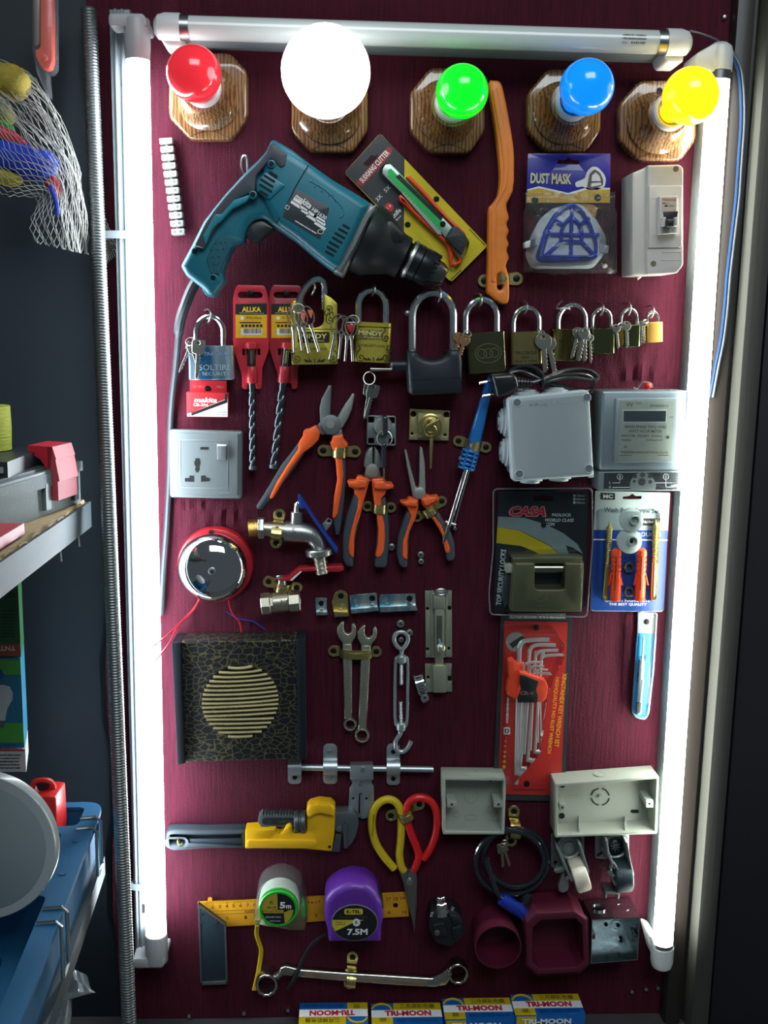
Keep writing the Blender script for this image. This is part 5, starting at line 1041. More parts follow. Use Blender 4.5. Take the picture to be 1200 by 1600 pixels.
for x, y, r, hx, h in ((984, 846, 19.5, 989, 20), (987, 813, 18.8, 992, 23)):
    mb = MB(); mb.px(circ(x, y, r, 32), h-5, h, 1.2); w_ = t.add('nylon_washer', mb, NY); mb = MB(); mb.px(circ(hx, y, 8, 20), h-1, h+5, 1, [circ(hx, y, 5.4, 20)]); t.add('washer_collar', mb, NY, w_); mb = MB(); mb.disc(hx-2, y, 3, h, h+.5, 12); t.add('bore', mb, HOLE if h == 20 else mat('bore_grey', (120, 140, 138), .5), w_)
PL_ = mat('orange_plug', (248, 84, 36), .38, var=.03)
for x0 in (955, 995.5):
    A = Vector(Q(x0+8, 857, 14)); B = Vector(Q(x0+(6.5 if x0 < 960 else 4), 938, 14)); ax = (B-A).normalized(); L = (B-A).length
    pr = [(3, 0), (5.5, 2)]
    for i in range(5): z = 6+i*L*.09; pr += [(6.4, z), (6.4, z+L*.055), (5.2, z+L*.06), (5.2, z+L*.085)]
    pr += [(6.2, L*.58), (6.6, L*.7), (6.6, L)]
    mb = MB(); mb.lathe(pr, A, ax, 18); pg = t.add('wall_plug', mb, PL_); 
    for s in (-1, 1): mb = MB(); mb.px([(x0+7+s*7, 895), (x0+7+s*11.5, 915), (x0+7+s*9, 914), (x0+7+s*6, 900)], 11, 16, .6); t.add('plug_fin', mb, PL_, pg)
    mb = MB(); mb.ptube([(x0+8, 870, 20.2), (x0+6, 922, 20.8)], .8, 5); t.add('plug_slit', mb, mat('slit_red', (160, 40, 20), .6), pg)
for a, b in (((953, 814), (945, 937)), ((1025, 811), (1020, 937))):
    A = Vector(Q(*a, 10)); B = Vector(Q(*b, 10)); ax = (B-A).normalized(); L = (B-A).length; pr = [(.4, 0), (2.6, 8)]
    for i in range(22): z = 8+L*.5*i/22; pr += [(4.2, z), (3.2, z+L*.011)]
    pr += [(3.8, L*.53), (3.9, L)]
    mb = MB(); mb.lathe(pr, A, ax, 14); t.add('hanger_screw', mb, BRASSY)
for y in (887, 925): mb = MB(); mb.px(circ(983, y, 9, 6), 4, 9, .6, [circ(983, y, 5, 16)]); t.add('nut', mb, mat('dull_nut', (120, 116, 104), .35, .9))
mb = MB(); mb.px(rnd([(940, 800), (1034, 800), (1028, 940), (938, 940)], 8), 3.6, 28, 6, n=3); t.add('blister', mb, CLEAR)
# screwdriver tester in sleeve
t = Thing('voltage_tester', 'slim tester screwdriver in a blue backed clear sleeve beside the right tube light', 'tester', 1008, 1040)
mb = MB(); mb.px(rnd([(997, 956), (1028, 958), (1026, 990), (1022, 1050), (1015, 1115), (1009, 1125), (1000, 1124), (993, 1121), (987, 1112), (990, 1070), (994, 1010), (996, 990)], 4), 2, 4.5, .8); sl = t.add('sleeve', mb, mat('sleeve_silver', (166, 178, 180), .3))
mb = flatpx(rnd([(996, 989), (1026, 990), (1022, 1050), (1014, 1113), (1008, 1123), (1000, 1122), (993, 1119), (988, 1111), (991, 1070), (994, 1010)], 4), 4.8); bl = t.add('blue_card', mb, mat('sleeve_blue', (54, 146, 200), .3, coat=.4), sl)
t.text('TESTER', 1002, 1044, 44, 10, 5.1, mat('tester_print', (36, 60, 80), .4), 94, bl, bold=.03); scribble(t, 1014, 1070, 60, 2.6, 5.1, TXT_W, 94, bl)
mb = MB(); A = Vector(Q(1006, 992, 10)); B = Vector(Q(998, 1116, 10)); ax = (B-A).normalized(); L = (B-A).length
mb.lathe([(1, 0), (1.6, 3), (1.6, L*.3), (3, L*.31), (3.6, L*.36), (3.6, L*.97), (2.6, L)], A, ax, 14); t.add('tester_body', mb, mat('clear_acrylic', (210, 222, 224), .12, .1, coat=1)); mb = MB(); mb.px(rect(998, 1106, 7, 16, 5), 12, 14.6, .5); t.add('tester_cap', mb, BLACK)
mb = MB(); mb.px([(1003, 1062), (1007, 1062), (1003, 1100), (999, 1100)], 12.5, 14.2, .4); t.add('neon_tube', mb, mat('neon_grey', (170, 184, 186), .2))
mb = MB(); mb.disc(1011, 972, 4.4, 4, 6.5, 14, .6); sc_ = t.add('fixing_screw', mb, SCREWB)
mb = MB(); mb.px(rnd([(998, 957), (1027, 959), (1020, 1060), (1012, 1122), (990, 1116), (995, 1000)], 4), 4.6, 14.5, 3); t.add('clear_sleeve', mb, film('clear_blister_crisp'))
# hex keys
t = Thing('hex_key_pack', 'red blister card with a fan of chrome hex keys in an orange holder', 'hex key set', 835, 1110)
mb = MB(); mb.px([(783, 960), (895, 964), (890, 1050), (882, 1252), (770, 1250), (776, 1100)], 2, 3.2); cd = t.add('card', mb, mat('hex_card_dark', (40, 46, 48), .4))
mb = flatpx([(788, 970), (887, 972), (884, 1050), (876, 1243), (778, 1240), (783, 1100)], 3.4); rd = t.add('red_print', mb, mat('hex_card_red', (164, 38, 34), .38), cd)
mb = flatpx([(795, 958.5), (884, 958.5), (884, 967), (795, 967)], 3.7); st_ = t.add('title_strip', mb, mat('strip_grey', (120, 130, 126), .4), cd); t.text('Durable Wrench', 840, 963, 84, 6, 4.0, mat('strip_print', (206, 212, 206), .4), 0, st_, bold=.03)
YP = mat('hex_yellow', (212, 150, 40), .45, var=0)
t.text('XINGTAIHEX KEY WRENCH SET', 876, 1110, 120, 7, 3.7, YP, 93.5, rd, bold=.015); t.text('HIGHQUALITY NO RUST WRENCH', 864, 1118, 124, 7, 3.7, YP, 93.5, rd, bold=.015)
mb = flatpx(circ(806, 1003, 15.5, 26), 3.7); g_ = t.add('grey_disc', mb, mat('disc_grey', (120, 120, 118), .4), rd); mb = flatpx([(796, 1006), (816, 993), (821, 998), (801, 1013)], 3.9); t.add('disc_mark', mb, TXT_K, g_)
mb = flatpx(rect(792, 1142, 10, 11), 3.7); q_ = t.add('symbol_box', mb, PW, rd); mb = flatpx(circ(792, 1142, 3.6, 14), 3.9, holes=[circ(792, 1142, 2, 12)]); t.add('symbol_ring', mb, TXT_K, q_)
for i, y in enumerate((1158, 1166, 1175, 1182, 1190, 1198)): mb = flatpx(circ(789.5-i*.4, y, 1.2+i*.35, 10), 3.7); t.add('size_dot', mb, YP, rd)
scribble(t, 793, 1110, 40, 4, 3.7, PW, 92, rd); scribble(t, 826, 1234, 50, 2.6, 3.7, mat('dark_red_print', (90, 18, 20), .5), 0, rd)
for x, y in ((838.5, 981), (823.5, 1225)): mb = MB(); mb.disc(x, y, 4.6, 3, 5.6, 14, .6); t.add('fixing_screw', mb, SCREWB)
HX = mat('chrome_hex', (216, 218, 216), .34, .8, var=.05)
keys = [((811, 1036), (812, 1010), (822, 1001), (858, 999), (786.5+20, 1225), 3.0), ((826, 1034), (828, 1016), (838, 1008), (868, 1008), (812, 1205), 2.6), ((836, 1034), (840, 1021), (848, 1017), (872, 1016), (824, 1194), 2.3), ((846, 1030), (850, 1026), (856, 1024), (876, 1023), (835, 1185), 2.0), ((818, 1050), (822, 1038), (830, 1035), (845, 1035), (813, 1190), 1.9), ((828, 1052), (830, 1044), (836, 1041), (850, 1041), (819, 1178), 1.7), ((834, 1054), (836, 1049), (842, 1046), (856, 1047), (829, 1172), 1.4), ((839, 1056), (842, 1052), (846, 1051), (860, 1052), (841, 1160), 1.2), ((844, 1057), (847, 1054), (850, 1053), (862, 1054), (845, 1150), 1.0)]
for i, (a, b, c_, d, e, r) in enumerate(keys):
    h = 13 if i < 4 else 21; x = a[0]; path = cr([Q(*d, h), Q(*c_, h), Q(*b, h), Q(*a, h), Q(*e, h)], 5); mb = MB(); mb.tube(path, r, 6); t.add('hex_key', mb, HX, ang=25)
OH2 = mat('hex_orange', (228, 74, 44), .4)
mb = MB(); mb.px(rnd([(795, 1033), (804, 1031), (806, 1037), (820, 1038), (822, 1048), (816, 1054), (814, 1068), (812, 1092), (806, 1093), (792, 1086), (794, 1070), (797, 1064)], 2), 6, 22, 2); hb = t.add('holder', mb, OH2)
mb = MB(); mb.px(rnd([(812, 1050), (820, 1052), (852, 1063), (857, 1074), (854, 1092), (848, 1098), (810, 1096), (808, 1090), (814, 1070)], 2), 16, 30, 2); hb = t.add('holder', mb, OH2)
mb = MB(); mb.px(rnd([(813, 1055), (820, 1056), (842, 1065), (838, 1078), (841, 1088), (840, 1098), (809, 1098), (809, 1090), (814, 1078), (812, 1066)], 1.5), 29, 32, .8); pn = t.add('holder_label', mb, mat('label_black', (30, 32, 34), .4), hb); t.text('CR-V', 824, 1083, 22, 6, 32.4, mat('cr_red', (150, 110, 104), .4), 0, pn, bold=.02)
mb = MB(); mb.px(rnd([(790, 990), (870, 988), (884, 1012), (882, 1034), (868, 1060), (858, 1090), (846, 1180), (800, 1232), (788, 1228), (792, 1090)], 4), 3.5, 36, 6, n=3); t.add('blister', mb, film('clear_blister_crisp'))
# ================================================================ TAPS AND VALVE
FAU = mat('cast_nickel', (178, 180, 176), .32, .95, var=.12, vs=120, bump=.25, bs=700)
t = Thing('garden_tap', 'nickel garden tap with a long blue lever and brass threaded end', 'tap', 460, 830)
H = 22
A, ax, L = along((388, 826), (405, 825), H); pr = [(10.5, 0)]
for i in range(9): pr += [(11.6, L*i/9+.3), (10.8, L*(i+.5)/9)]
mb = MB(); mb.lathe(pr+[(11, L)], A, ax, 24); t.add('threaded_end', mb, mat('brass_thread', (196, 160, 92), .3, 1))
A, ax, L = along((404, 825), (413, 825), H); mb = MB(); mb.lathe([(13.5, 0), (14, .8), (14, L-.8), (13.5, L)], A, ax, 6); t.add('hex_collar', mb, FAU)
A, ax, L = along((412, 826), (447, 829), H); mb = MB(); mb.lathe([(9.5, 0), (9.5, L)], A, ax, 22); t.add('inlet_pipe', mb, NICKEL)
mb = MB(); pth = cr([Q(445, 830, H), Q(458, 831, H), Q(472, 832, H), Q(486, 836, H), Q(495, 846, H), Q(500, 858, H)], 4); n_ = len(pth); mb.tube(pth, [13 if i < n_*.35 else 13-4.5*(i/n_-.35)/.65 for i in range(n_)], 22); body_ = t.add('body', mb, FAU)
t.text('1/2', 459, 830, 9, 5, H+13.4, mat('cast_mark', (110, 112, 108), .5, .8), 80, body_)
A, ax, L = along((464, 818), (464, 800), H); mb = MB(); mb.lathe([(8, 0), (7.6, L)], A, ax, 20); t.add('stem_housing', mb, FAU); A, ax, L = along((464, 802), (464.5, 786), H); mb = MB(); mb.lathe([(4.4, 0), (3.6, L)], A, ax, 14); t.add('stem', mb, NICKEL); mb = MB(); mb.ball(Q(466, 787, H+3), 4, 14, 8); t.add('lever_screw', mb, CHROME)
mb = MB(); mb.px(rnd([(465, 774), (469, 775), (497, 817), (528, 859), (526, 865), (523, 863), (497, 824), (478, 795), (469, 795), (466, 783)], 1.5), H-8, H+8, 1.5); lv = t.add('lever', mb, mat('blue_lever', (20, 58, 150), .4))
mb = MB(); mb.px(rnd([(503, 819), (512, 809.5), (519, 812.5), (518, 819), (509, 830.5)], 2), H+1, H+4, .5, [circ(514, 814, 3, 12)]); t.add('lock_tab', mb, ZINC, lv)
A, ax, L = along((498, 857), (499, 868), H); mb = MB(); mb.lathe([(15.5, 0), (17, 1.5), (17, L-1.5), (15, L)], A, ax, 18); t.add('outlet_nut', mb, FAU)
A, ax, L = along((499, 868), (504, 896), H); pr = []
for i in range(4): pr += [(7.6, L*i/4), (9, L*(i+.75)/4), (7.6, L*(i+.8)/4)]
mb = MB(); mb.lathe(pr+[(7.6, L)], A, ax, 20); t.add('hose_barb', mb, NICKEL)
clip(434, 826, 97, -22, 22, -14, 14, 18, 33, 'shiny clip around the inlet pipe of the garden tap')
t = Thing('ball_valve', 'small nickel ball valve with a red lever handle, below the garden tap', 'valve', 440, 940)
A, ax, L = along((408.5, 944), (469, 938), 18); mb = MB(); mb.lathe([(13.6, 0), (14.4, 1), (14.4, L*.22), (12.5, L*.25), (12.5, L*.36), (11, L*.38), (11, L*.7), (13, L*.72)], A, ax, 8); mb.lathe([(11.4, L*.3), (12.8, L*.32), (12.8, L*.7), (11.4, L*.72)], A, ax, 24); t.add('body', mb, NICKEL)
mb = MB(); mb.lathe([(13.6, L*.72), (14.4, L*.73), (14.4, L-1), (13.6, L), (9, L), (9, L-6)], A, ax, 8); t.add('hex_end', mb, NICKEL)
t.text('3/4', 444, 939, 13, 5, 31.3, mat('cast_mark'), -6)
A, ax, L = along((442, 926), (440, 902), 18); mb = MB(); mb.lathe([(6, 0), (5, L)], A, ax, 14); t.add('stem', mb, NICKEL); A, ax, L = along((438, 903), (437, 898), 20); mb = MB(); mb.lathe([(5, 0), (5, L*.8), (4, L)], A, ax, 6); t.add('handle_nut', mb, CHROME)
mb = MB(); mb.px(rnd([(434, 904), (449, 902.5), (467, 887.5), (491, 886.5), (525, 884.5), (535, 884.5), (538, 891), (530, 894), (491, 893), (473, 893.5), (455, 908), (436, 908)], 2), 11, 27, 1.5); lv = t.add('lever', mb, mat('red_lever', (170, 28, 42), .4)); mb = MB(); mb.px([(453, 906.5), (470, 892), (471.5, 893.5), (456, 908)], 26, 27.6, .2); t.add('print_strip', mb, TXT_W, lv)
clip(443, 914, 12, -24, 21, -14, 13, 17, 22, 'clip with dark ears holding the small ball valve with the red lever')

# ================================================================ BRACKETS, SCREWS
BZ = streaky('blue_zinc', (116, 168, 190), (196, 206, 200), .28, .9, 60)
def bracket(o, holes, lip, m, label):
    t = Thing('corner_bracket', label, 'bracket', sum(p[0] for p in o)/len(o), sum(p[1] for p in o)/len(o), 0, 'corner brackets in a row')
    mb = MB(); mb.px(rnd(o, 2.5), 1, 2.6, .3, [circ(x, y, r, 14) for x, y, r in holes], n=1); t.add('plate', mb, m)
    mb = MB(); mb.px(lip, 1, 14, .4); t.add('flange', mb, m)
    x, y = (lip[0][0]+lip[1][0])/2, (lip[0][1]+lip[1][1])/2
    for k, (hx, hy, r) in enumerate(holes): mb = MB(); mb.disc(hx, hy, r*.96, .2, 1.9, 12); t.add('screw', mb, SCREWB if k != 0 or len(holes) == 1 else STEEL)
    for k in ((.5,) if len(lip) and lip[1][0]-lip[0][0] < 30 else (.22, .8)): xx = lip[0][0]+(lip[1][0]-lip[0][0])*k; yy = lip[0][1]+(lip[1][1]-lip[0][1])*k-1; mb = MB(); mb.pxloft([([(xx-3, yy-6), (xx+3, yy-6), (xx+3, yy+1), (xx-3, yy+1)], 2), ([(xx-1, yy), (xx+1, yy), (xx+1, yy+1), (xx-1, yy+1)], 9)]); t.add('gusset', mb, m)
bracket([(493, 934), (510.4, 934), (511, 957), (494, 957)], ((502, 943, 4.5),), [(494, 956.5), (511, 956.5), (512, 961), (494.5, 961.5)], BZ, 'smallest corner bracket, bluish zinc, far left of the bracket row')
bracket([(520, 955), (519.5, 940), (522, 929), (527, 923.5), (532, 922), (538, 923.5), (543, 929), (544, 940), (544, 956)], ((535.6, 943.6, 3.2), (532.5, 931.6, 4.7)), [(521, 955.5), (544, 956.5), (545.5, 963), (523, 964)], BRASSY, 'yellow corner bracket with a rounded top, second in the bracket row')
bracket([(546.5, 930), (589, 926.4), (590, 949), (548, 953)], ((555.6, 938, 4), (581.6, 935, 4.8)), [(548, 952), (590, 948.5), (592.4, 954.5), (549, 959)], BZ, 'bluish two-hole corner bracket between the yellow one and the widest one')
bracket([(593, 929), (649, 927.6), (650, 946), (593, 949)], ((602.4, 937, 4.5), (640, 935.6, 5)), [(593, 948.5), (650, 946), (652.5, 954), (594, 957)], BZ, 'widest corner bracket, two holes, right end of the bracket row')
for x, y, r, lab in ((626, 975, 6.3, 'bright domed screw above the turnbuckle eye'), (640, 989, 5.6, 'domed screw just right of the turnbuckle eye'), (627, 1000, 4.6, 'screw head inside the turnbuckle eye'), (657.5, 867, 5.4, 'upper of two flat screws below the long-nose pliers'), (658, 877.5, 4.6, 'lower of two flat screws below the long-nose pliers'), (612, 855, 5.5, 'screw peeking out beside the right grip of the diagonal cutters')): wscrew(x, y, r, 5, lab, STEEL if y < 980 or y > 995 else ZINC)
wscrew(711, 826, 3, 9, 'tiny screw at the tip clamp of the soldering iron', CHROME)

# ================================================================ SPANNERS, TURNBUCKLE, BOLTS
SPN = mat('chrome_vanadium', (192, 190, 172), .38, .95, var=.08)
def spanner(label, jaw, sh0, sh1, w0, w1, ring, rr, rh, h0=3, txt=None, ang=88):
    t = Thing('spanner', label, 'spanner', ring[0], ring[1], 0, 'combination spanners')
    mb = MB(); mb.px(rnd(jaw, 1.5, 3), h0, h0+8, 2, n=3); t.add('open_jaw', mb, SPN)
    a, b = sh0, sh1; mb = MB(); mb.px(rnd([(a[0]-w0, a[1]), (a[0]+w0, a[1]), (b[0]+w1, b[1]), (b[0]-w1, b[1])], 1), h0+1, h0+8.5, 2.2, n=3); s_ = t.add('shank', mb, SPN)
    m_ = ((a[0]*.55+b[0]*.45), (a[1]*.55+b[1]*.45)); t.text('CHROME VANADIUM', m_[0], m_[1], (b[1]-a[1])*.62, 4.6, h0+8.9, mat('chrome_raised', (206, 204, 190), .2, 1), ang, s_, ext=.15)
    mb = MB(); mb.px(circ(ring[0], ring[1], rr, 26, rr*.95), h0, h0+9, 2.2, [[(ring[0]+rh*(1+.1*(i % 2))*math.cos(2*math.pi*i/24), ring[1]+rh*(1+.1*(i % 2))*math.sin(2*math.pi*i/24)) for i in range(24)]]); t.add('ring_end', mb, SPN)
    return t
spanner('shorter left combination spanner of the clipped pair', [(538, 971.5), (533, 973), (527, 981), (526.4, 990), (529, 998), (534, 1004), (536, 1010), (549, 1010), (551, 1003), (556, 996), (557, 984), (555, 976), (552, 974), (549.5, 977), (549, 988), (544, 991), (538, 987.5), (537, 980)], (542.5, 1006), (544, 1124), 7.6, 6.3, (547, 1133), 10.4, 6.2, ang=88)
spanner('longer right combination spanner of the clipped pair', [(571, 976), (564, 980), (558, 989), (558.5, 998), (562, 1005), (565, 1012), (579, 1012), (582, 1005), (588, 998), (590, 988), (588, 981), (586, 979), (583, 984), (582, 993), (576, 997), (571, 993.5), (569.5, 985), (571, 979)], (572, 1008), (566, 1140), 7.8, 6.6, (566, 1150), 12, 7.4, ang=92)
clip(555, 1018, 1, -34, 33, -25, 27, 17, 13, 'wide metal clip across the shanks of the two combination spanners')
t = Thing('turnbuckle', 'zinc turnbuckle with an eye at the top and a hook at the bottom', 'turnbuckle', 627, 1080)
TB = mat('galvanised_cast', (170, 182, 184), .45, .8, var=.15, vs=150, bump=.2, bs=500); hh = 10
mb = MB(); mb.ptube([(627, 1026, hh), (628, 1016, hh), (634, 1008, hh), (637.5, 998, hh), (634, 990, hh), (626, 987.5, hh), (618, 991, hh), (616, 1000, hh), (620, 1009, hh), (626, 1014, hh)], 2.9, 10, k=5); t.add('eye_bolt', mb, TB)
for x0, x1 in ((618, 617.5), (637, 636)): mb = MB(); mb.ptube([(622 if x0 < 627 else 633, 1028, hh), (x0, 1037, hh), (x1, 1120, hh), (622 if x0 < 627 else 632, 1136, hh)], 2.3, 8, k=4); t.add('side_rail', mb, TB)
for a, b, r in (((627.5, 1023), (627.5, 1036), 6.4), ((627, 1128), (626.5, 1142), 6)): A, ax, L = along(a, b, hh); mb = MB(); mb.lathe([(r*.7, 0), (r, 2), (r, L-2), (r*.7, L)], A, ax, 16); t.add('collar', mb, TB)
for a, b in (((627, 1034), (627, 1070)), ((626, 1095), (626.5, 1130))):
    A, ax, L = along(a, b, hh); pr = [(2.2, 0)]
    for i in range(14): pr += [(3.2, L*i/14+.2), (2.6, L*(i+.5)/14)]
    mb = MB(); mb.lathe(pr+[(2.4, L)], A, ax, 12); t.add('threaded_rod', mb, ZINC)
mb = MB(); mb.ptube([(626.5, 1138, hh), (625, 1147, hh), (619, 1157, hh), (618, 1166, hh), (622, 1173, hh), (630, 1174, hh), (637, 1168, hh), (642, 1158, hh)], 3.2, 10, k=5); t.add('hook', mb, TB)
t = Thing('tower_bolt', 'upright steel tower bolt with a round knob, right of the turnbuckle', 'bolt', 687, 1000)
TBM = mat('tower_bolt_steel', (184, 188, 166), .42, .85, var=.1, vs=60)
for y0, y1, hl in ((923, 1027, ((668, 951, 2.6), (702, 950, 3.6), (668, 1014, 2.6), (701, 1013, 2.6))), (1037, 1081, ((669, 1058, 2.6), (702, 1060, 4.2)))):
    mb = MB(); mb.px([(664, y0), (706, y0-.5), (706.5, y1), (665, y1+.5)], 1, 2.6, .3, [circ(x, y, r, 12) for x, y, r in hl]); t.add('base_plate', mb, TBM)
    for x, y, r in hl: mb = MB(); mb.disc(x, y, r*.95, .2, 1.8, 10); t.add('screw', mb, SCREWB)
    for x in (675, 698): mb = MB(); mb.px(rect(x, (y0+y1)/2, 3, y1-y0-3), 2.5, 6.5, .8); t.add('channel_rib', mb, TBM)
mb = MB(); mb.px([(677, 930), (696, 930), (696, 952), (677, 952)], 2.5, 13, 2); t.add('top_sleeve', mb, TBM); mb = MB(); mb.px([(679, 935), (694, 935), (693, 1062), (680, 1062)], 3, 11, 2); t.add('slide_bar', mb, TBM); mb = MB(); mb.px([(676, 1040), (697.5, 1040), (697, 1083), (677, 1083)], 2.5, 14, 2); t.add('keeper', mb, TBM)
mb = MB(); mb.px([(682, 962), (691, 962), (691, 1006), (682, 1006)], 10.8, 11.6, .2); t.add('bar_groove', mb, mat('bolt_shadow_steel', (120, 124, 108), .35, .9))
A = Vector(Q(686, 1000, 11)); B = Vector(Q(689, 1011, 26)); mb = MB(); mb.cyl(A, B, 2.6, None, 12); t.add('knob_stem', mb, mat('blued_zinc', (120, 170, 200), .25, .9)); mb = MB(); mb.ball(Q(689, 1012, 27), 6.2, 18, 10, .8); t.add('knob', mb, TBM)
mb = MB(); mb.ptube([(689+9*math.cos(a), 925+4.5*math.sin(a), 12) for a in [2*math.pi*i/18 for i in range(18)]], 2, 8, True); t.add('end_ring', mb, CHROME)
t = Thing('hose_clamp', 'small steel hose clamp lying between turnbuckle and tower bolt', 'hose clamp', 656, 1072)
A = Vector(Q(650, 1070, 17)); B = Vector(Q(664, 1066, 17)); ax = (B-A).normalized(); L = (B-A).length*.95
mb = MB(); mb.lathe([(14, 0), (14.8, 0), (14.8, L), (14, L), (14, 0)], A-Vector((0, 0, 0)), ax, 32, False, False); bn = t.add('band', mb, CHROME)
for i in range(7):
    a = -.9+i*.26; dirv = Vector((0, 0, 1))*math.cos(a)+ax.cross(Vector((0, 0, 1)))*math.sin(a); p = A+ax*(L*.5)+dirv*15; mb = MB(); mb.cyl(p-ax*L*.28, p+ax*L*.28, .55, None, 6); t.add('band_slot', mb, HOLE, bn)
mb = MB(); A, ax2, L2 = along((659, 1094), (669, 1088), 17); mb.lathe([(4.4, 0), (4.8, 1), (4.8, L2-1), (3, L2)], A, ax2, 12); t.add('worm_screw', mb, STEEL); mb = MB(); mb.disc(664, 1090, 5.6, 19, 24, 14, 1); sh_ = t.add('screw_head', mb, ZINC); mb = MB(); cross(mb, 664, 1090, 24.2, 3.2); t.add('cross_recess', mb, HOLE, sh_)
t = Thing('sliding_bolt', 'long horizontal sliding door bolt with a hasp plate', 'bolt', 565, 1205)
AL = mat('zinc_bolt', (186, 196, 198), .4, .9, var=.1, vs=60)
A, ax, L = along((462, 1199), (677, 1202), 9); mb = MB(); mb.lathe([(3.6, 0), (4.2, .8), (4.2, L-.8), (3.6, L)], A, ax, 16); t.add('rod', mb, AL)
for (x0, x1, y0, y1) in ((450, 471, 1184, 1225), (505, 527, 1162, 1225), (604, 625, 1162, 1227)):
    mb = MB(); rnd_top = 3 if x0 == 450 else 9
    mb.px(rnd([(x0, y0), (x1, y0), (x1, y1), (x0, y1)], [rnd_top, rnd_top, 7, 7]), 1, 2.6, .3, [circ((x0+x1)/2, y1-10, 3.8, 12)]); st_ = t.add('strap_plate', mb, AL)
    s = S(x0, 1200, 8); c = P((x0+x1)/2, 1200, 8); a_ = P((x0+x1)/2, 1189, 8); b_ = P((x0+x1)/2, 1211, 8); pth = []
    for i in range(9): an = math.pi*i/8; pth.append((c[0], c[1]+(a_[1]-c[1])*math.cos(an), 2+12*math.sin(an)**.7))
    mb = MB(); sweep(mb, pth, (1, 0, 0), (x1-x0)*s, 1.4); t.add('strap_hump', mb, AL, st_)
    for yy in ((y1-10,) if x0 == 450 else (y1-10, y0+13)): mb = MB(); mb.disc((x0+x1)/2, yy, 3.8, 1.2, 3.2, 12, .4); t.add('screw', mb, SCREWB if x0 != 505 else STEEL, st_)
mb = MB(); mb.px([(547, 1196), (583, 1195), (584, 1219), (547, 1219)], 3, 15, 2); t.add('saddle', mb, AL); mb = MB(); mb.disc(567, 1203, 4.2, 14, 17, 14, .8); t.add('rivet', mb, CHROME)
mb = MB(); mb.px(rnd([(548, 1217), (583, 1216), (580, 1223), (584, 1228), (585, 1270), (578, 1277), (566, 1280), (562, 1277), (548, 1275), (544, 1266), (546, 1232), (551, 1225)], 2), 2.5, 5, .5, [slot(563, 1256, 34, 5, 92), circ(572.5, 1248, 2, 8), circ(552, 1248, 2, 8)]); hs = t.add('hasp', mb, AL)
mb = MB(); mb.px(rnd([(563, 1240), (567, 1246), (566, 1276), (562, 1276)], 1), 4.6, 8, .6); t.add('hasp_lip', mb, CHROME, hs); mb = MB(); mb.disc(563, 1225.5, 3.4, 4.6, 7.5, 12, .6); t.add('hasp_screw', mb, CHROME, hs)

# ================================================================ SPEAKER BOX
def crackle():
    m = mat('crackle_board', (14, 18, 22), .45, var=0); nt = m.node_tree; b = nt.nodes['Principled BSDF']; N = nt.nodes.new; L = nt.links.new
    tc = N('ShaderNodeTexCoord'); mp = N('ShaderNodeMapping'); mp.inputs['Scale'].default_value = (1, .6, 1.5); v = N('ShaderNodeTexVoronoi'); v.feature = 'DISTANCE_TO_EDGE'; v.inputs['Scale'].default_value = 100
    nz = N('ShaderNodeTexNoise'); nz.inputs['Scale'].default_value = 45; mx = N('ShaderNodeMix'); mx.data_type = 'VECTOR'; mx.inputs[0].default_value = .012
    L(tc.outputs['Object'], mp.inputs[0]); L(tc.outputs['Object'], nz.inputs[0]); L(mp.outputs[0], mx.inputs[4]); L(nz.outputs['Color'], mx.inputs[5]); L(mx.outputs[1], v.inputs['Vector'])
    r = N('ShaderNodeValToRGB'); e = r.color_ramp.elements; e[0].position = .03; e[0].color = lin((132, 120, 84)); e[1].position = .06; e[1].color = lin((16, 22, 28)); L(v.outputs['Distance'], r.inputs[0]); L(r.outputs[0], b.inputs['Base Color'])
    e1 = N('ShaderNodeMath'); e1.operation = 'LESS_THAN'; e1.inputs[1].default_value = .03; L(v.outputs['Distance'], e1.inputs[0]); L(e1.outputs[0], b.inputs['Metallic']); return m
t = Thing('speaker_box', 'square black speaker box with gold crackle pattern and round slatted grille', 'speaker', 375, 1095)
SPB = mat('speaker_black', (20, 26, 34), .4, var=.05)
mb = MB(); mb.px(rnd([(280, 1003), (466, 1000), (466, 1186), (289, 1191)], 2), 2, 39, 1.5); t.add('cabinet', mb, crackle())
for l in ([(268, 1005), (282, 1004), (289, 1193), (277, 1196)], [(463, 999), (477, 998), (478.5, 1186), (465, 1187.5)]): mb = MB(); mb.px(l, 2, 44, 1); t.add('side_rail', mb, SPB)
mb = MB(); u, v = P(375.4, 1096, 40); r = 59*S(375, 1096, 40); mb.lathe([(r, 36), (r+1, 39), (r+1, 40.5), (r-.8, 40.5), (r-.8, 39.3), (0, 39.3)], (u, v, 0), (0, 0, 1), 48); g_ = t.add('grille_well', mb, HOLE)
GS = mat('brushed_gold_slat', (182, 170, 126), .42, .8, var=.1)
for i in range(17):
    y = 1096-54+i*6.75; d = abs(y-1096)/57.0; hw = 60*math.sqrt(max(0, 1-d*d))
    if hw < 6: continue
    sl = -.05 if i < 12 else -.02
    mb = MB(); a = [Q(375.4+hw*k, y+sl*hw*k+2.2*(1-k*k)*(1 if i < 9 else .4), 42) for k in [-1+2*j/12 for j in range(13)]]; mb.tube(a, 2.1, 8); t.add('grille_slat', mb, GS, g_)

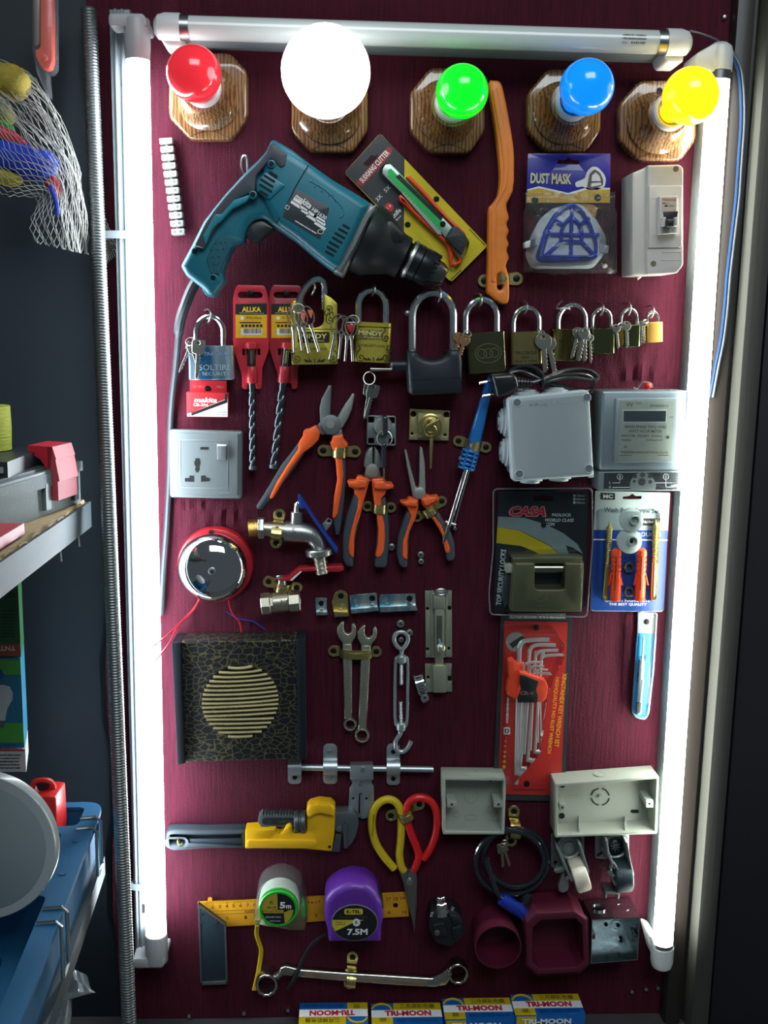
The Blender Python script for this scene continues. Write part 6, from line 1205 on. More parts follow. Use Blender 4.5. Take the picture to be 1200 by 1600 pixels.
# ================================================================ PIPE WRENCH AND SCISSORS
t = Thing('pipe_wrench', 'yellow pipe wrench with a grey grip lying level', 'pipe wrench', 410, 1305)
YW = mat('yellow_cast', (222, 170, 8), .45, var=.06, bump=.35, bs=400); DST = mat('dark_tool_steel', (96, 104, 108), .5, .55, var=.1, bump=.15, bs=500)
mb = MB(); mb.px(rnd([(259, 1300), (270, 1297.5), (320, 1299), (383, 1297.5), (384, 1326.5), (330, 1327), (270, 1331), (260, 1327), (257.5, 1314)], 5), 2, 21, 5, [slot(276, 1317, 25, 7)], n=3); gp = t.add('grip', mb, mat('blue_grey_vinyl', (50, 60, 68), .55))
mb = MB(); mb.px([(296, 1311), (383, 1310), (383, 1320), (296, 1321)], 17, 19, .5); t.add('grip_flute', mb, mat('vinyl_groove', (44, 56, 66), .55), gp)
o = [(383, 1298), (431, 1295), (431, 1301), (437, 1303), (443, 1299), (447, 1292), (452.5, 1289), (456, 1291), (457, 1302), (477, 1303), (479.5, 1297), (479, 1265.5), (484, 1259.5), (499, 1255.5), (517, 1257.5), (524, 1264), (523, 1303), (518.5, 1331), (475, 1327), (400, 1326.5), (383, 1327)]
mb = MB(); mb.px(rnd(o, 2), 2, 24, 2.5); hd = t.add('frame', mb, YW)
mb = MB(); mb.px(rnd([(479, 1268), (484, 1260.5), (499, 1256), (517, 1258), (523, 1264), (522, 1276), (500, 1271), (482, 1278)], 2), 22, 32, 3); t.add('head_rim', mb, YW, hd); mb = MB(); mb.px(slot(440, 1319, 112, 12, 0), 23, 28, 2); t.add('frame_rib', mb, YW, hd); mb = MB(); mb.disc(515, 1323.5, 2.4, 23, 25, 10); t.add('pin_hole', mb, HOLE, hd)
te = [(404, 1276), (408, 1272)]
for i in range(11): te += [(410+i*4.6, 1270.5), (412+i*4.6, 1274.5)]
mb = MB(); mb.px(te+[(462, 1272), (462, 1293)]+[(460-i*6, 1293.5 if i % 2 else 1292) for i in range(8)]+[(408, 1292), (403, 1285)], 4, 17, 1); js = t.add('jaw_shank', mb, DST); mb = MB(); mb.px(slot(436, 1283.5, 54, 11), 16.5, 17.4); pn = t.add('shank_recess', mb, mat('recess_steel', (54, 60, 64), .5, .6), js); t.text('ROBO', 446, 1284, 24, 4.4, 17.8, DST, 180, pn); t.text('12', 421, 1284.5, 6, 4.4, 17.8, DST, 180, pn)
for a, b in ((460, 467.5), (470, 478)): A, ax, L = along((a, 1283.5), (b, 1283.2), 16); mb = MB(); mb.lathe([(13, 0), (14.5, 1), (14.5, L-1), (13, L)], A, ax, 28); t.add('knurled_nut', mb, mat('knurled_steel', (92, 98, 98), .45, .8, var=.4, vs=900))
A, ax, L = along((466, 1283.5), (472, 1283.2), 16); mb = MB(); mb.lathe([(12, 0), (12, L)], A, ax, 22); t.add('nut_neck', mb, DST)
mb = MB(); mb.px(rnd([(522, 1269), (547, 1268), (555, 1271), (560, 1279), (561, 1290), (556, 1309), (548, 1322), (540, 1326), (536, 1326), (535, 1303), (523, 1300)], [1, 6, 6, 4, 4, 4, 4, 2, 1, 1, 1]), 3, 20, 3); hk = t.add('hook_jaw', mb, DST)
mb = MB(); mb.px([(524.5, 1303), (534, 1304), (531, 1331.5), (519, 1331)], 3, 22, 1); t.add('heel_jaw', mb, mat('heel_steel', (108, 112, 114), .4, .8)); mb = MB(); mb.disc(530, 1296, 5, 19, 24, 14, 1); t.add('jaw_screw', mb, DST, hk); mb = MB(); mb.px(rnd([(536, 1296), (537, 1289), (541, 1286), (545, 1289), (544, 1326), (537, 1326)], 1.5), 19, 24, 1); t.add('jaw_spring', mb, mat('heel_steel'), hk)
mb = MB(); mb.ptube([(283, 1316, 4), (278, 1312.5, 20), (279, 1320, 22), (285, 1318, 20)], 1.3, 6, k=4); solo('cup_hook', 'small wire hook through the slot of the pipe wrench grip', 'hook', mb, BRASSY, 'cup hooks screwed into the board')
t = Thing('scissors', 'heavy scissors with one yellow and one red handle, blades down', 'scissors', 635, 1340)
YS = mat('yellow_vinyl_handle', (206, 178, 28), .4, var=.05); RS = mat('red_vinyl_handle', (204, 26, 30), .35, coat=.3); BL = mat('scissor_steel', (150, 152, 144), .3, .95, var=.1)
mb = MB(); mb.ptube([(616, 1357, 11), (600, 1338, 11), (587, 1317, 11), (581, 1292, 11), (583, 1270, 11), (592, 1255, 11), (606, 1249, 11), (619, 1254, 11), (626, 1268, 11), (627, 1290, 11), (626, 1313, 11), (624, 1335, 11), (627, 1354, 11), (631, 1360, 10)], 5.4, 12, k=5); yh = t.add('handle', mb, YS, None, 'yellow handle')
scribble(t, 583, 1290, 34, 2.6, 16.6, mat('handle_print', (120, 96, 20), .5), -86, yh)
mb = MB(); mb.ptube([(661, 1342, 13), (671, 1328, 13), (680, 1306, 13), (683, 1283, 13), (680, 1263, 13), (670, 1250, 13), (655, 1246, 13), (642, 1251, 13), (635, 1263, 13), (637, 1284, 13), (643, 1304, 13), (651, 1324, 13), (654, 1338, 13), (650, 1352, 12), (646, 1360, 11)], 5.4, 12, k=5); t.add('handle', mb, RS, None, 'red handle')
mb = MB(); mb.px(rnd([(622, 1357), (633, 1356), (648, 1362), (651, 1372), (652, 1413), (648, 1460), (644, 1440), (637, 1410), (630, 1380)], 1), 8, 12, 1); t.add('blade', mb, BL); mb = MB(); mb.px(rnd([(640, 1358), (650, 1358), (652, 1380), (650, 1415), (647.5, 1455), (642, 1425), (636, 1395), (634, 1375)], 1), 12, 15, .8); t.add('blade', mb, BL); mb = MB(); mb.disc(640, 1379, 6, 14, 18, 16, 1); t.add('pivot_screw', mb, STEEL)
clip(633, 1266, -22, -24, 24, -13, 14, 17, 22, 'metal clip gripping both scissor handles at the top')
# ================================================================ PATTRESS BOXES, CABLE LOCK, CASTERS
PB_ = mat('pattress_white', (156, 162, 150), .42, var=.02)
def pattress(label, rim, h, wall, lugs, knock, top, deco):
    t = Thing('wall_box', label, 'wall box', sum(p[0] for p in rim)/4, sum(p[1] for p in rim)/4, 0, 'white surface wall boxes')
    cx, cy = sum(p[0] for p in rim)/4, sum(p[1] for p in rim)/4
    inn = [(cx+(x-cx)*(1-wall/abs(x-cx)), cy+(y-cy)*(1-wall/abs(y-cy))) for x, y in rim]
    L = [P(*p, h) for p in rim]; I = [P(*p, h) for p in inn]
    mb = MB(); mb.prism(rnd(L, 2), 1, h, .8, [rnd(I, 1)]); b = t.add('walls', mb, PB_)
    mb = MB(); mb.prism([tuple(Vector(p)*1.0) for p in inset(L[::-1] if area2(L) < 0 else L, 1)], 1, 3.5); fl = t.add('back', mb, PB_)
    for (x, y, w, hg) in lugs: mb = MB(); mb.px(rnd(rect(x, y, w, hg), 2), 3, h-2, .6); lg = t.add('screw_lug', mb, PB_); mb = MB(); mb.disc(x, y, 1.9, h-2.4, h-1.8, 10); t.add('lug_hole', mb, HOLE, lg)
    for l in knock: mb = MB(); mb.px(l, 3.4, 4.1, 0, [inset_px(l, .8)]); t.add('knockout', mb, mat('knockout_edge', (150, 156, 146), .5), fl)
    for (x0, x1, hx) in top:
        a, b_ = P(x0, rim[0][1], h)[0], P(x1, rim[0][1], h)[0]; vv = max(L[0][1], L[1][1])*.5+min(L[0][1], L[1][1])*.5; mb = MB(); r = (b_-a)/2; mb.lathe([(r, -1), (r, .5), (r-.8, .5), (r-.8, -1)], ((a+b_)/2, vv, h*.5), (0, 1, 0), 20); t.add('top_knockout', mb, PB_)
    deco(t, fl); return t
def inset_px(l, d): cx = sum(p[0] for p in l)/len(l); cy = sum(p[1] for p in l)/len(l); k = max(abs(p[0]-cx) for p in l); f_ = 1-d/k; return [(cx+(x-cx)*f_, cy+(y-cy)*f_) for x, y in l]
def deco1(t, fl):
    mb = MB(); mb.disc(766, 1217.5, 4, 3.4, 4.4, 12); t.add('fixing_hole', mb, HOLE, fl)
pattress('single white wall box, open front, right of the scissors', [(692, 1215), (791, 1216), (788, 1304), (692, 1304)], 34, 4.2, ((706, 1257, 15, 10), (779, 1257, 15, 10)), (circ(736, 1244, 11, 20), slot(735, 1277, 18, 8), circ(714, 1273, 5, 12), circ(773, 1279, 5, 12), slot(767, 1265, 14, 7, 80)), ((727, 748, 0),), deco1)
def deco2(t, fl):
    for x, y, r in ((879, 1227, 4.4), (878, 1275, 4.6)): mb = MB(); mb.disc(x, y, r, 3.4, 4.6, 14); t.add('fixing_hole', mb, HOLE, fl)
    mb = MB(); mb.px(slot(992, 1268, 13, 5), 3.4, 4.4); t.add('fixing_slot', mb, HOLE, fl)
    mb = MB(); mb.disc(938, 1245, 3, 3.4, 7, 12, 1); t.add('centre_boss', mb, PB_, fl)
    for x in (905, 977): mb = MB(); mb.pxloft([([(x-1, 1275), (x+1, 1275), (x+1, 1300), (x-1, 1300)], 3.5), ([(x-1, 1294), (x+1, 1294), (x+1, 1300), (x-1, 1300)], 30)]); t.add('inner_rib', mb, PB_, fl)
    scribble(t, 898, 1243, 26, 2.6, 4.2, mat('knockout_edge'), -2, fl); scribble(t, 900, 1248, 22, 1.6, 4.2, mat('knockout_edge'), -2, fl)
    for a0 in (10, 100, 190, 280): mb = MB(); mb.ptube([(938+14*math.cos(math.radians(a0+k*14)), 1245+13*math.sin(math.radians(a0+k*14)), 4) for k in range(6)], .8, 5); t.add('knockout_arc', mb, HOLE, fl)
pattress('double white wall box, open front, above the two casters', [(867.5, 1225), (1030, 1213), (1027, 1303), (867.5, 1309)], 36, 4, ((879, 1262, 9, 10), (1015, 1256, 12, 12)), (), ((933, 952, 0),), deco2)
t = Thing('cable_lock', 'coiled dark cable lock with a blue barrel, below the single wall box', 'cable lock', 802, 1345)
CB = mat('smoked_vinyl_cable', (22, 30, 38), .2, coat=.8, var=.05)
pth = []; 
for i in range(64):
    a = -2.2+i*.285; k = i/63; r = 54-6*math.sin(a*.5+1)-4*k; pth.append((802+5*math.sin(i*.13)+r*math.cos(a), 1344+r*.92*math.sin(a), 16+14*k))
pth += [(768, 1370, 31), (776, 1392, 31), (784, 1405, 31)]
mb = MB(); mb.ptube(pth, 3.6, 10, k=2); t.add('cable', mb, CB)
A, ax, L = along((782, 1403), (832, 1436), 30); mb = MB(); mb.lathe([(6, 0), (8.6, 1), (9.4, L*.2), (9.2, L*.9), (7.4, L)], A, ax, 24); t.add('lock_barrel', mb, mat('blue_barrel', (16, 44, 150), .3, coat=.6))
A, ax, L = along((826, 1395), (815, 1420), 22); mb = MB(); mb.lathe([(5, 0), (7, 4), (7, L)], A, ax, 18); t.add('cable_ferrule', mb, CB)
clip(801, 1290, 96, -22, 24, -14, 14, 18, 24, 'brassy upright clip over the top of the coiled cable lock')
bunch('two small keys hanging inside the loop of the cable lock', 788, 1316, 4, [(784, 1326, 7, 24, 86, 20, 'square'), (787, 1324, 6.5, 26, 72, 23, 'square')], 22, m=mat('dull_brass_key', (150, 146, 126), .4, .9), group='cable lock keys')
GALV = mat('galvanised_plate', (150, 158, 156), .45, .8, var=.15, vs=80)
t = Thing('caster', 'white-wheeled caster with a foot brake, under the double wall box', 'caster', 890, 1350, 0, 'swivel casters')
mb = MB(); mb.px(rnd([(861, 1302), (913, 1302), (913, 1352), (861, 1356)], 3), 1, 3.4, .5, [circ(868, 1348, 3, 12)]); t.add('plate', mb, GALV)
u, v = P(890, 1326, 16); mb = MB(); mb.lathe([(19, 3), (20, 6), (18, 14), (15, 15), (13, 13), (9, 13), (9, 15), (5, 16)], (u, v, 0), (0, 0, 1), 32); t.add('swivel', mb, GALV)
def arm(t, pts, w=3): mb = MB(); mb.px(pts, 8, 44, .8); t.add('fork_arm', mb, GALV)
arm(t, [(871, 1328), (874, 1327), (884, 1350), (896, 1376), (893, 1379), (880, 1353)]); arm(t, [(905, 1320), (908, 1320), (914, 1338), (921, 1362), (920, 1367), (916, 1362), (910, 1338)])
def wheel(c, dirx, wpx, rmm, h, m, hubm, t, tread=None):
    A = Vector(Q(*c, h)); B = Vector(Q(c[0]+dirx[0], c[1]+dirx[1], h)); ax = (B-A).normalized(); w = wpx*S(*c, h)/2
    mb = MB(); mb.lathe([(rmm*.3, -w*.8), (rmm*.86, -w), (rmm*.97, -w*.86), (rmm, -w*.6), (rmm, w*.6), (rmm*.97, w*.86), (rmm*.86, w), (rmm*.3, w*.8)], A, ax, 40); wh = t.add('wheel', mb, m)
    mb = MB(); mb.lathe([(rmm*.26, -w*1.15), (rmm*.26, w*1.15)], A, ax, 16); t.add('hub', mb, hubm, wh); return wh
wheel((905, 1366), (10, -3.2), 23, 23, 30, mat('white_nylon_wheel', (214, 208, 190), .3, coat=.3, var=.05), GALV, t)
mb = MB(); mb.px(rnd([(866, 1361), (871, 1357), (882, 1356), (884, 1361), (880, 1364), (868, 1365)], 2), 26, 36, 1.5); br = t.add('brake_pedal', mb, GALV); mb = MB(); mb.px(rnd([(879, 1364), (884, 1364), (890, 1382), (888, 1391), (880, 1396), (873, 1393), (872, 1385)], 3), 24, 30, 1.5); t.add('brake_tab', mb, GALV); mb = MB(); mb.disc(887, 1372, 3.6, 28, 38, 12, 1); t.add('axle_nut', mb, CHROME)
t = Thing('caster', 'dark rubber-wheeled caster, right one under the double wall box', 'caster', 962, 1350, 0, 'swivel casters')
mb = MB(); mb.px(rnd([(930, 1300), (983, 1300), (983, 1336), (946, 1343), (930, 1341)], 3), 1, 3.4, .5, [slot(937, 1335, 11, 4, -35)]); t.add('plate', mb, GALV)
u, v = P(962, 1323, 16); mb = MB(); mb.lathe([(19, 3), (20, 7), (18, 15), (15.5, 17), (13, 15), (12, 15)], (u, v, 0), (0, 0, 1), 32); t.add('swivel', mb, GALV)
mb = MB(); mb.lathe([(11.5, 12), (11.5, 18), (9, 20), (0, 20)], (u, v, 0), (0, 0, 1), 24); kp = t.add('king_pin', mb, mat('pin_black', (36, 44, 46), .3, .7))
for a in (10, 55, 100, 145): mb = MB(); mb.px(rect(962, 1323, 15, 2, a), 24 if False else 19.6, 20.6, .2); t.add('pin_mark', mb, STEEL, kp)
arm(t, [(947, 1314), (950, 1313), (952, 1330), (962, 1356), (960, 1360), (949, 1336)]); arm(t, [(978, 1316), (981, 1317), (986, 1345), (991, 1366), (988, 1392), (985, 1392), (987, 1366), (983, 1345)])
wheel((971, 1367), (10, -1.0), 27, 22.5, 28, mat('dark_rubber_tyre', (26, 44, 52), .55, bump=.5, bs=400), GALV, t)
mb = MB(); mb.px(circ(961, 1367, 7, 20, 19, -8), 38, 44, 1.5, [circ(961, 1367, 4, 16, 12, -8)]); t.add('side_disc', mb, GALV)
mb = MB(); mb.px([(946, 1392), (969, 1394), (968, 1405), (965, 1405), (965, 1398), (949, 1397), (948, 1404), (945, 1403)], 10, 34, .8); t.add('brake_bracket', mb, GALV); mb = MB(); mb.disc(954, 1364, 4.4, 34, 46, 12, 1.5); t.add('axle_nut', mb, CHROME)

# ================================================================ SQUARE, TAPES, LINE TAP, CONDUIT BOXES
t = Thing('try_square', 'yellow steel try square with a dark stock behind the tape measures', 'try square', 330, 1440)
YR = mat('ruler_yellow', (206, 146, 30), .35, var=.04)
mb = MB(); mb.px([(309, 1409), (637, 1394), (639, 1432), (353, 1448), (309, 1420)], 3, 4.4, .2, [circ(328, 1405.5, 3.4, 12), circ(618, 1415, 4, 14)]); bl = t.add('blade', mb, YR)
mb = MB(); mb.px([(309, 1413), (353, 1446), (356, 1537.5), (313, 1540)], 2, 12, 1); st_ = t.add('stock', mb, mat('stock_blue_black', (34, 48, 58), .4)); 
for l in ([(309, 1413), (312, 1415), (316, 1540), (313, 1540)], [(350, 1444), (353, 1446), (356, 1537.5), (353, 1537.7)], [(313, 1535), (356, 1533), (356, 1538), (313, 1540)], [(309, 1413), (353, 1446), (353, 1449), (309, 1416)]): mb = MB(); mb.px(l, 11, 13.2, .3); t.add('stock_edge', mb, mat('stock_alu', (150, 156, 156), .3, .9), st_)
for x, y in ((314.5, 1429), (314, 1442), (337, 1441)): mb = MB(); mb.disc(x, y, 2.4, 12, 13.4, 10); t.add('rivet', mb, CHROME, st_)
RK = mat('ruler_ink', (60, 34, 12), .5, var=0)
def yt(x, off): return 1409-(x-309)*15/328+off
for n_ in list(range(2, 9))+[15, 16, 17, 27, 28, 29]: x = 332+(n_-2)*11.0; t.text(str(n_), x, yt(x, 9), 5 if n_ < 10 else 8, 5, 4.8, RK, -3, bl)
for i, x in enumerate((355, 384)): t.text(str(i), x, yt(x, 28), 3.4, 5.4, 4.8, RK, -3, bl)
t.text('5', 494, yt(494, 30), 4, 5.4, 4.8, RK, -3, bl); t.text('9', 608, yt(608, 31), 4, 5.4, 4.8, RK, -3, bl); t.text('10', 632, yt(632, 31), 7, 5.4, 4.8, RK, -3, bl); t.text('HARDENED', 400, yt(400, 19), 36, 5.4, 4.8, RK, -3, bl, shear=.2)
mb = MB()
for i in range(118): x = 322+i*2.7; y = yt(x, 1.5); mb.px([(x, y), (x+.5, y), (x+.5, y+(4.5 if i % 4 == 0 else 2.5)), (x, y+(4.5 if i % 4 == 0 else 2.5))], 4.4, 4.7)
t.add('graduations', mb, RK, bl)
for yo in (16, 21): mb = MB(); mb.ptube([(330, yt(330, yo), 4.5), (398, yt(398, yo), 4.5)], .3, 4); t.add('scale_line', mb, RK, bl)
t = Thing('tape_measure', 'clear and green five metre tape measure with a yellow strap', 'tape measure', 436, 1415, 5, 'tape measures on the square')
o = [(399, 1415), (403, 1393), (414, 1379), (434, 1371), (454, 1375), (469, 1387.5), (473, 1404), (479, 1420), (476, 1456), (430, 1452), (401, 1447), (397, 1439)]
mb = MB(); mb.px(rnd(cr(o, 2, True), 1, 1), 9, 46, 6, n=3); t.add('clear_case', mb, film('case_clear', (246, 250, 246), .35, .06, .05))
u, v = P(436, 1414, 34); s = S(436, 1414, 34); mb = MB(); mb.lathe([(30*s, 10), (32*s, 12), (32*s, 38), (30*s, 40)], (u, v, 0), (0, 0, 1), 40); t.add('tape_coil', mb, mat('tape_white', (196, 204, 196), .45))
u, v = P(435, 1419.6, 47); s = S(435, 1420, 47); mb = MB(); mb.lathe([(31*s, 40), (31*s, 47), (29.5*s, 48.5), (26.5*s, 48.5), (26*s, 47), (0, 47)], (u, v, 0), (0, 0, 1), 44); gr = t.add('green_ring', mb, mat('bright_green', (28, 178, 40), .35, coat=.4))
def arc_disc(cx, cy, r, a0, a1, n=14): return [(cx, cy)]+[(cx+r*math.cos(math.radians(a0+(a1-a0)*i/n)), cy+r*math.sin(math.radians(a0+(a1-a0)*i/n))) for i in range(n+1)]
LY = mat('label_mustard', (176, 154, 50), .4)
mb = flatpx(circ(435, 1419.6, 25.8, 40), 48.0); fc = t.add('label', mb, TXT_K, gr); mb = flatpx(arc_disc(434, 1421, 25, 176, 268), 48.3); t.add('label_yellow', mb, LY, fc); mb = flatpx([(411, 1422), (452, 1422), (441, 1427), (411, 1427)], 48.3); t.add('label_yellow', mb, LY, fc)
mb = flatpx([(443, 1422), (459, 1422), (456, 1432), (449, 1441), (445, 1443)], 48.3); t.add('label_yellow', mb, LY, fc)
t.text('5', 441.5, 1414.5, 9, 11, 48.4, TXT_W, 0, fc, bold=.04); t.text('m', 451, 1417, 8, 6, 48.4, TXT_W, 0, fc, bold=.03); t.text('K', 425, 1410, 6, 6, 48.6, TXT_K, 0, fc); t.text('AU FI', 424, 1418, 14, 3, 48.6, TXT_K, 0, fc, bold=.03); t.text('Power Tape', 427, 1424.7, 27, 3.2, 48.6, TXT_K, 0, fc); t.text('MEASURE TOOLS', 427, 1433, 24, 2.8, 48.3, TXT_W, 0, fc); t.text('MADE IN CHINA', 430, 1439, 17, 2.2, 48.3, TXT_W, 0, fc)
mb = MB(); mb.px(rnd([(472, 1413), (478, 1418), (479, 1432), (474, 1436), (471, 1430)], 2), 24, 42, 2); t.add('green_lock', mb, mat('bright_green'))
mb = MB(); mb.px(rnd([(397, 1438), (406, 1438), (407, 1446), (399, 1447)], 1.5), 20, 36, 1); t.add('tape_hook', mb, mat('hook_yellow', (196, 180, 90), .3, .6))
for dx in (-1.6, 1.6): mb = MB(); mb.ptube([(402+dx, 1446, 26), (401+dx, 1460, 22), (405+dx, 1474, 20), (408+dx, 1486, 18), (405+dx, 1510, 16), (401+dx, 1530, 16), (397+dx, 1547, 18)], 1.6, 8, k=5); t.add('strap', mb, mat('strap_yellow', (210, 176, 20), .45), None, 'yellow strap')
t = Thing('tape_measure', 'purple seven and a half metre tape measure with a black strap', 'tape measure', 553, 1430, 5, 'tape measures on the square')
PU = mat('purple_rubber', (90, 38, 146), .45, coat=.2, var=.04)
o = [(506.5, 1421), (508, 1406), (518, 1395), (533, 1386), (551, 1381), (573, 1384), (586, 1394), (597, 1413), (600, 1437), (596.5, 1452), (596, 1474.5), (513, 1474.5), (511.5, 1457), (507, 1440)]
mb = MB(); mb.px(rnd(o, [6, 6, 4, 4, 6, 6, 6, 6, 6, 3, 3, 3, 3, 6]), 9, 56, 9, n=4); cs = t.add('case', mb, PU)
for a in (200, 222, 244, 262): mb = MB(); x, y = 554+46*math.cos(math.radians(a)), 1431+49*math.sin(math.radians(a)); x2, y2 = 554+38*math.cos(math.radians(a)), 1431+41*math.sin(math.radians(a)); mb.ptube([(x, y, 16), (x, y, 44), (x2, y2, 55)], 1.5, 6, k=4); t.add('grip_rib', mb, PU, cs)
mb = MB(); mb.px(rnd([(585, 1394), (592, 1400), (598, 1412), (600, 1422), (594, 1420), (585, 1406)], 2), 20, 50, 3); t.add('lock_button', mb, BLACK, cs)
mb = MB(); mb.px(circ(554, 1442, 36.5, 40, 28.5), 55, 57, .5); lb = t.add('label_rim', mb, mat('rim_silver', (170, 166, 180), .3, .7), cs); mb = flatpx(circ(554, 1442, 35.3, 40, 27.4), 57.4); lf = t.add('label', mb, TXT_K, lb)
mb = flatpx([(519.5, 1437.5), (569, 1437.5), (552, 1442), (524, 1455), (519.5, 1447)], 57.6); t.add('yellow_flash', mb, mat('flash_yellow', (206, 186, 60), .4), lf); mb = flatpx(rnd(rect(552.5, 1424.5, 29, 9), 3), 57.6); kp = t.add('name_plate', mb, mat('flash_yellow'), lf)
t.text('K-TEL', 552.5, 1424.5, 22, 6, 57.8, TXT_K, 0, kp, bold=.04); t.text('Measuring Tape', 552, 1433, 42, 3.4, 57.6, mat('dim_grey_print', (80, 80, 86), .5), 0, lf); t.text('Made in\nCHINA', 532, 1442.6, 16, 7, 57.8, TXT_K, 0, lf); mb = flatpx(circ(557, 1441.5, 6, 20), 57.8); em = t.add('emblem', mb, TXT_W, lf); t.text('JL', 557, 1441.5, 6, 6, 58, TXT_K, 0, em, bold=.03); t.text('7.5M', 558.5, 1456, 32, 10.5, 57.7, TXT_W, 0, lf, bold=.04)
mb = MB(); mb.ptube([(510, 1460, 28), (498, 1467, 28), (486, 1478, 27), (476, 1494, 26), (468, 1512, 27), (460, 1530, 26), (449, 1546, 20)], 2.6, 8, k=5, flat=.5); t.add('strap', mb, mat('black_webbing', (26, 26, 32), .7), None, 'black strap')
t = Thing('cable_connector', 'black insulated cable connector with a bright hex bolt on top', 'connector', 697, 1440)
LT = mat('black_nylon_body', (22, 26, 32), .5, bump=.2)
mb = MB(); mb.px(rnd([(674, 1428), (682, 1424), (710, 1424), (716, 1430), (724, 1438), (726, 1458), (718, 1470), (704, 1480), (684, 1476), (676, 1466), (669, 1450)], 3), 2, 36, 4); b_ = t.add('body', mb, LT)
for l in ([(703, 1430), (714, 1432), (719, 1442), (708, 1446)], [(676, 1446), (695, 1442), (700, 1462), (680, 1466)], [(706, 1450), (720, 1448), (718, 1462), (708, 1468)]): mb = MB(); mb.px(rnd(l, 2), 34, 41, 1.5); t.add('moulded_block', mb, LT, b_)
mb = MB(); A, ax, L = along((692, 1428), (688.5, 1400), 30); mb.lathe([(9.5, 0), (10, 3), (8, L*.35), (8, L*.4)], A, ax, 22); t.add('bolt_washer', mb, CHROME); mb = MB(); mb.lathe([(7.6, L*.38), (7.6, L*.62), (6, L*.66), (6.4, L*.68), (6.4, L-1), (5, L)], A, ax, 6); t.add('hex_bolt', mb, CHROME)
mb = MB(); mb.disc(683, 1458.6, 4.6, 40, 43, 14, .8); t.add('screw', mb, mat('dull_screw'), b_); t.text('95', 674.5, 1429, 9, 4, 36.6, TXT_W, -78, b_); t.text('A3', 707, 1420, 6, 4.5, 36.6, TXT_W, -70, b_)
MR = mat('maroon_conduit_plastic', (82, 17, 40), .5, var=.05)
t = Thing('conduit_box', 'round maroon plastic conduit box, open towards the viewer', 'conduit box', 777, 1470, 0, 'maroon conduit boxes')
u, v = P(778.5, 1480, 56); s = S(778, 1480, 56); mb = MB(); mb.lathe([(33*s, 1), (34.5*s, 38), (36.5*s, 39), (36.5*s, 56), (34.5*s, 56), (33*s, 40), (31.5*s, 4), (0, 4)], (u, v, 0), (0, 0, 1), 44); t.add('shell', mb, MR)
t = Thing('conduit_box', 'square maroon plastic conduit box with cut corners, beside the metal one', 'conduit box', 870, 1468, 0, 'maroon conduit boxes')
o = [(838, 1427), (898, 1424), (917, 1437), (920, 1505), (905, 1519), (840, 1523), (823, 1508), (822, 1442)]; inn = [(845, 1438), (899, 1435), (910, 1446), (912, 1501), (901, 1511), (843, 1514), (832, 1503), (832, 1450)]
mb = MB(); mb.px(rnd(o, 2), 1, 54, 1, [rnd(inn, 1)]); sh = t.add('shell', mb, MR); mb = MB(); mb.px(o, 1, 3.5, at=54); t.add('back', mb, MR); mb = MB(); mb.px(rnd([(836, 1425), (899, 1422), (920, 1436), (922, 1507), (906, 1521.5), (839, 1525.5), (820.5, 1510), (819.5, 1440)], 2), 40, 45, 1, [rnd(o, 1)]); t.add('collar', mb, MR, sh)
t = Thing('knockout_box', 'galvanised steel knockout box at the bottom right, open front', 'metal box', 960, 1460)
GB = mat('shiny_galvanised', (176, 188, 190), .2, 1, var=.2, vs=45, bump=.25, bs=60)
o = [(924.5, 1437), (1000, 1432.5), (996.5, 1500), (923, 1506)]; cx, cy = 961, 1469; inn = [(cx+(x-cx)*.965, cy+(y-cy)*.965) for x, y in o]
mb = MB(); mb.px(o, 1, 50, 0, [inn]); w_ = t.add('walls', mb, GB); mb = MB(); mb.px(o, 1, 2.6, at=50); bk = t.add('back', mb, GB)
for x, y, r in ((948, 1487, 10), (975, 1462, 10), (962, 1446, 8)): mb = MB(); mb.px(circ(x, y, r, 22), 2.5, 3.4, .2, [circ(x, y, r-1.4, 22)]); t.add('knockout', mb, GB, bk)
for x, y in ((947, 1445), (966, 1446), (970, 1466), (989, 1464)): mb = MB(); mb.disc(x, y, 3, 2.5, 3.6, 12); t.add('back_hole', mb, HOLE, bk)
for x, y in ((927.5, 1464), (992, 1463)): mb = MB(); mb.px(rnd(rect(x, y, 6, 8), 1.5), 30, 46, .6); lg = t.add('screw_lug', mb, GB); mb = MB(); mb.disc(x, y, 1.8, 45.6, 46.3, 10); t.add('lug_hole', mb, HOLE, lg)
va = (P(924.5, 1437, 50)[1]+P(1000, 1432.5, 50)[1])/2
for x in (943, 981): u = P(x, 1435, 50)[0]; mb = MB(); mb.lathe([(9.5, -.6), (9.5, 1.2), (8.4, 1.2), (8.4, -.6)], (u, va, 25), (-.06, 1, 0), 24); t.add('top_knockout', mb, GB, w_)

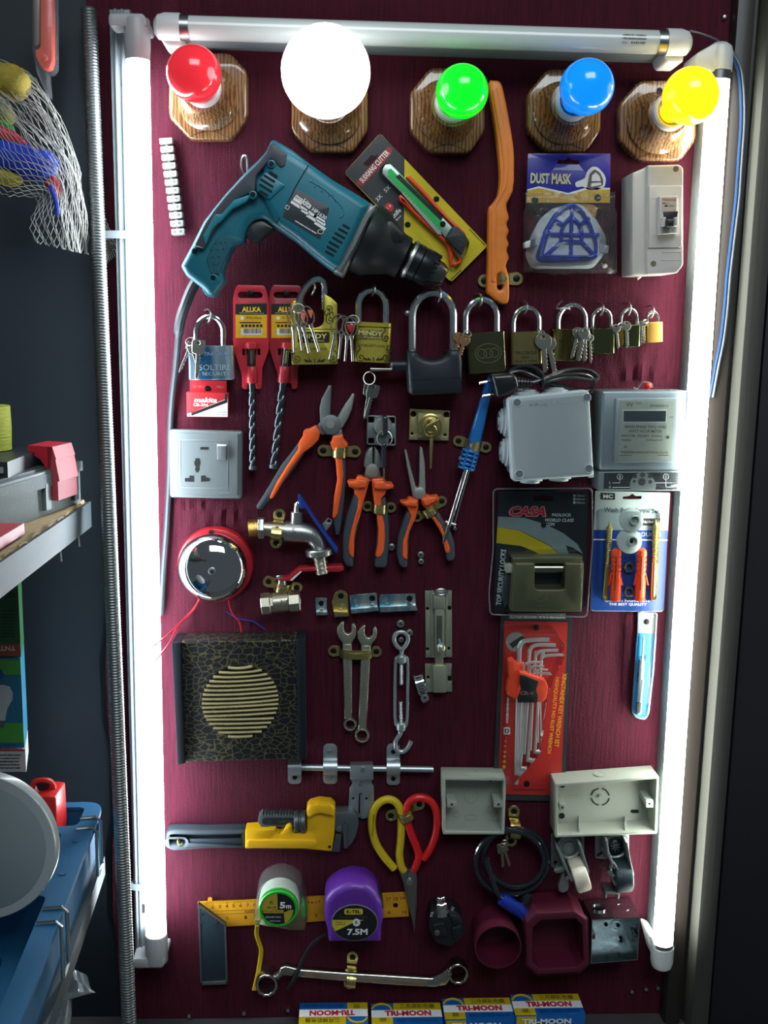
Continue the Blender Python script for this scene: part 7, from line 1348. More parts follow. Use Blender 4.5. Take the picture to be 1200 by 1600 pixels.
# ================================================================ BIG SPANNER
t = Thing('ring_spanner', 'big offset ring spanner lying level under the tape measures', 'spanner', 560, 1528)
RSN = mat('worn_chrome', (186, 184, 174), .22, 1, var=.2, vs=40)
sh = [(437, 1514), (448, 1510), (470, 1515.5), (560, 1522), (625, 1526), (676, 1529), (690, 1522), (703, 1512), (708, 1524), (698, 1541), (678, 1544), (620, 1541), (540, 1535), (474, 1529), (446, 1526), (434, 1526)]
mb = MB(); mb.px(rnd(sh, 3), 10, 22, 3.5, n=3, back=3); s_ = t.add('shank', mb, RSN)
mb = MB(); mb.px([(476, 1519), (560, 1526), (668, 1534), (668, 1541), (560, 1534), (476, 1527)], 21.6, 22.6, .3); t.add('flat_panel', mb, mat('worn_panel', (150, 132, 116), .45, .6, var=.5, vs=60), s_)
for x, y, r, rh, hh_ in ((416.5, 1541, 17.5, 12.5, 30), (716, 1523, 16.5, 11.5, 26)):
    mb = MB(); mb.px(circ(x, y, r, 30), 6 if x < 500 else 8, hh_, 3, [[(x+rh*(1+.08*(i % 2))*math.cos(2*math.pi*i/24), y+rh*(1+.08*(i % 2))*math.sin(2*math.pi*i/24)) for i in range(24)]], n=3); t.add('ring_end', mb, RSN)
mb = MB(); mb.ptube([(427, 1531, 20), (434, 1524, 17), (442, 1518, 16)], 5, 10, k=3); t.add('neck', mb, RSN)
clip(548.5, 1516, 97, -20, 21, -10, 17, 17, 24, 'upright clip at the middle of the big ring spanner')

# ================================================================ CARTONS ON THE LEDGE, NAILS
TBY = mat('tri_yellow', (190, 166, 20), .4); TBB = mat('tri_blue', (14, 88, 160), .4); TBR = mat('tri_red', (190, 30, 50), .4)
def carton(x0, x1, y, ang, flip, label):
    hb = 10; a, b = P(x0, y, hb), P(x1, y if not flip else y, hb); vt = (a[1]+b[1])/2; w = b[0]-a[0]; hf = 54
    t = Thing('padlock_carton', label, 'carton', (x0+x1)/2, y, 20, 'blue and yellow padlock cartons on the ledge')
    bm_ = MB(); bm_.prism([(a[0], VF+.2), (b[0], VF+.2), (b[0], vt), (a[0], vt)], hb, hf, .6); bx = t.add('carton', bm_, TBB)
    def top(l, dz, m, nm='print'):                     # l: (fraction along, fraction towards the front)
        mb = MB(); R = []
        for z in (vt-.1+dz-.1, vt+dz): R.append([(a[0]+w*f_, z, hb+(hf-hb)*g_) for f_, g_ in (l if not flip else [(1-p, q) for p, q in l])])
        mb.loft(R); return t.add(nm, mb, m, bx)
    if flip: fy = lambda q: 1-q
    G = (lambda q: 1-q) if flip else (lambda q: q)
    R4 = lambda x0_, x1_, g0, g1: [(x0_, G(g0)), (x1_, G(g0)), (x1_, G(g1)), (x0_, G(g1))]
    top(R4(.32, 1, 0, .34), .25, TBY); top(R4(0, .32, .36, 1), .25, TBY); top(R4(.0, 1, .34, .68), .45, TXT_W); top(R4(.3, 1, .68, 1), .4, TBB)
    def tw(s_, fx, gy, wf, gf, m, bold=.03):
        mb = MB(); word(mb, s_, 600, 600, 100, 100, 0, 0, bold)
        us = [v.co.x for v in mb.b.verts]; zs = [v.co.z for v in mb.b.verts]; ux0, ux1, z0, z1 = min(us), max(us), min(zs), max(zs)
        for v in mb.b.verts:
            p = (v.co.x-ux0)/(ux1-ux0); q = (z1-v.co.z)/(z1-z0); f_ = fx+(p-.5)*wf; g_ = gy+(q-.5)*gf
            if flip: f_ = 1-f_; g_ = 1-g_
            v.co = wv((a[0]+w*f_, vt+.8, hb+(hf-hb)*g_))
        t.add('lettering', mb, m, bx)
    tw('TRI-MOON', .52, .5, .66, .26, TBR, .05); tw('三月牌彩色鎖', .66, .17, .5, .22, mat('tri_olive', (96, 84, 20), .5), .01); tw('BRASS COLOUR PADLOCK', .65, .84, .58, .16, mat('tri_navy', (14, 50, 110), .5), .01); tw('鎖', .16, .8, .1, .2, mat('tri_olive'), 0)
    mb = MB(); R = []
    ring = [(.15+.14*math.cos(2*math.pi*i/24), .34+.3*math.sin(2*math.pi*i/24)) for i in range(13, 25)]
    mb.tube([(a[0]+w*(f_ if not flip else 1-f_), vt+.5, hb+(hf-hb)*(g_ if not flip else 1-g_)) for f_, g_ in ring], 1.6, 6, flat=1); t.add('printed_shackle', mb, TBY, bx)
    mb = flatpx([(0, 0)]*0 or [(x0, y), (x1, y), (x1, y+2), (x0, y+2)], 1) if False else MB()
    mb.prism([(a[0]+w*.02, VF+1), (a[0]+w*.3, VF+1), (a[0]+w*.3, vt-2), (a[0]+w*.02, vt-2)], hf, hf+.3); t.add('front_print', mb, TBY, bx)
    mb = MB(); z = vt-7; u0_, u1_ = a[0]+w*.1, a[0]+w*.8
    word(mb, 'TRI-MOON', 600, 600, 100, 100, 0, 0, .04); us = [v.co.x for v in mb.b.verts]; zs = [v.co.z for v in mb.b.verts]; ux0, ux1, z0, z1 = min(us), max(us), min(zs), max(zs)
    for v in mb.b.verts: v.co = wv((u0_+(v.co.x-ux0)/(ux1-ux0)*(u1_-u0_), z-6+(v.co.z-z0)/(z1-z0)*8, hf+.6))
    t.add('lettering', mb, TXT_W, bx)
carton(468.5, 574, 1567, 0, True, 'padlock carton lying upside down, leftmost on the ledge')
carton(579.5, 687.5, 1567.5, 0, False, 'padlock carton second from the left on the ledge')
carton(690.5, 796, 1559.6, 0, False, 'padlock carton third from the left on the ledge')
carton(797, 903, 1553.5, 0, False, 'padlock carton at the right end on the ledge')
for x, y, lab in ((295, 1590, 'nail head at the bottom left corner of the board'), (381, 1585, 'nail head under the left ring of the big spanner'), (450, 1580, 'nail head just left of the padlock cartons'), (988, 1551, 'left nail head of the three at the bottom right'), (1010, 1547, 'middle nail head of the three at the bottom right'), (1029, 1545.5, 'right nail head of the three at the bottom right'), (1133, 26, 'nail head at the top right corner of the frame')):
    mb = MB(); mb.disc(x, y, 3.2, -2, 3.5, 10, .8); solo('nail', lab, 'nail', mb, STEEL, 'nails along the board edge')
# ================================================================ LEFT SIDE: SHELVES, CONDUIT, NET
def slab(mb, pts, v0, v1):                              # pts (u, h), extruded vertically
    mb.loft([[(u, v0, h) for u, h in pts], [(u, v1, h) for u, h in pts]]); return mb
def solve_h(px, py, v):                                 # height off the board at which this pixel lies on the level v
    lo, hi = -50, 1200
    for _ in range(60):
        m_ = (lo+hi)/2
        if (P(px, py, m_)[1] < v): lo = m_
        else: hi = m_
    return (lo+hi)/2
# flexible conduit
A = Vector(Q(139, 14, 20)); B = Vector(Q(203, 1640, 150)); ax = (B-A).normalized(); L = (B-A).length
pr = [(4, 0)]; n_ = int(L/3.4)
for i in range(n_): z = L*i/n_; pr += [(8.4, z), (9.1, z+1.2), (8.4, z+2.6)]
mb = MB(); mb.lathe(pr, A, ax, 18); solo('flexible_conduit', 'long ribbed metal conduit leaning upright left of the left tube light', 'conduit', mb, mat('conduit_steel', (126, 132, 132), .4, .9, var=.1))
# zip ties around the left light
for x0, x1, y, lab in ((166, 203, 367, 'white cable tie around the left tube light, upper one'), (209, 232, 1386, 'white cable tie around the left tube light, lower one')):
    mb = MB(); a = P(x0, y, 32)[0]; b = P(x1, y, 32)[0]; v = P(x1, y, 32)[1]; o = [(a-2.5, 0), (b+1, 0), (b+1, 32), (a-2.5, 32)]; i_ = [(a-.8, 0), (b, 0), (b, 30.5), (a-.8, 30.5)]
    path = [(a-2, v, 1), (a-2, v, 31.5), ((a+b)/2, v, 32.6), (b+1, v, 31.5), (b+1, v, 14)]; sweep(mb, path, (0, 1, 0), 9, 1.2)
    solo('cable_tie', lab, 'cable tie', mb, HOUS, 'cable ties on the left light')
# blue and white cable down the right frame
c_ = [(1078, 48, 40), (1100, 54, 42), (1122, 64, 40), (1140, 80, 32), (1152, 104, 28), (1157, 140, 28), (1158, 190, 28), (1154, 250, 28), (1150, 310, 28), (1143, 370, 28), (1136, 430, 28), (1132, 480, 28), (1126, 530, 27), (1117, 575, 26), (1109, 620, 24)]
t = Thing('power_cable', 'blue and white cable running down the right frame from the top tube', 'cable', 1150, 250, 25)
mb = MB(); mb.ptube(c_[3:], 2.0, 8, k=5); t.add('blue_core', mb, mat('cable_blue', (8, 44, 86), .45)); mb = MB(); mb.ptube([(x+4.5, y+1, h) for x, y, h in c_[3:]], 1.8, 8, k=5); t.add('white_core', mb, mat('cable_white', (90, 98, 104), .4)); mb = MB(); mb.ptube(c_[:5], 1.3, 6, k=5); t.add('lead', mb, mat('cable_white'))
# shelf beam and shelf
GAL = mat('galvanised_beam', (62, 71, 75), .55, .6, var=.3, vs=40, stretch=(1, .15, 1), bump=.2, bs=120)
u0, vt = P(142, 783, 50); vb = P(142, 823, 50)[1]
t = Thing('shelf', 'galvanised steel shelf on the left carrying the grey tool case', 'shelf', 142, 800, 50)
mb = MB(); mb.loft([[(u0-2.5, vb, h), (u0, vb, h), (u0, vt, h), (u0-2.5, vt, h)] for h in (50, 720)]); t.add('edge_beam', mb, GAL)
mb = MB(); slab(mb, [(u0-420, 50), (u0-2, 50), (u0-2, 720), (u0-420, 720)], vt-3, vt-1); t.add('shelf_panel', mb, mat('dusty_shelf', (92, 92, 86), .7, var=.2))
for x, y0, y1, x1 in ((79, 860, 877, 81), (115, 838, 854, 114)):
    h = solve_h(x, y0, vb); 
    mb = MB(); q = Q(x1, y1, h); mb.tube([(u0-1, vb+4, h), (u0-1, vb-3, h), (u0, q[1], h+1)], 1.1, 6); t.add('wire_end', mb, mat('grey_wire', (150, 152, 150), .5))
t = Thing('cardboard_sheet', 'torn corrugated cardboard sheet lying on the steel shelf', 'cardboard', 90, 790, 200)
rs = random.Random(11); pts = []
for i in range(34): h = 62+i*13; pts.append((u0-3-rs.uniform(0, 4), h))
mb = MB(); slab(mb, [(u0-330, 60)]+[p for p in pts]+[(u0-330, 62+33*13)], vt-.8, vt+3.6); t.add('sheet', mb, mat('brown_cardboard', (150, 128, 92), .85, var=.2, bump=.5, bs=200))
for i in range(9): h = 90+i*42+rs.uniform(-8, 8); mb = MB(); mb.pxloft([([(0, 0)]*0, 0)]) if False else mb.tube([(u0-1-rs.uniform(0, 3), vt+1.5, h), (u0-1, vt+3+rs.uniform(0, 1.5), h+9), (u0-2, vt+2, h+22)], 1.0, 5); t.add('torn_edge', mb, mat('brown_cardboard'))
# grey tool case
vtop = P(129, 720, 80)[1]; vbot = vt+4.2; vl = P(130, 735, 80)[1]
hB = solve_h(0, 757, vtop); uA = P(129, 720, 80)[0]; uB = P(0, 757, hB)[0]
CASE = mat('case_grey_textured', (96, 108, 110), .6, var=.25, vs=500, bump=.7, bs=900); CASS = mat('case_grey_smooth', (92, 106, 106), .45, var=.05)
t = Thing('tool_case', 'grey plastic tool case with a red latch on the left shelf', 'tool case', 70, 760, 180)
du, dh = uB-uA, hB-80; Ln = math.hypot(du, dh); d = (du/Ln, dh/Ln); nrm = (-abs(d[1]), d[0] if d[1] > 0 else -d[0])
def E_(s, w): return (uA+d[0]*s+nrm[0]*w, 80+d[1]*s+nrm[1]*w)
LL = Ln+60
mb = MB(); slab(mb, [E_(2, 3), E_(LL-2, 3), E_(LL-2, 240), E_(2, 240)], vbot, vl); t.add('case_body', mb, CASE)
mb = MB(); slab(mb, [E_(0, 0), E_(LL, 0), E_(LL, 243), E_(0, 243)], vl, vtop); lid = t.add('lid', mb, CASS)
mb = MB(); slab(mb, [E_(Ln*.42, -1), E_(LL, -1), E_(LL, 12), E_(Ln*.42, 12)], vl-6, vtop-3); t.add('lid_edge', mb, CASE, lid)
mb = MB(); slab(mb, [E_(8, 6), E_(LL, 6), E_(LL, 230), E_(8, 230)], vtop, vtop+3); t.add('lid_panel', mb, mat('lid_panel_dark', (66, 74, 78), .4, var=.1), lid)
LAT = mat('faded_red_latch', (170, 60, 72), .55, var=.12, vs=30)
s0, s1 = Ln*.17, Ln*.42; zt = P(90, 692, 120)[1]; zb = P(105, 773, 120)[1]; zz = [zt, zt-(zt-zb)*.23, zt-(zt-zb)*.64, zb]
lt = None
for i, (a, b, o1, o2) in enumerate(((zz[0], zz[1], 2, 6), (zz[1], zz[2], 5, 9), (zz[2], zz[3], 7, 7))):
    mb = MB(); mb.loft([[(*[E_(s, -o2)[0], b][:2], E_(s, -o2)[1]), (E_(s, -o1)[0], a, E_(s, -o1)[1]), (E_(s, 4)[0], a, E_(s, 4)[1]), (E_(s, 4)[0], b, E_(s, 4)[1])] for s in (s0, s1)])
    q = t.add('latch', mb, LAT, lt); lt = lt or q
mb = MB(); mb.loft([[(E_(s, -2)[0], zz[0], E_(s, -2)[1]), (E_(s, 26)[0], zz[0]+1, E_(s, 26)[1]), (E_(s, 26)[0], zz[0]-6, E_(s, 26)[1]), (E_(s, 12)[0], zz[0]-14, E_(s, 12)[1]), (E_(s, 2)[0], zz[1]-16, E_(s, 2)[1])] for s in (s0, s1)]); t.add('latch_arm', mb, mat('latch_red', (178, 34, 52), .4), lt)
for s_, w in ((Ln*.08, 0), (Ln*.45, 0)): mb = MB(); slab(mb, [E_(s_, -1.5), E_(s_+12, -1.5), E_(s_+12, 3), E_(s_, 3)], vbot+6, vl-2); t.add('case_rib', mb, CASS)
# tray of small parts and twine spool above the case
t = Thing('parts_tray', 'small dark tray with a red strip on top of the tool case', 'tray', 20, 715, 160)
vq = vtop+3.2; hq = 150; uq = P(57, 712, hq)[0]
mb = MB(); slab(mb, [(uq-190, 95), (uq, 95), (uq, 250), (uq-190, 250)], vq, vq+16); t.add('tray', mb, mat('tray_black', (34, 40, 46), .4)); mb = MB(); slab(mb, [(uq-190, 246), (uq-10, 246), (uq-10, 251), (uq-190, 251)], vq+11, vq+16.5); t.add('red_strip', mb, mat('latch_red'))
mb = MB(); slab(mb, [(uq-20, 248), (uq-4, 248), (uq-4, 253), (uq-20, 253)], vq+5, vq+11); t.add('clasp', mb, mat('dull_zinc'))
us, vs_ = P(6, 698, 120); TW = mat('yellow_green_twine', (150, 158, 40), .7, var=.25, vs=300, stretch=(.2, .2, 2.5), bump=1, bs=260)
us0 = P(24, 665, 130)[0]
mb = MB(); k = 34; mb.lathe([(k*.4, 0), (k, .5), (k*1.0, 2), (k*1.02, 24), (k, 46), (k, 48), (k*.4, 48)], (us0-k, vq+16.4, 150), (0, 1, 0), 32); solo('twine_spool', 'spool of yellow-green twine standing on the dark tray', 'spool', mb, TW)
# red tool on shelf front
t = Thing('red_handle_tool', 'red plastic bar lying on the cardboard at the shelf edge', 'bar', 15, 830, 330)
h1 = solve_h(30, 822, vt+14); mb = MB(); slab(mb, [(u0-46, h1), (u0-8, h1), (u0-8, h1+190), (u0-46, h1+190)], vt+6.5, vt+17); t.add('bar', mb, mat('latch_red'))
# cartons
BH = 96
def bx(name, label, x0, x1, y0, y1, xb, base, bands):
    t = Thing('bulb_carton' if name else 'carton', label, 'carton', (x0+x1)/2, y1, BH)
    fl, ft = P(x1, y1, BH), P(x1, y0, BH); ul = P(x0, y1, BH)[0]; hb_ = 34; ub = P(xb, y1, hb_)[0]
    mb = MB(); o = [(ul, BH), (fl[0], BH), (ub, hb_), (ub-(fl[0]-ul), hb_)]; slab(mb, o, fl[1], ft[1]); b = t.add('carton', mb, base)
    for (ya, yb, m) in bands:
        va_, vb_ = P(x1, ya, BH)[1], P(x1, yb, BH)[1]; mb = MB(); mb.prism([(ul, vb_), (fl[0]-.3, vb_), (fl[0]-.3, va_), (ul, va_)], BH, BH+.25); t.add('printed_band', mb, m, b)
    return t, b
CG = mat('carton_dark_green', (36, 84, 46), .5); CO = mat('carton_brown_red', (146, 62, 40), .5); CB_ = mat('carton_blue', (40, 104, 130), .5); CL = mat('carton_lime', (70, 150, 56), .5); CW = mat('carton_white', (176, 180, 178), .5)
t, b = bx(1, 'dark green light-bulb carton, topmost of the stack below the shelf', -60, 33, 884, 1026, 38.5, CG, ((900, 916, CO), (1006, 1025, CO)))
t.text('TNT', 12, 1013, 25, 8, BH+.6, mat('carton_print', (190, 176, 160), .5), 180, b, bold=.04); t.text('CE', 20, 907, 12, 8, BH+.6, mat('carton_print'), 180, b)
for i in range(9): mb = MB(); mb.px(rect(13-(i % 3), 955+i*5, 22-(i*7 % 6), 1), BH, BH+.5); t.add('print_line', mb, mat('green_print', (26, 60, 36), .6), b)
for x in (3, 11, 19): mb = MB(); mb.px(rect(x, 930, 6, 6), BH, BH+.5, 0, [rect(x, 930, 4.6, 4.6)]); t.add('icon', mb, mat('green_print'), b)
t, b = bx(1, 'blue and green carton with a bulb picture, middle of the stack', -60, 38, 1028, 1168, 44.5, CB_, ((1031, 1054, CL), (1130, 1160, CL)))
mb = MB(); mb.px([(-5, 1126), (8, 1126), (11, 1108), (19, 1094), (20, 1083), (15, 1073), (4, 1070), (-10, 1072), (-20, 1083)], BH, BH+.5); t.add('bulb_picture', mb, mat('picture_grey_white', (176, 182, 180), .5), b); mb = MB(); mb.px([(-4, 1126), (8, 1126), (6, 1137), (-2, 1138)], BH, BH+.6); t.add('bulb_cap_picture', mb, mat('picture_grey'), b)
mb = MB(); mb.px([(-20, 1040), (3, 1047), (6, 1056), (-2, 1064), (-20, 1066)], BH, BH+.6); t.add('blue_badge', mb, mat('badge_blue', (30, 66, 120), .5), b); t.text('Energy Saving Bulb', 8, 1164, 34, 4, BH+.6, TXT_K, 0, b)
t, b = bx(0, 'white carton with black fine print, lowest visible of the stack', -60, 41, 1171, 1206, 46, CW, ((1170.5, 1173.5, mat('latch_red')),))
for i in range(5): scribble(t, 14-(i*5 % 4), 1180+i*5, 38, 2.4, BH+.6, TXT_K, 0, b)
# red torch behind the disc, blue tray, disc
vr = P(163, 1252, 95)[1]
hB2 = solve_h(62, 1519, vr); uA2 = P(163, 1252, 95)[0]; uB2 = P(62, 1519, hB2)[0]; du, dh = uB2-uA2, hB2-95; L2 = math.hypot(du, dh); d2 = (du/L2, dh/L2); n2 = (-d2[1], d2[0])
def T_(s, w): return (uA2+d2[0]*s+n2[0]*w, 95+d2[1]*s+n2[1]*w)
BT = mat('blue_tray_plastic', (0, 78, 118), .8, coat=0, var=.05)
t = Thing('tool_tray', 'blue plastic tool tray with wire handle clips at the lower left', 'tray', 100, 1400, 200)
LT2 = L2+120; Wd = 210
def rr(l, r=14): return rnd(l, r, 5)
def ringslab(mb, o, holes, v0, v1):                    # level plate with openings
    loops = [o]+list(holes)
    for kk, l in enumerate(loops): 
        A_ = [mb.b.verts.new(wv((u, v0, h))) for u, h in l]; B_ = [mb.b.verts.new(wv((u, v1, h))) for u, h in l]; mb.skin(A_, B_); loops[kk] = (A_, B_)
    for kk in (0, 1):
        es = []
        for lp in loops:
            r = lp[kk]
            for i in range(len(r)): es.append(mb.b.edges.get((r[i-1], r[i])) or mb.b.edges.new((r[i-1], r[i])))
        bmesh.ops.triangle_fill(mb.b, use_beauty=True, use_dissolve=False, edges=es)
    return mb
outer = rr([T_(0, 0), T_(LT2, 0), T_(LT2, Wd), T_(0, Wd)], 26)
hol = [rr([T_(14, 20), T_(62, 20), T_(62, Wd-14), T_(14, Wd-14)], 10), rr([T_(78, 34), T_(L2*.56, 34), T_(L2*.56, Wd-14), T_(78, Wd-14)], 10), rr([T_(L2*.62, 22), T_(LT2-16, 22), T_(LT2-16, Wd-14), T_(L2*.62, Wd-14)], 10)]
mb = MB(); ringslab(mb, outer, hol, vr-6, vr); rim = t.add('rim', mb, BT)
mb = MB(); ins = rr([T_(8, 7), T_(LT2-8, 7), T_(LT2-8, Wd-8), T_(8, Wd-8)], 22); ringslab(mb, ins, hol, vr-62, vr-4); t.add('tray_body', mb, BT)
mb = MB(); slab(mb, ins, vr-64, vr-58); t.add('tray_floor', mb, BT)
for s in (80+20, L2*.5): mb = MB(); u, h = T_(s, 15); mb.lathe([(4, 0), (4, 1), (2.4, 1)], (u, vr, h), (0, 1, 0), 14); t.add('rim_stud', mb, mat('stud_dark_blue', (8, 72, 112), .5), rim)
for s in (46, L2*.7):
    mb = MB(); w0 = 20
    for k in (0, 26): mb.tube([(*T_(s+k, w0)[:1], vr+1, T_(s+k, w0)[1]), (T_(s+k, 2)[0], vr+2, T_(s+k, 2)[1]), (T_(s+k, -3)[0], vr-3, T_(s+k, -3)[1]), (T_(s+k, -3)[0], vr-58, T_(s+k, -3)[1])], 2.1, 8)
    mb.tube([(T_(s, -3)[0], vr-58, T_(s, -3)[1]), (T_(s+26, -3)[0], vr-58, T_(s+26, -3)[1])], 2.1, 8); t.add('wire_clip', mb, CHROME)
mb = MB(); u, h = T_(L2*.82, 70); mb.tube(cr([(u, vr-50, h), (u+14, vr-40, h+6), (u+16, vr-30, h-8), (u+4, vr-28, h-14)], 5), 1.6, 7); solo('wire_hook', 'bent wire lying inside the blue tool tray', 'wire', mb, CHROME)
t = Thing('support_rail', 'steel rail running under the outer edge of the blue tool tray', 'rail', 110, 1450, 200)
mb = MB(); mb.loft([[(T_(s, 2)[0], vr-92, T_(s, 2)[1]), (T_(s, 0)[0], vr-92, T_(s, 0)[1]), (T_(s, 0)[0], vr-68, T_(s, 0)[1]), (T_(s, 2)[0], vr-68, T_(s, 2)[1])] for s in (8, LT2+200)]); t.add('rail', mb, GAL); mb = MB(); slab(mb, [T_(8, 2), T_(LT2+200, 2), T_(LT2+200, 30), T_(8, 30)], vr-70, vr-68); t.add('rail_top', mb, GAL)
hd_ = solve_h(-30, 1449, vr)+14; mb = MB(); u, v = P(-32, 1325, hd_); s = S(0, 1325, hd_); R_ = 121*s; axd = Vector((-.04, .06, 1)).normalized()
t = Thing('panel_light', 'round white panel light standing in the blue tray', 'panel light', 0, 1330, hd_)
mb.lathe([(R_*.9, -16), (R_, -12), (R_, -2), (R_*.985, 0), (R_*.86, 0)], (u, v, hd_), axd, 64); t.add('rim', mb, mat('panel_rim_white', (150, 158, 160), .3, coat=.4, var=.02)); mb = MB(); mb.lathe([(R_*.87, 0), (R_*.85, .8), (0, 3.5)], (u, v, hd_), axd, 64, False, False); t.add('diffuser', mb, mat('panel_diffuser', (122, 134, 136), .25, coat=.5, var=.02))
t = Thing('red_lantern', 'red plastic lantern body with a loop handle behind the white round panel', 'lantern', 80, 1270, 150)
RL = mat('lantern_red', (208, 38, 36), .35, coat=.3)
mb = MB(); mb.px(rnd([(40, 1244), (78, 1238), (91, 1240), (94, 1300), (93, 1326), (60, 1330), (40, 1300)], 3), 120, 160, 3, at=150); t.add('body', mb, RL); mb = MB(); mb.ptube([(50, 1232, 140), (54, 1222, 140), (66, 1219, 140), (78, 1221, 140), (84, 1229, 140), (80, 1236, 140)], 3.4, 8, k=4); t.add('loop_handle', mb, RL); mb = MB(); mb.px(rnd([(55, 1224), (76, 1223), (78, 1232), (60, 1236)], 3), 134, 142); t.add('dark_lens', mb, mat('lens_dark', (40, 34, 36), .2))
# plastic bag under the tray
mb = MB(); rs = random.Random(8); rows = []; cl = [[(92, 1520), (112, 1512), (136, 1524)], [(88, 1536), (116, 1530), (142, 1546)], [(84, 1556), (112, 1550), (150, 1551)], [(78, 1574), (98, 1566), (112, 1560)], [(70, 1592), (92, 1588), (112, 1586)], [(60, 1612), (88, 1612), (106, 1616)], [(52, 1640), (84, 1640), (100, 1642)]]
for r in cl:
    rw = []
    for i in range(9):
        f_ = i/8*2; k = min(int(f_), 1); f2 = f_-k; x = r[k][0]*(1-f2)+r[k+1][0]*f2; y = r[k][1]*(1-f2)+r[k+1][1]*f2; rw.append((x, y, 200+rs.uniform(-12, 12)))
    rows.append(rw)
for hh in (0, 18):
    R = [[mb.b.verts.new(wv(Q(x, y, h-hh))) for x, y, h in rw] for rw in rows]
    for a, b in zip(R, R[1:]): mb.skin(a, b, False)
solo('plastic_bag', 'crumpled clear plastic bag hanging under the blue tray', 'bag', mb, film('bag_film', (236, 240, 242), .4, .14, .18, .8, 50))
# hanging net with twine balls
NETM = mat('white_nylon_net', (176, 176, 170), .6, var=.1)
rt = cr([(-20, 96, 60), (20, 102, 60), (62, 132, 64), (100, 200, 60), (122, 262, 54), (134, 330, 50), (138, 398, 46)], 6); lf = cr([(-40, 200, 90), (-20, 250, 110), (0, 300, 120), (30, 306, 110), (60, 312, 90), (48, 345, 80), (56, 380, 80)], 6)
NS, NT = 26, 15; mb = MB()
def np_(s, tt):
    i = s*(len(rt)-1); k = min(int(i), len(rt)-2); f_ = i-k; a = Vector(rt[k])*(1-f_)+Vector(rt[k+1])*f_; b = Vector(lf[k])*(1-f_)+Vector(lf[k+1])*f_; p = a*(1-tt)+b*tt
    p.z += 26*math.sin(math.pi*tt)+5*math.sin(s*23+tt*17); p.x += 1.6*math.sin(s*31+tt*40); return tuple(p)
for k in range(NT*2+1):
    pts = []
    for j in range(NS+1):
        q = (k/(NT*2))**1.25+(.5/NT)*.62*(1 if (j+k) % 2 else -1)*(.25+.75*(j/NS)); pts.append(np_(j/NS, min(1.02, max(-.02, q))))
    mb.ptube(pts, .36, 4)
rs = random.Random(4)
for k in range(26): q = rs.uniform(0, .55)**1.3; pts = [np_(j/24, q+.03*math.sin(j*.5+k)+.006*rs.uniform(-1, 1)) for j in range(25)]; mb.ptube([(x, y, h+rs.uniform(-2, 8)) for x, y, h in pts], .36, 4)
for k in range(8):                                     # tail of the net showing right of the conduit
    mb.ptube([(140+k*.6, 285+k*8, 14), (152+k*.5, 318+k*8, 12), (168-k*.2, 360+k*6, 12), (186-k*3, 396+k*2.4, 14)], .4, 4, k=3)
for k in range(7): mb.ptube([(152+k*4, 330+k*10, 13), (160+k*4, 336+k*9, 12), (166+k*3.4, 344+k*8.5, 13)], .55, 4)
o = solo('fishing_net', 'white nylon fishing net hanging at the upper left with coloured twine inside', 'net', mb, NETM)
def twine(name, label, c, rx, ry, rot, h, col, d=22):
    m = mat('twine_'+name, col, .75, var=.25, vs=300, bump=1, bs=500, stretch=(.25, 1, 2)); mb = MB(); n, mm = 28, 14; rs = random.Random(hash(name) % 97 if False else len(name)); s = S(*c, h); u, v = P(*c, h); cc, sn = math.cos(math.radians(-rot)), math.sin(math.radians(-rot)); rings = []
    for i in range(mm+1):
        th = math.pi*i/mm; x = -rx*math.cos(th); r = max(.02, math.sin(th)**.6); rg = []
        for k in range(n):
            a = 2*math.pi*k/n; w = 1+.07*math.sin(k*3.1+i*2.3)+.05*math.sin(k*7+i); y = ry*r*math.cos(a)*w; z = d*r*math.sin(a)*w; rg.append((u+s*(x*cc-y*sn), v+s*(x*sn+y*cc), h+z))
        rings.append(rg)
    mb.loft(rings); return solo('twine_bundle', label, 'twine', mb, m, 'twine bundles inside the net')
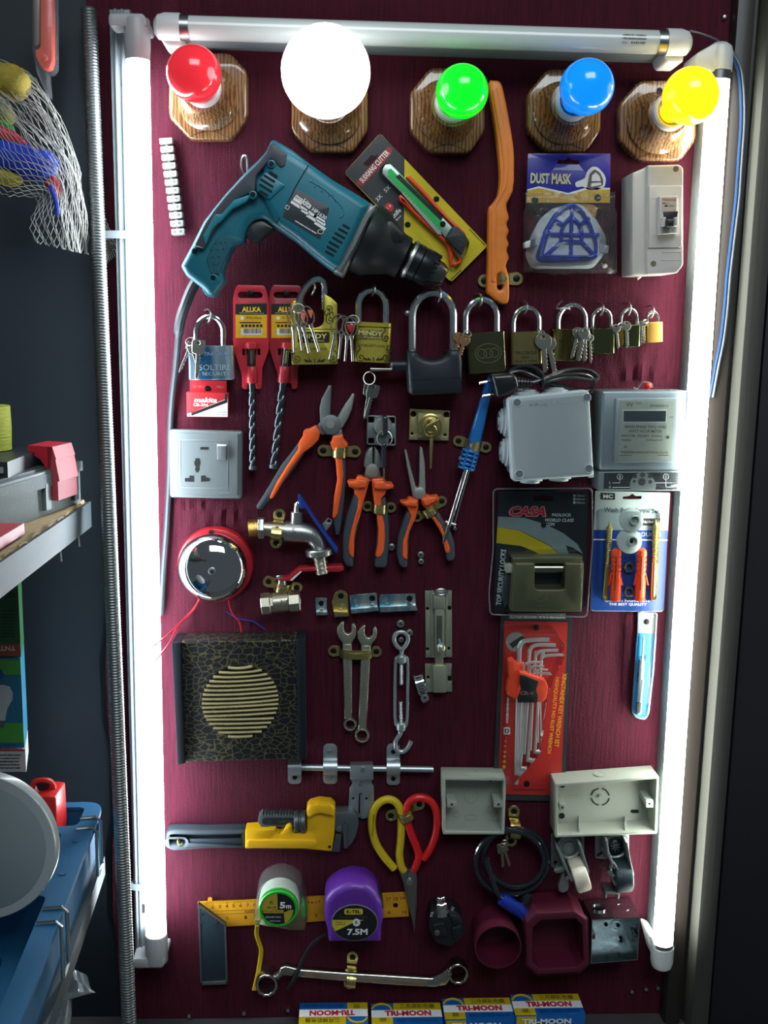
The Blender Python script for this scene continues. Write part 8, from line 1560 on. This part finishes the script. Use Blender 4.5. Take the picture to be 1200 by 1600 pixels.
twine('straw', 'straw-coloured twine bundle at the top of the net', (16, 128), 30, 26, 20, 84, (150, 132, 40)); twine('moss', 'moss-yellow twine bundle between the straw one and the red one', (0, 175), 24, 16, 30, 64, (130, 128, 36), 16); twine('green', 'small green twine bundle at the left edge of the net', (8, 198), 16, 7, 30, 92, (30, 140, 70), 10); twine('red', 'red twine bundle lying above the blue one', (10, 214), 36, 13, 28, 96, (176, 30, 50), 16)
twine('blue', 'long blue twine bundle in the middle of the net', (20, 246), 58, 26, 14, 98, (20, 56, 176), 22); twine('bluehead', 'rounded blue twine knot at the end of the blue bundle', (64, 259), 24, 25, 60, 92, (24, 62, 186), 20); twine('crimson', 'crimson twine tuft hanging below the blue knot', (82, 287), 20, 10, 70, 88, (180, 30, 56), 12); twine('yellow', 'yellow twine bundle at the lower left of the net', (4, 276), 30, 13, 10, 100, (160, 146, 36), 16)
mb = MB(); mb.ptube([(78, 290, 106), (84, 305, 106), (88, 320, 104), (89, 336, 102)], 2.6, 7, k=4); solo('twine_bundle', 'loose blue twine tail dangling from the net bundle', 'twine', mb, mat('twine_blue'), 'twine bundles inside the net')
t = Thing('cutter_sleeve', 'orange cutter in a clear plastic sleeve hanging at the top left', 'packaged knife', 66, 50, 60)
mb = MB(); mb.px(rnd([(62, -20), (81, -20), (82, 96), (77, 108), (66, 108), (56, 92), (53, 78), (62, 74)], 4), 52, 64, 3); t.add('cutter_body', mb, mat('coral_orange', (232, 92, 66), .35)); mb = MB(); mb.px([(52, -20), (62, -20), (61, 68), (53, 72)], 56, 66, 1); t.add('cutter_blade_channel', mb, mat('worn_khaki', (120, 112, 90), .45, .5)); mb = MB(); mb.disc(69, 90, 5, 63, 66, 14, 1); t.add('locking_wheel', mb, mat('coral_orange'))
mb = MB(); mb.px(rnd([(49, -20), (84, -20), (85, 104), (78, 114), (72, 112), (75, 152), (68, 140), (56, 112), (49, 78)], 3), 50, 69, 3); t.add('sleeve', mb, film('sleeve_film', (240, 242, 250), .35, .1, .06, .4, 40))
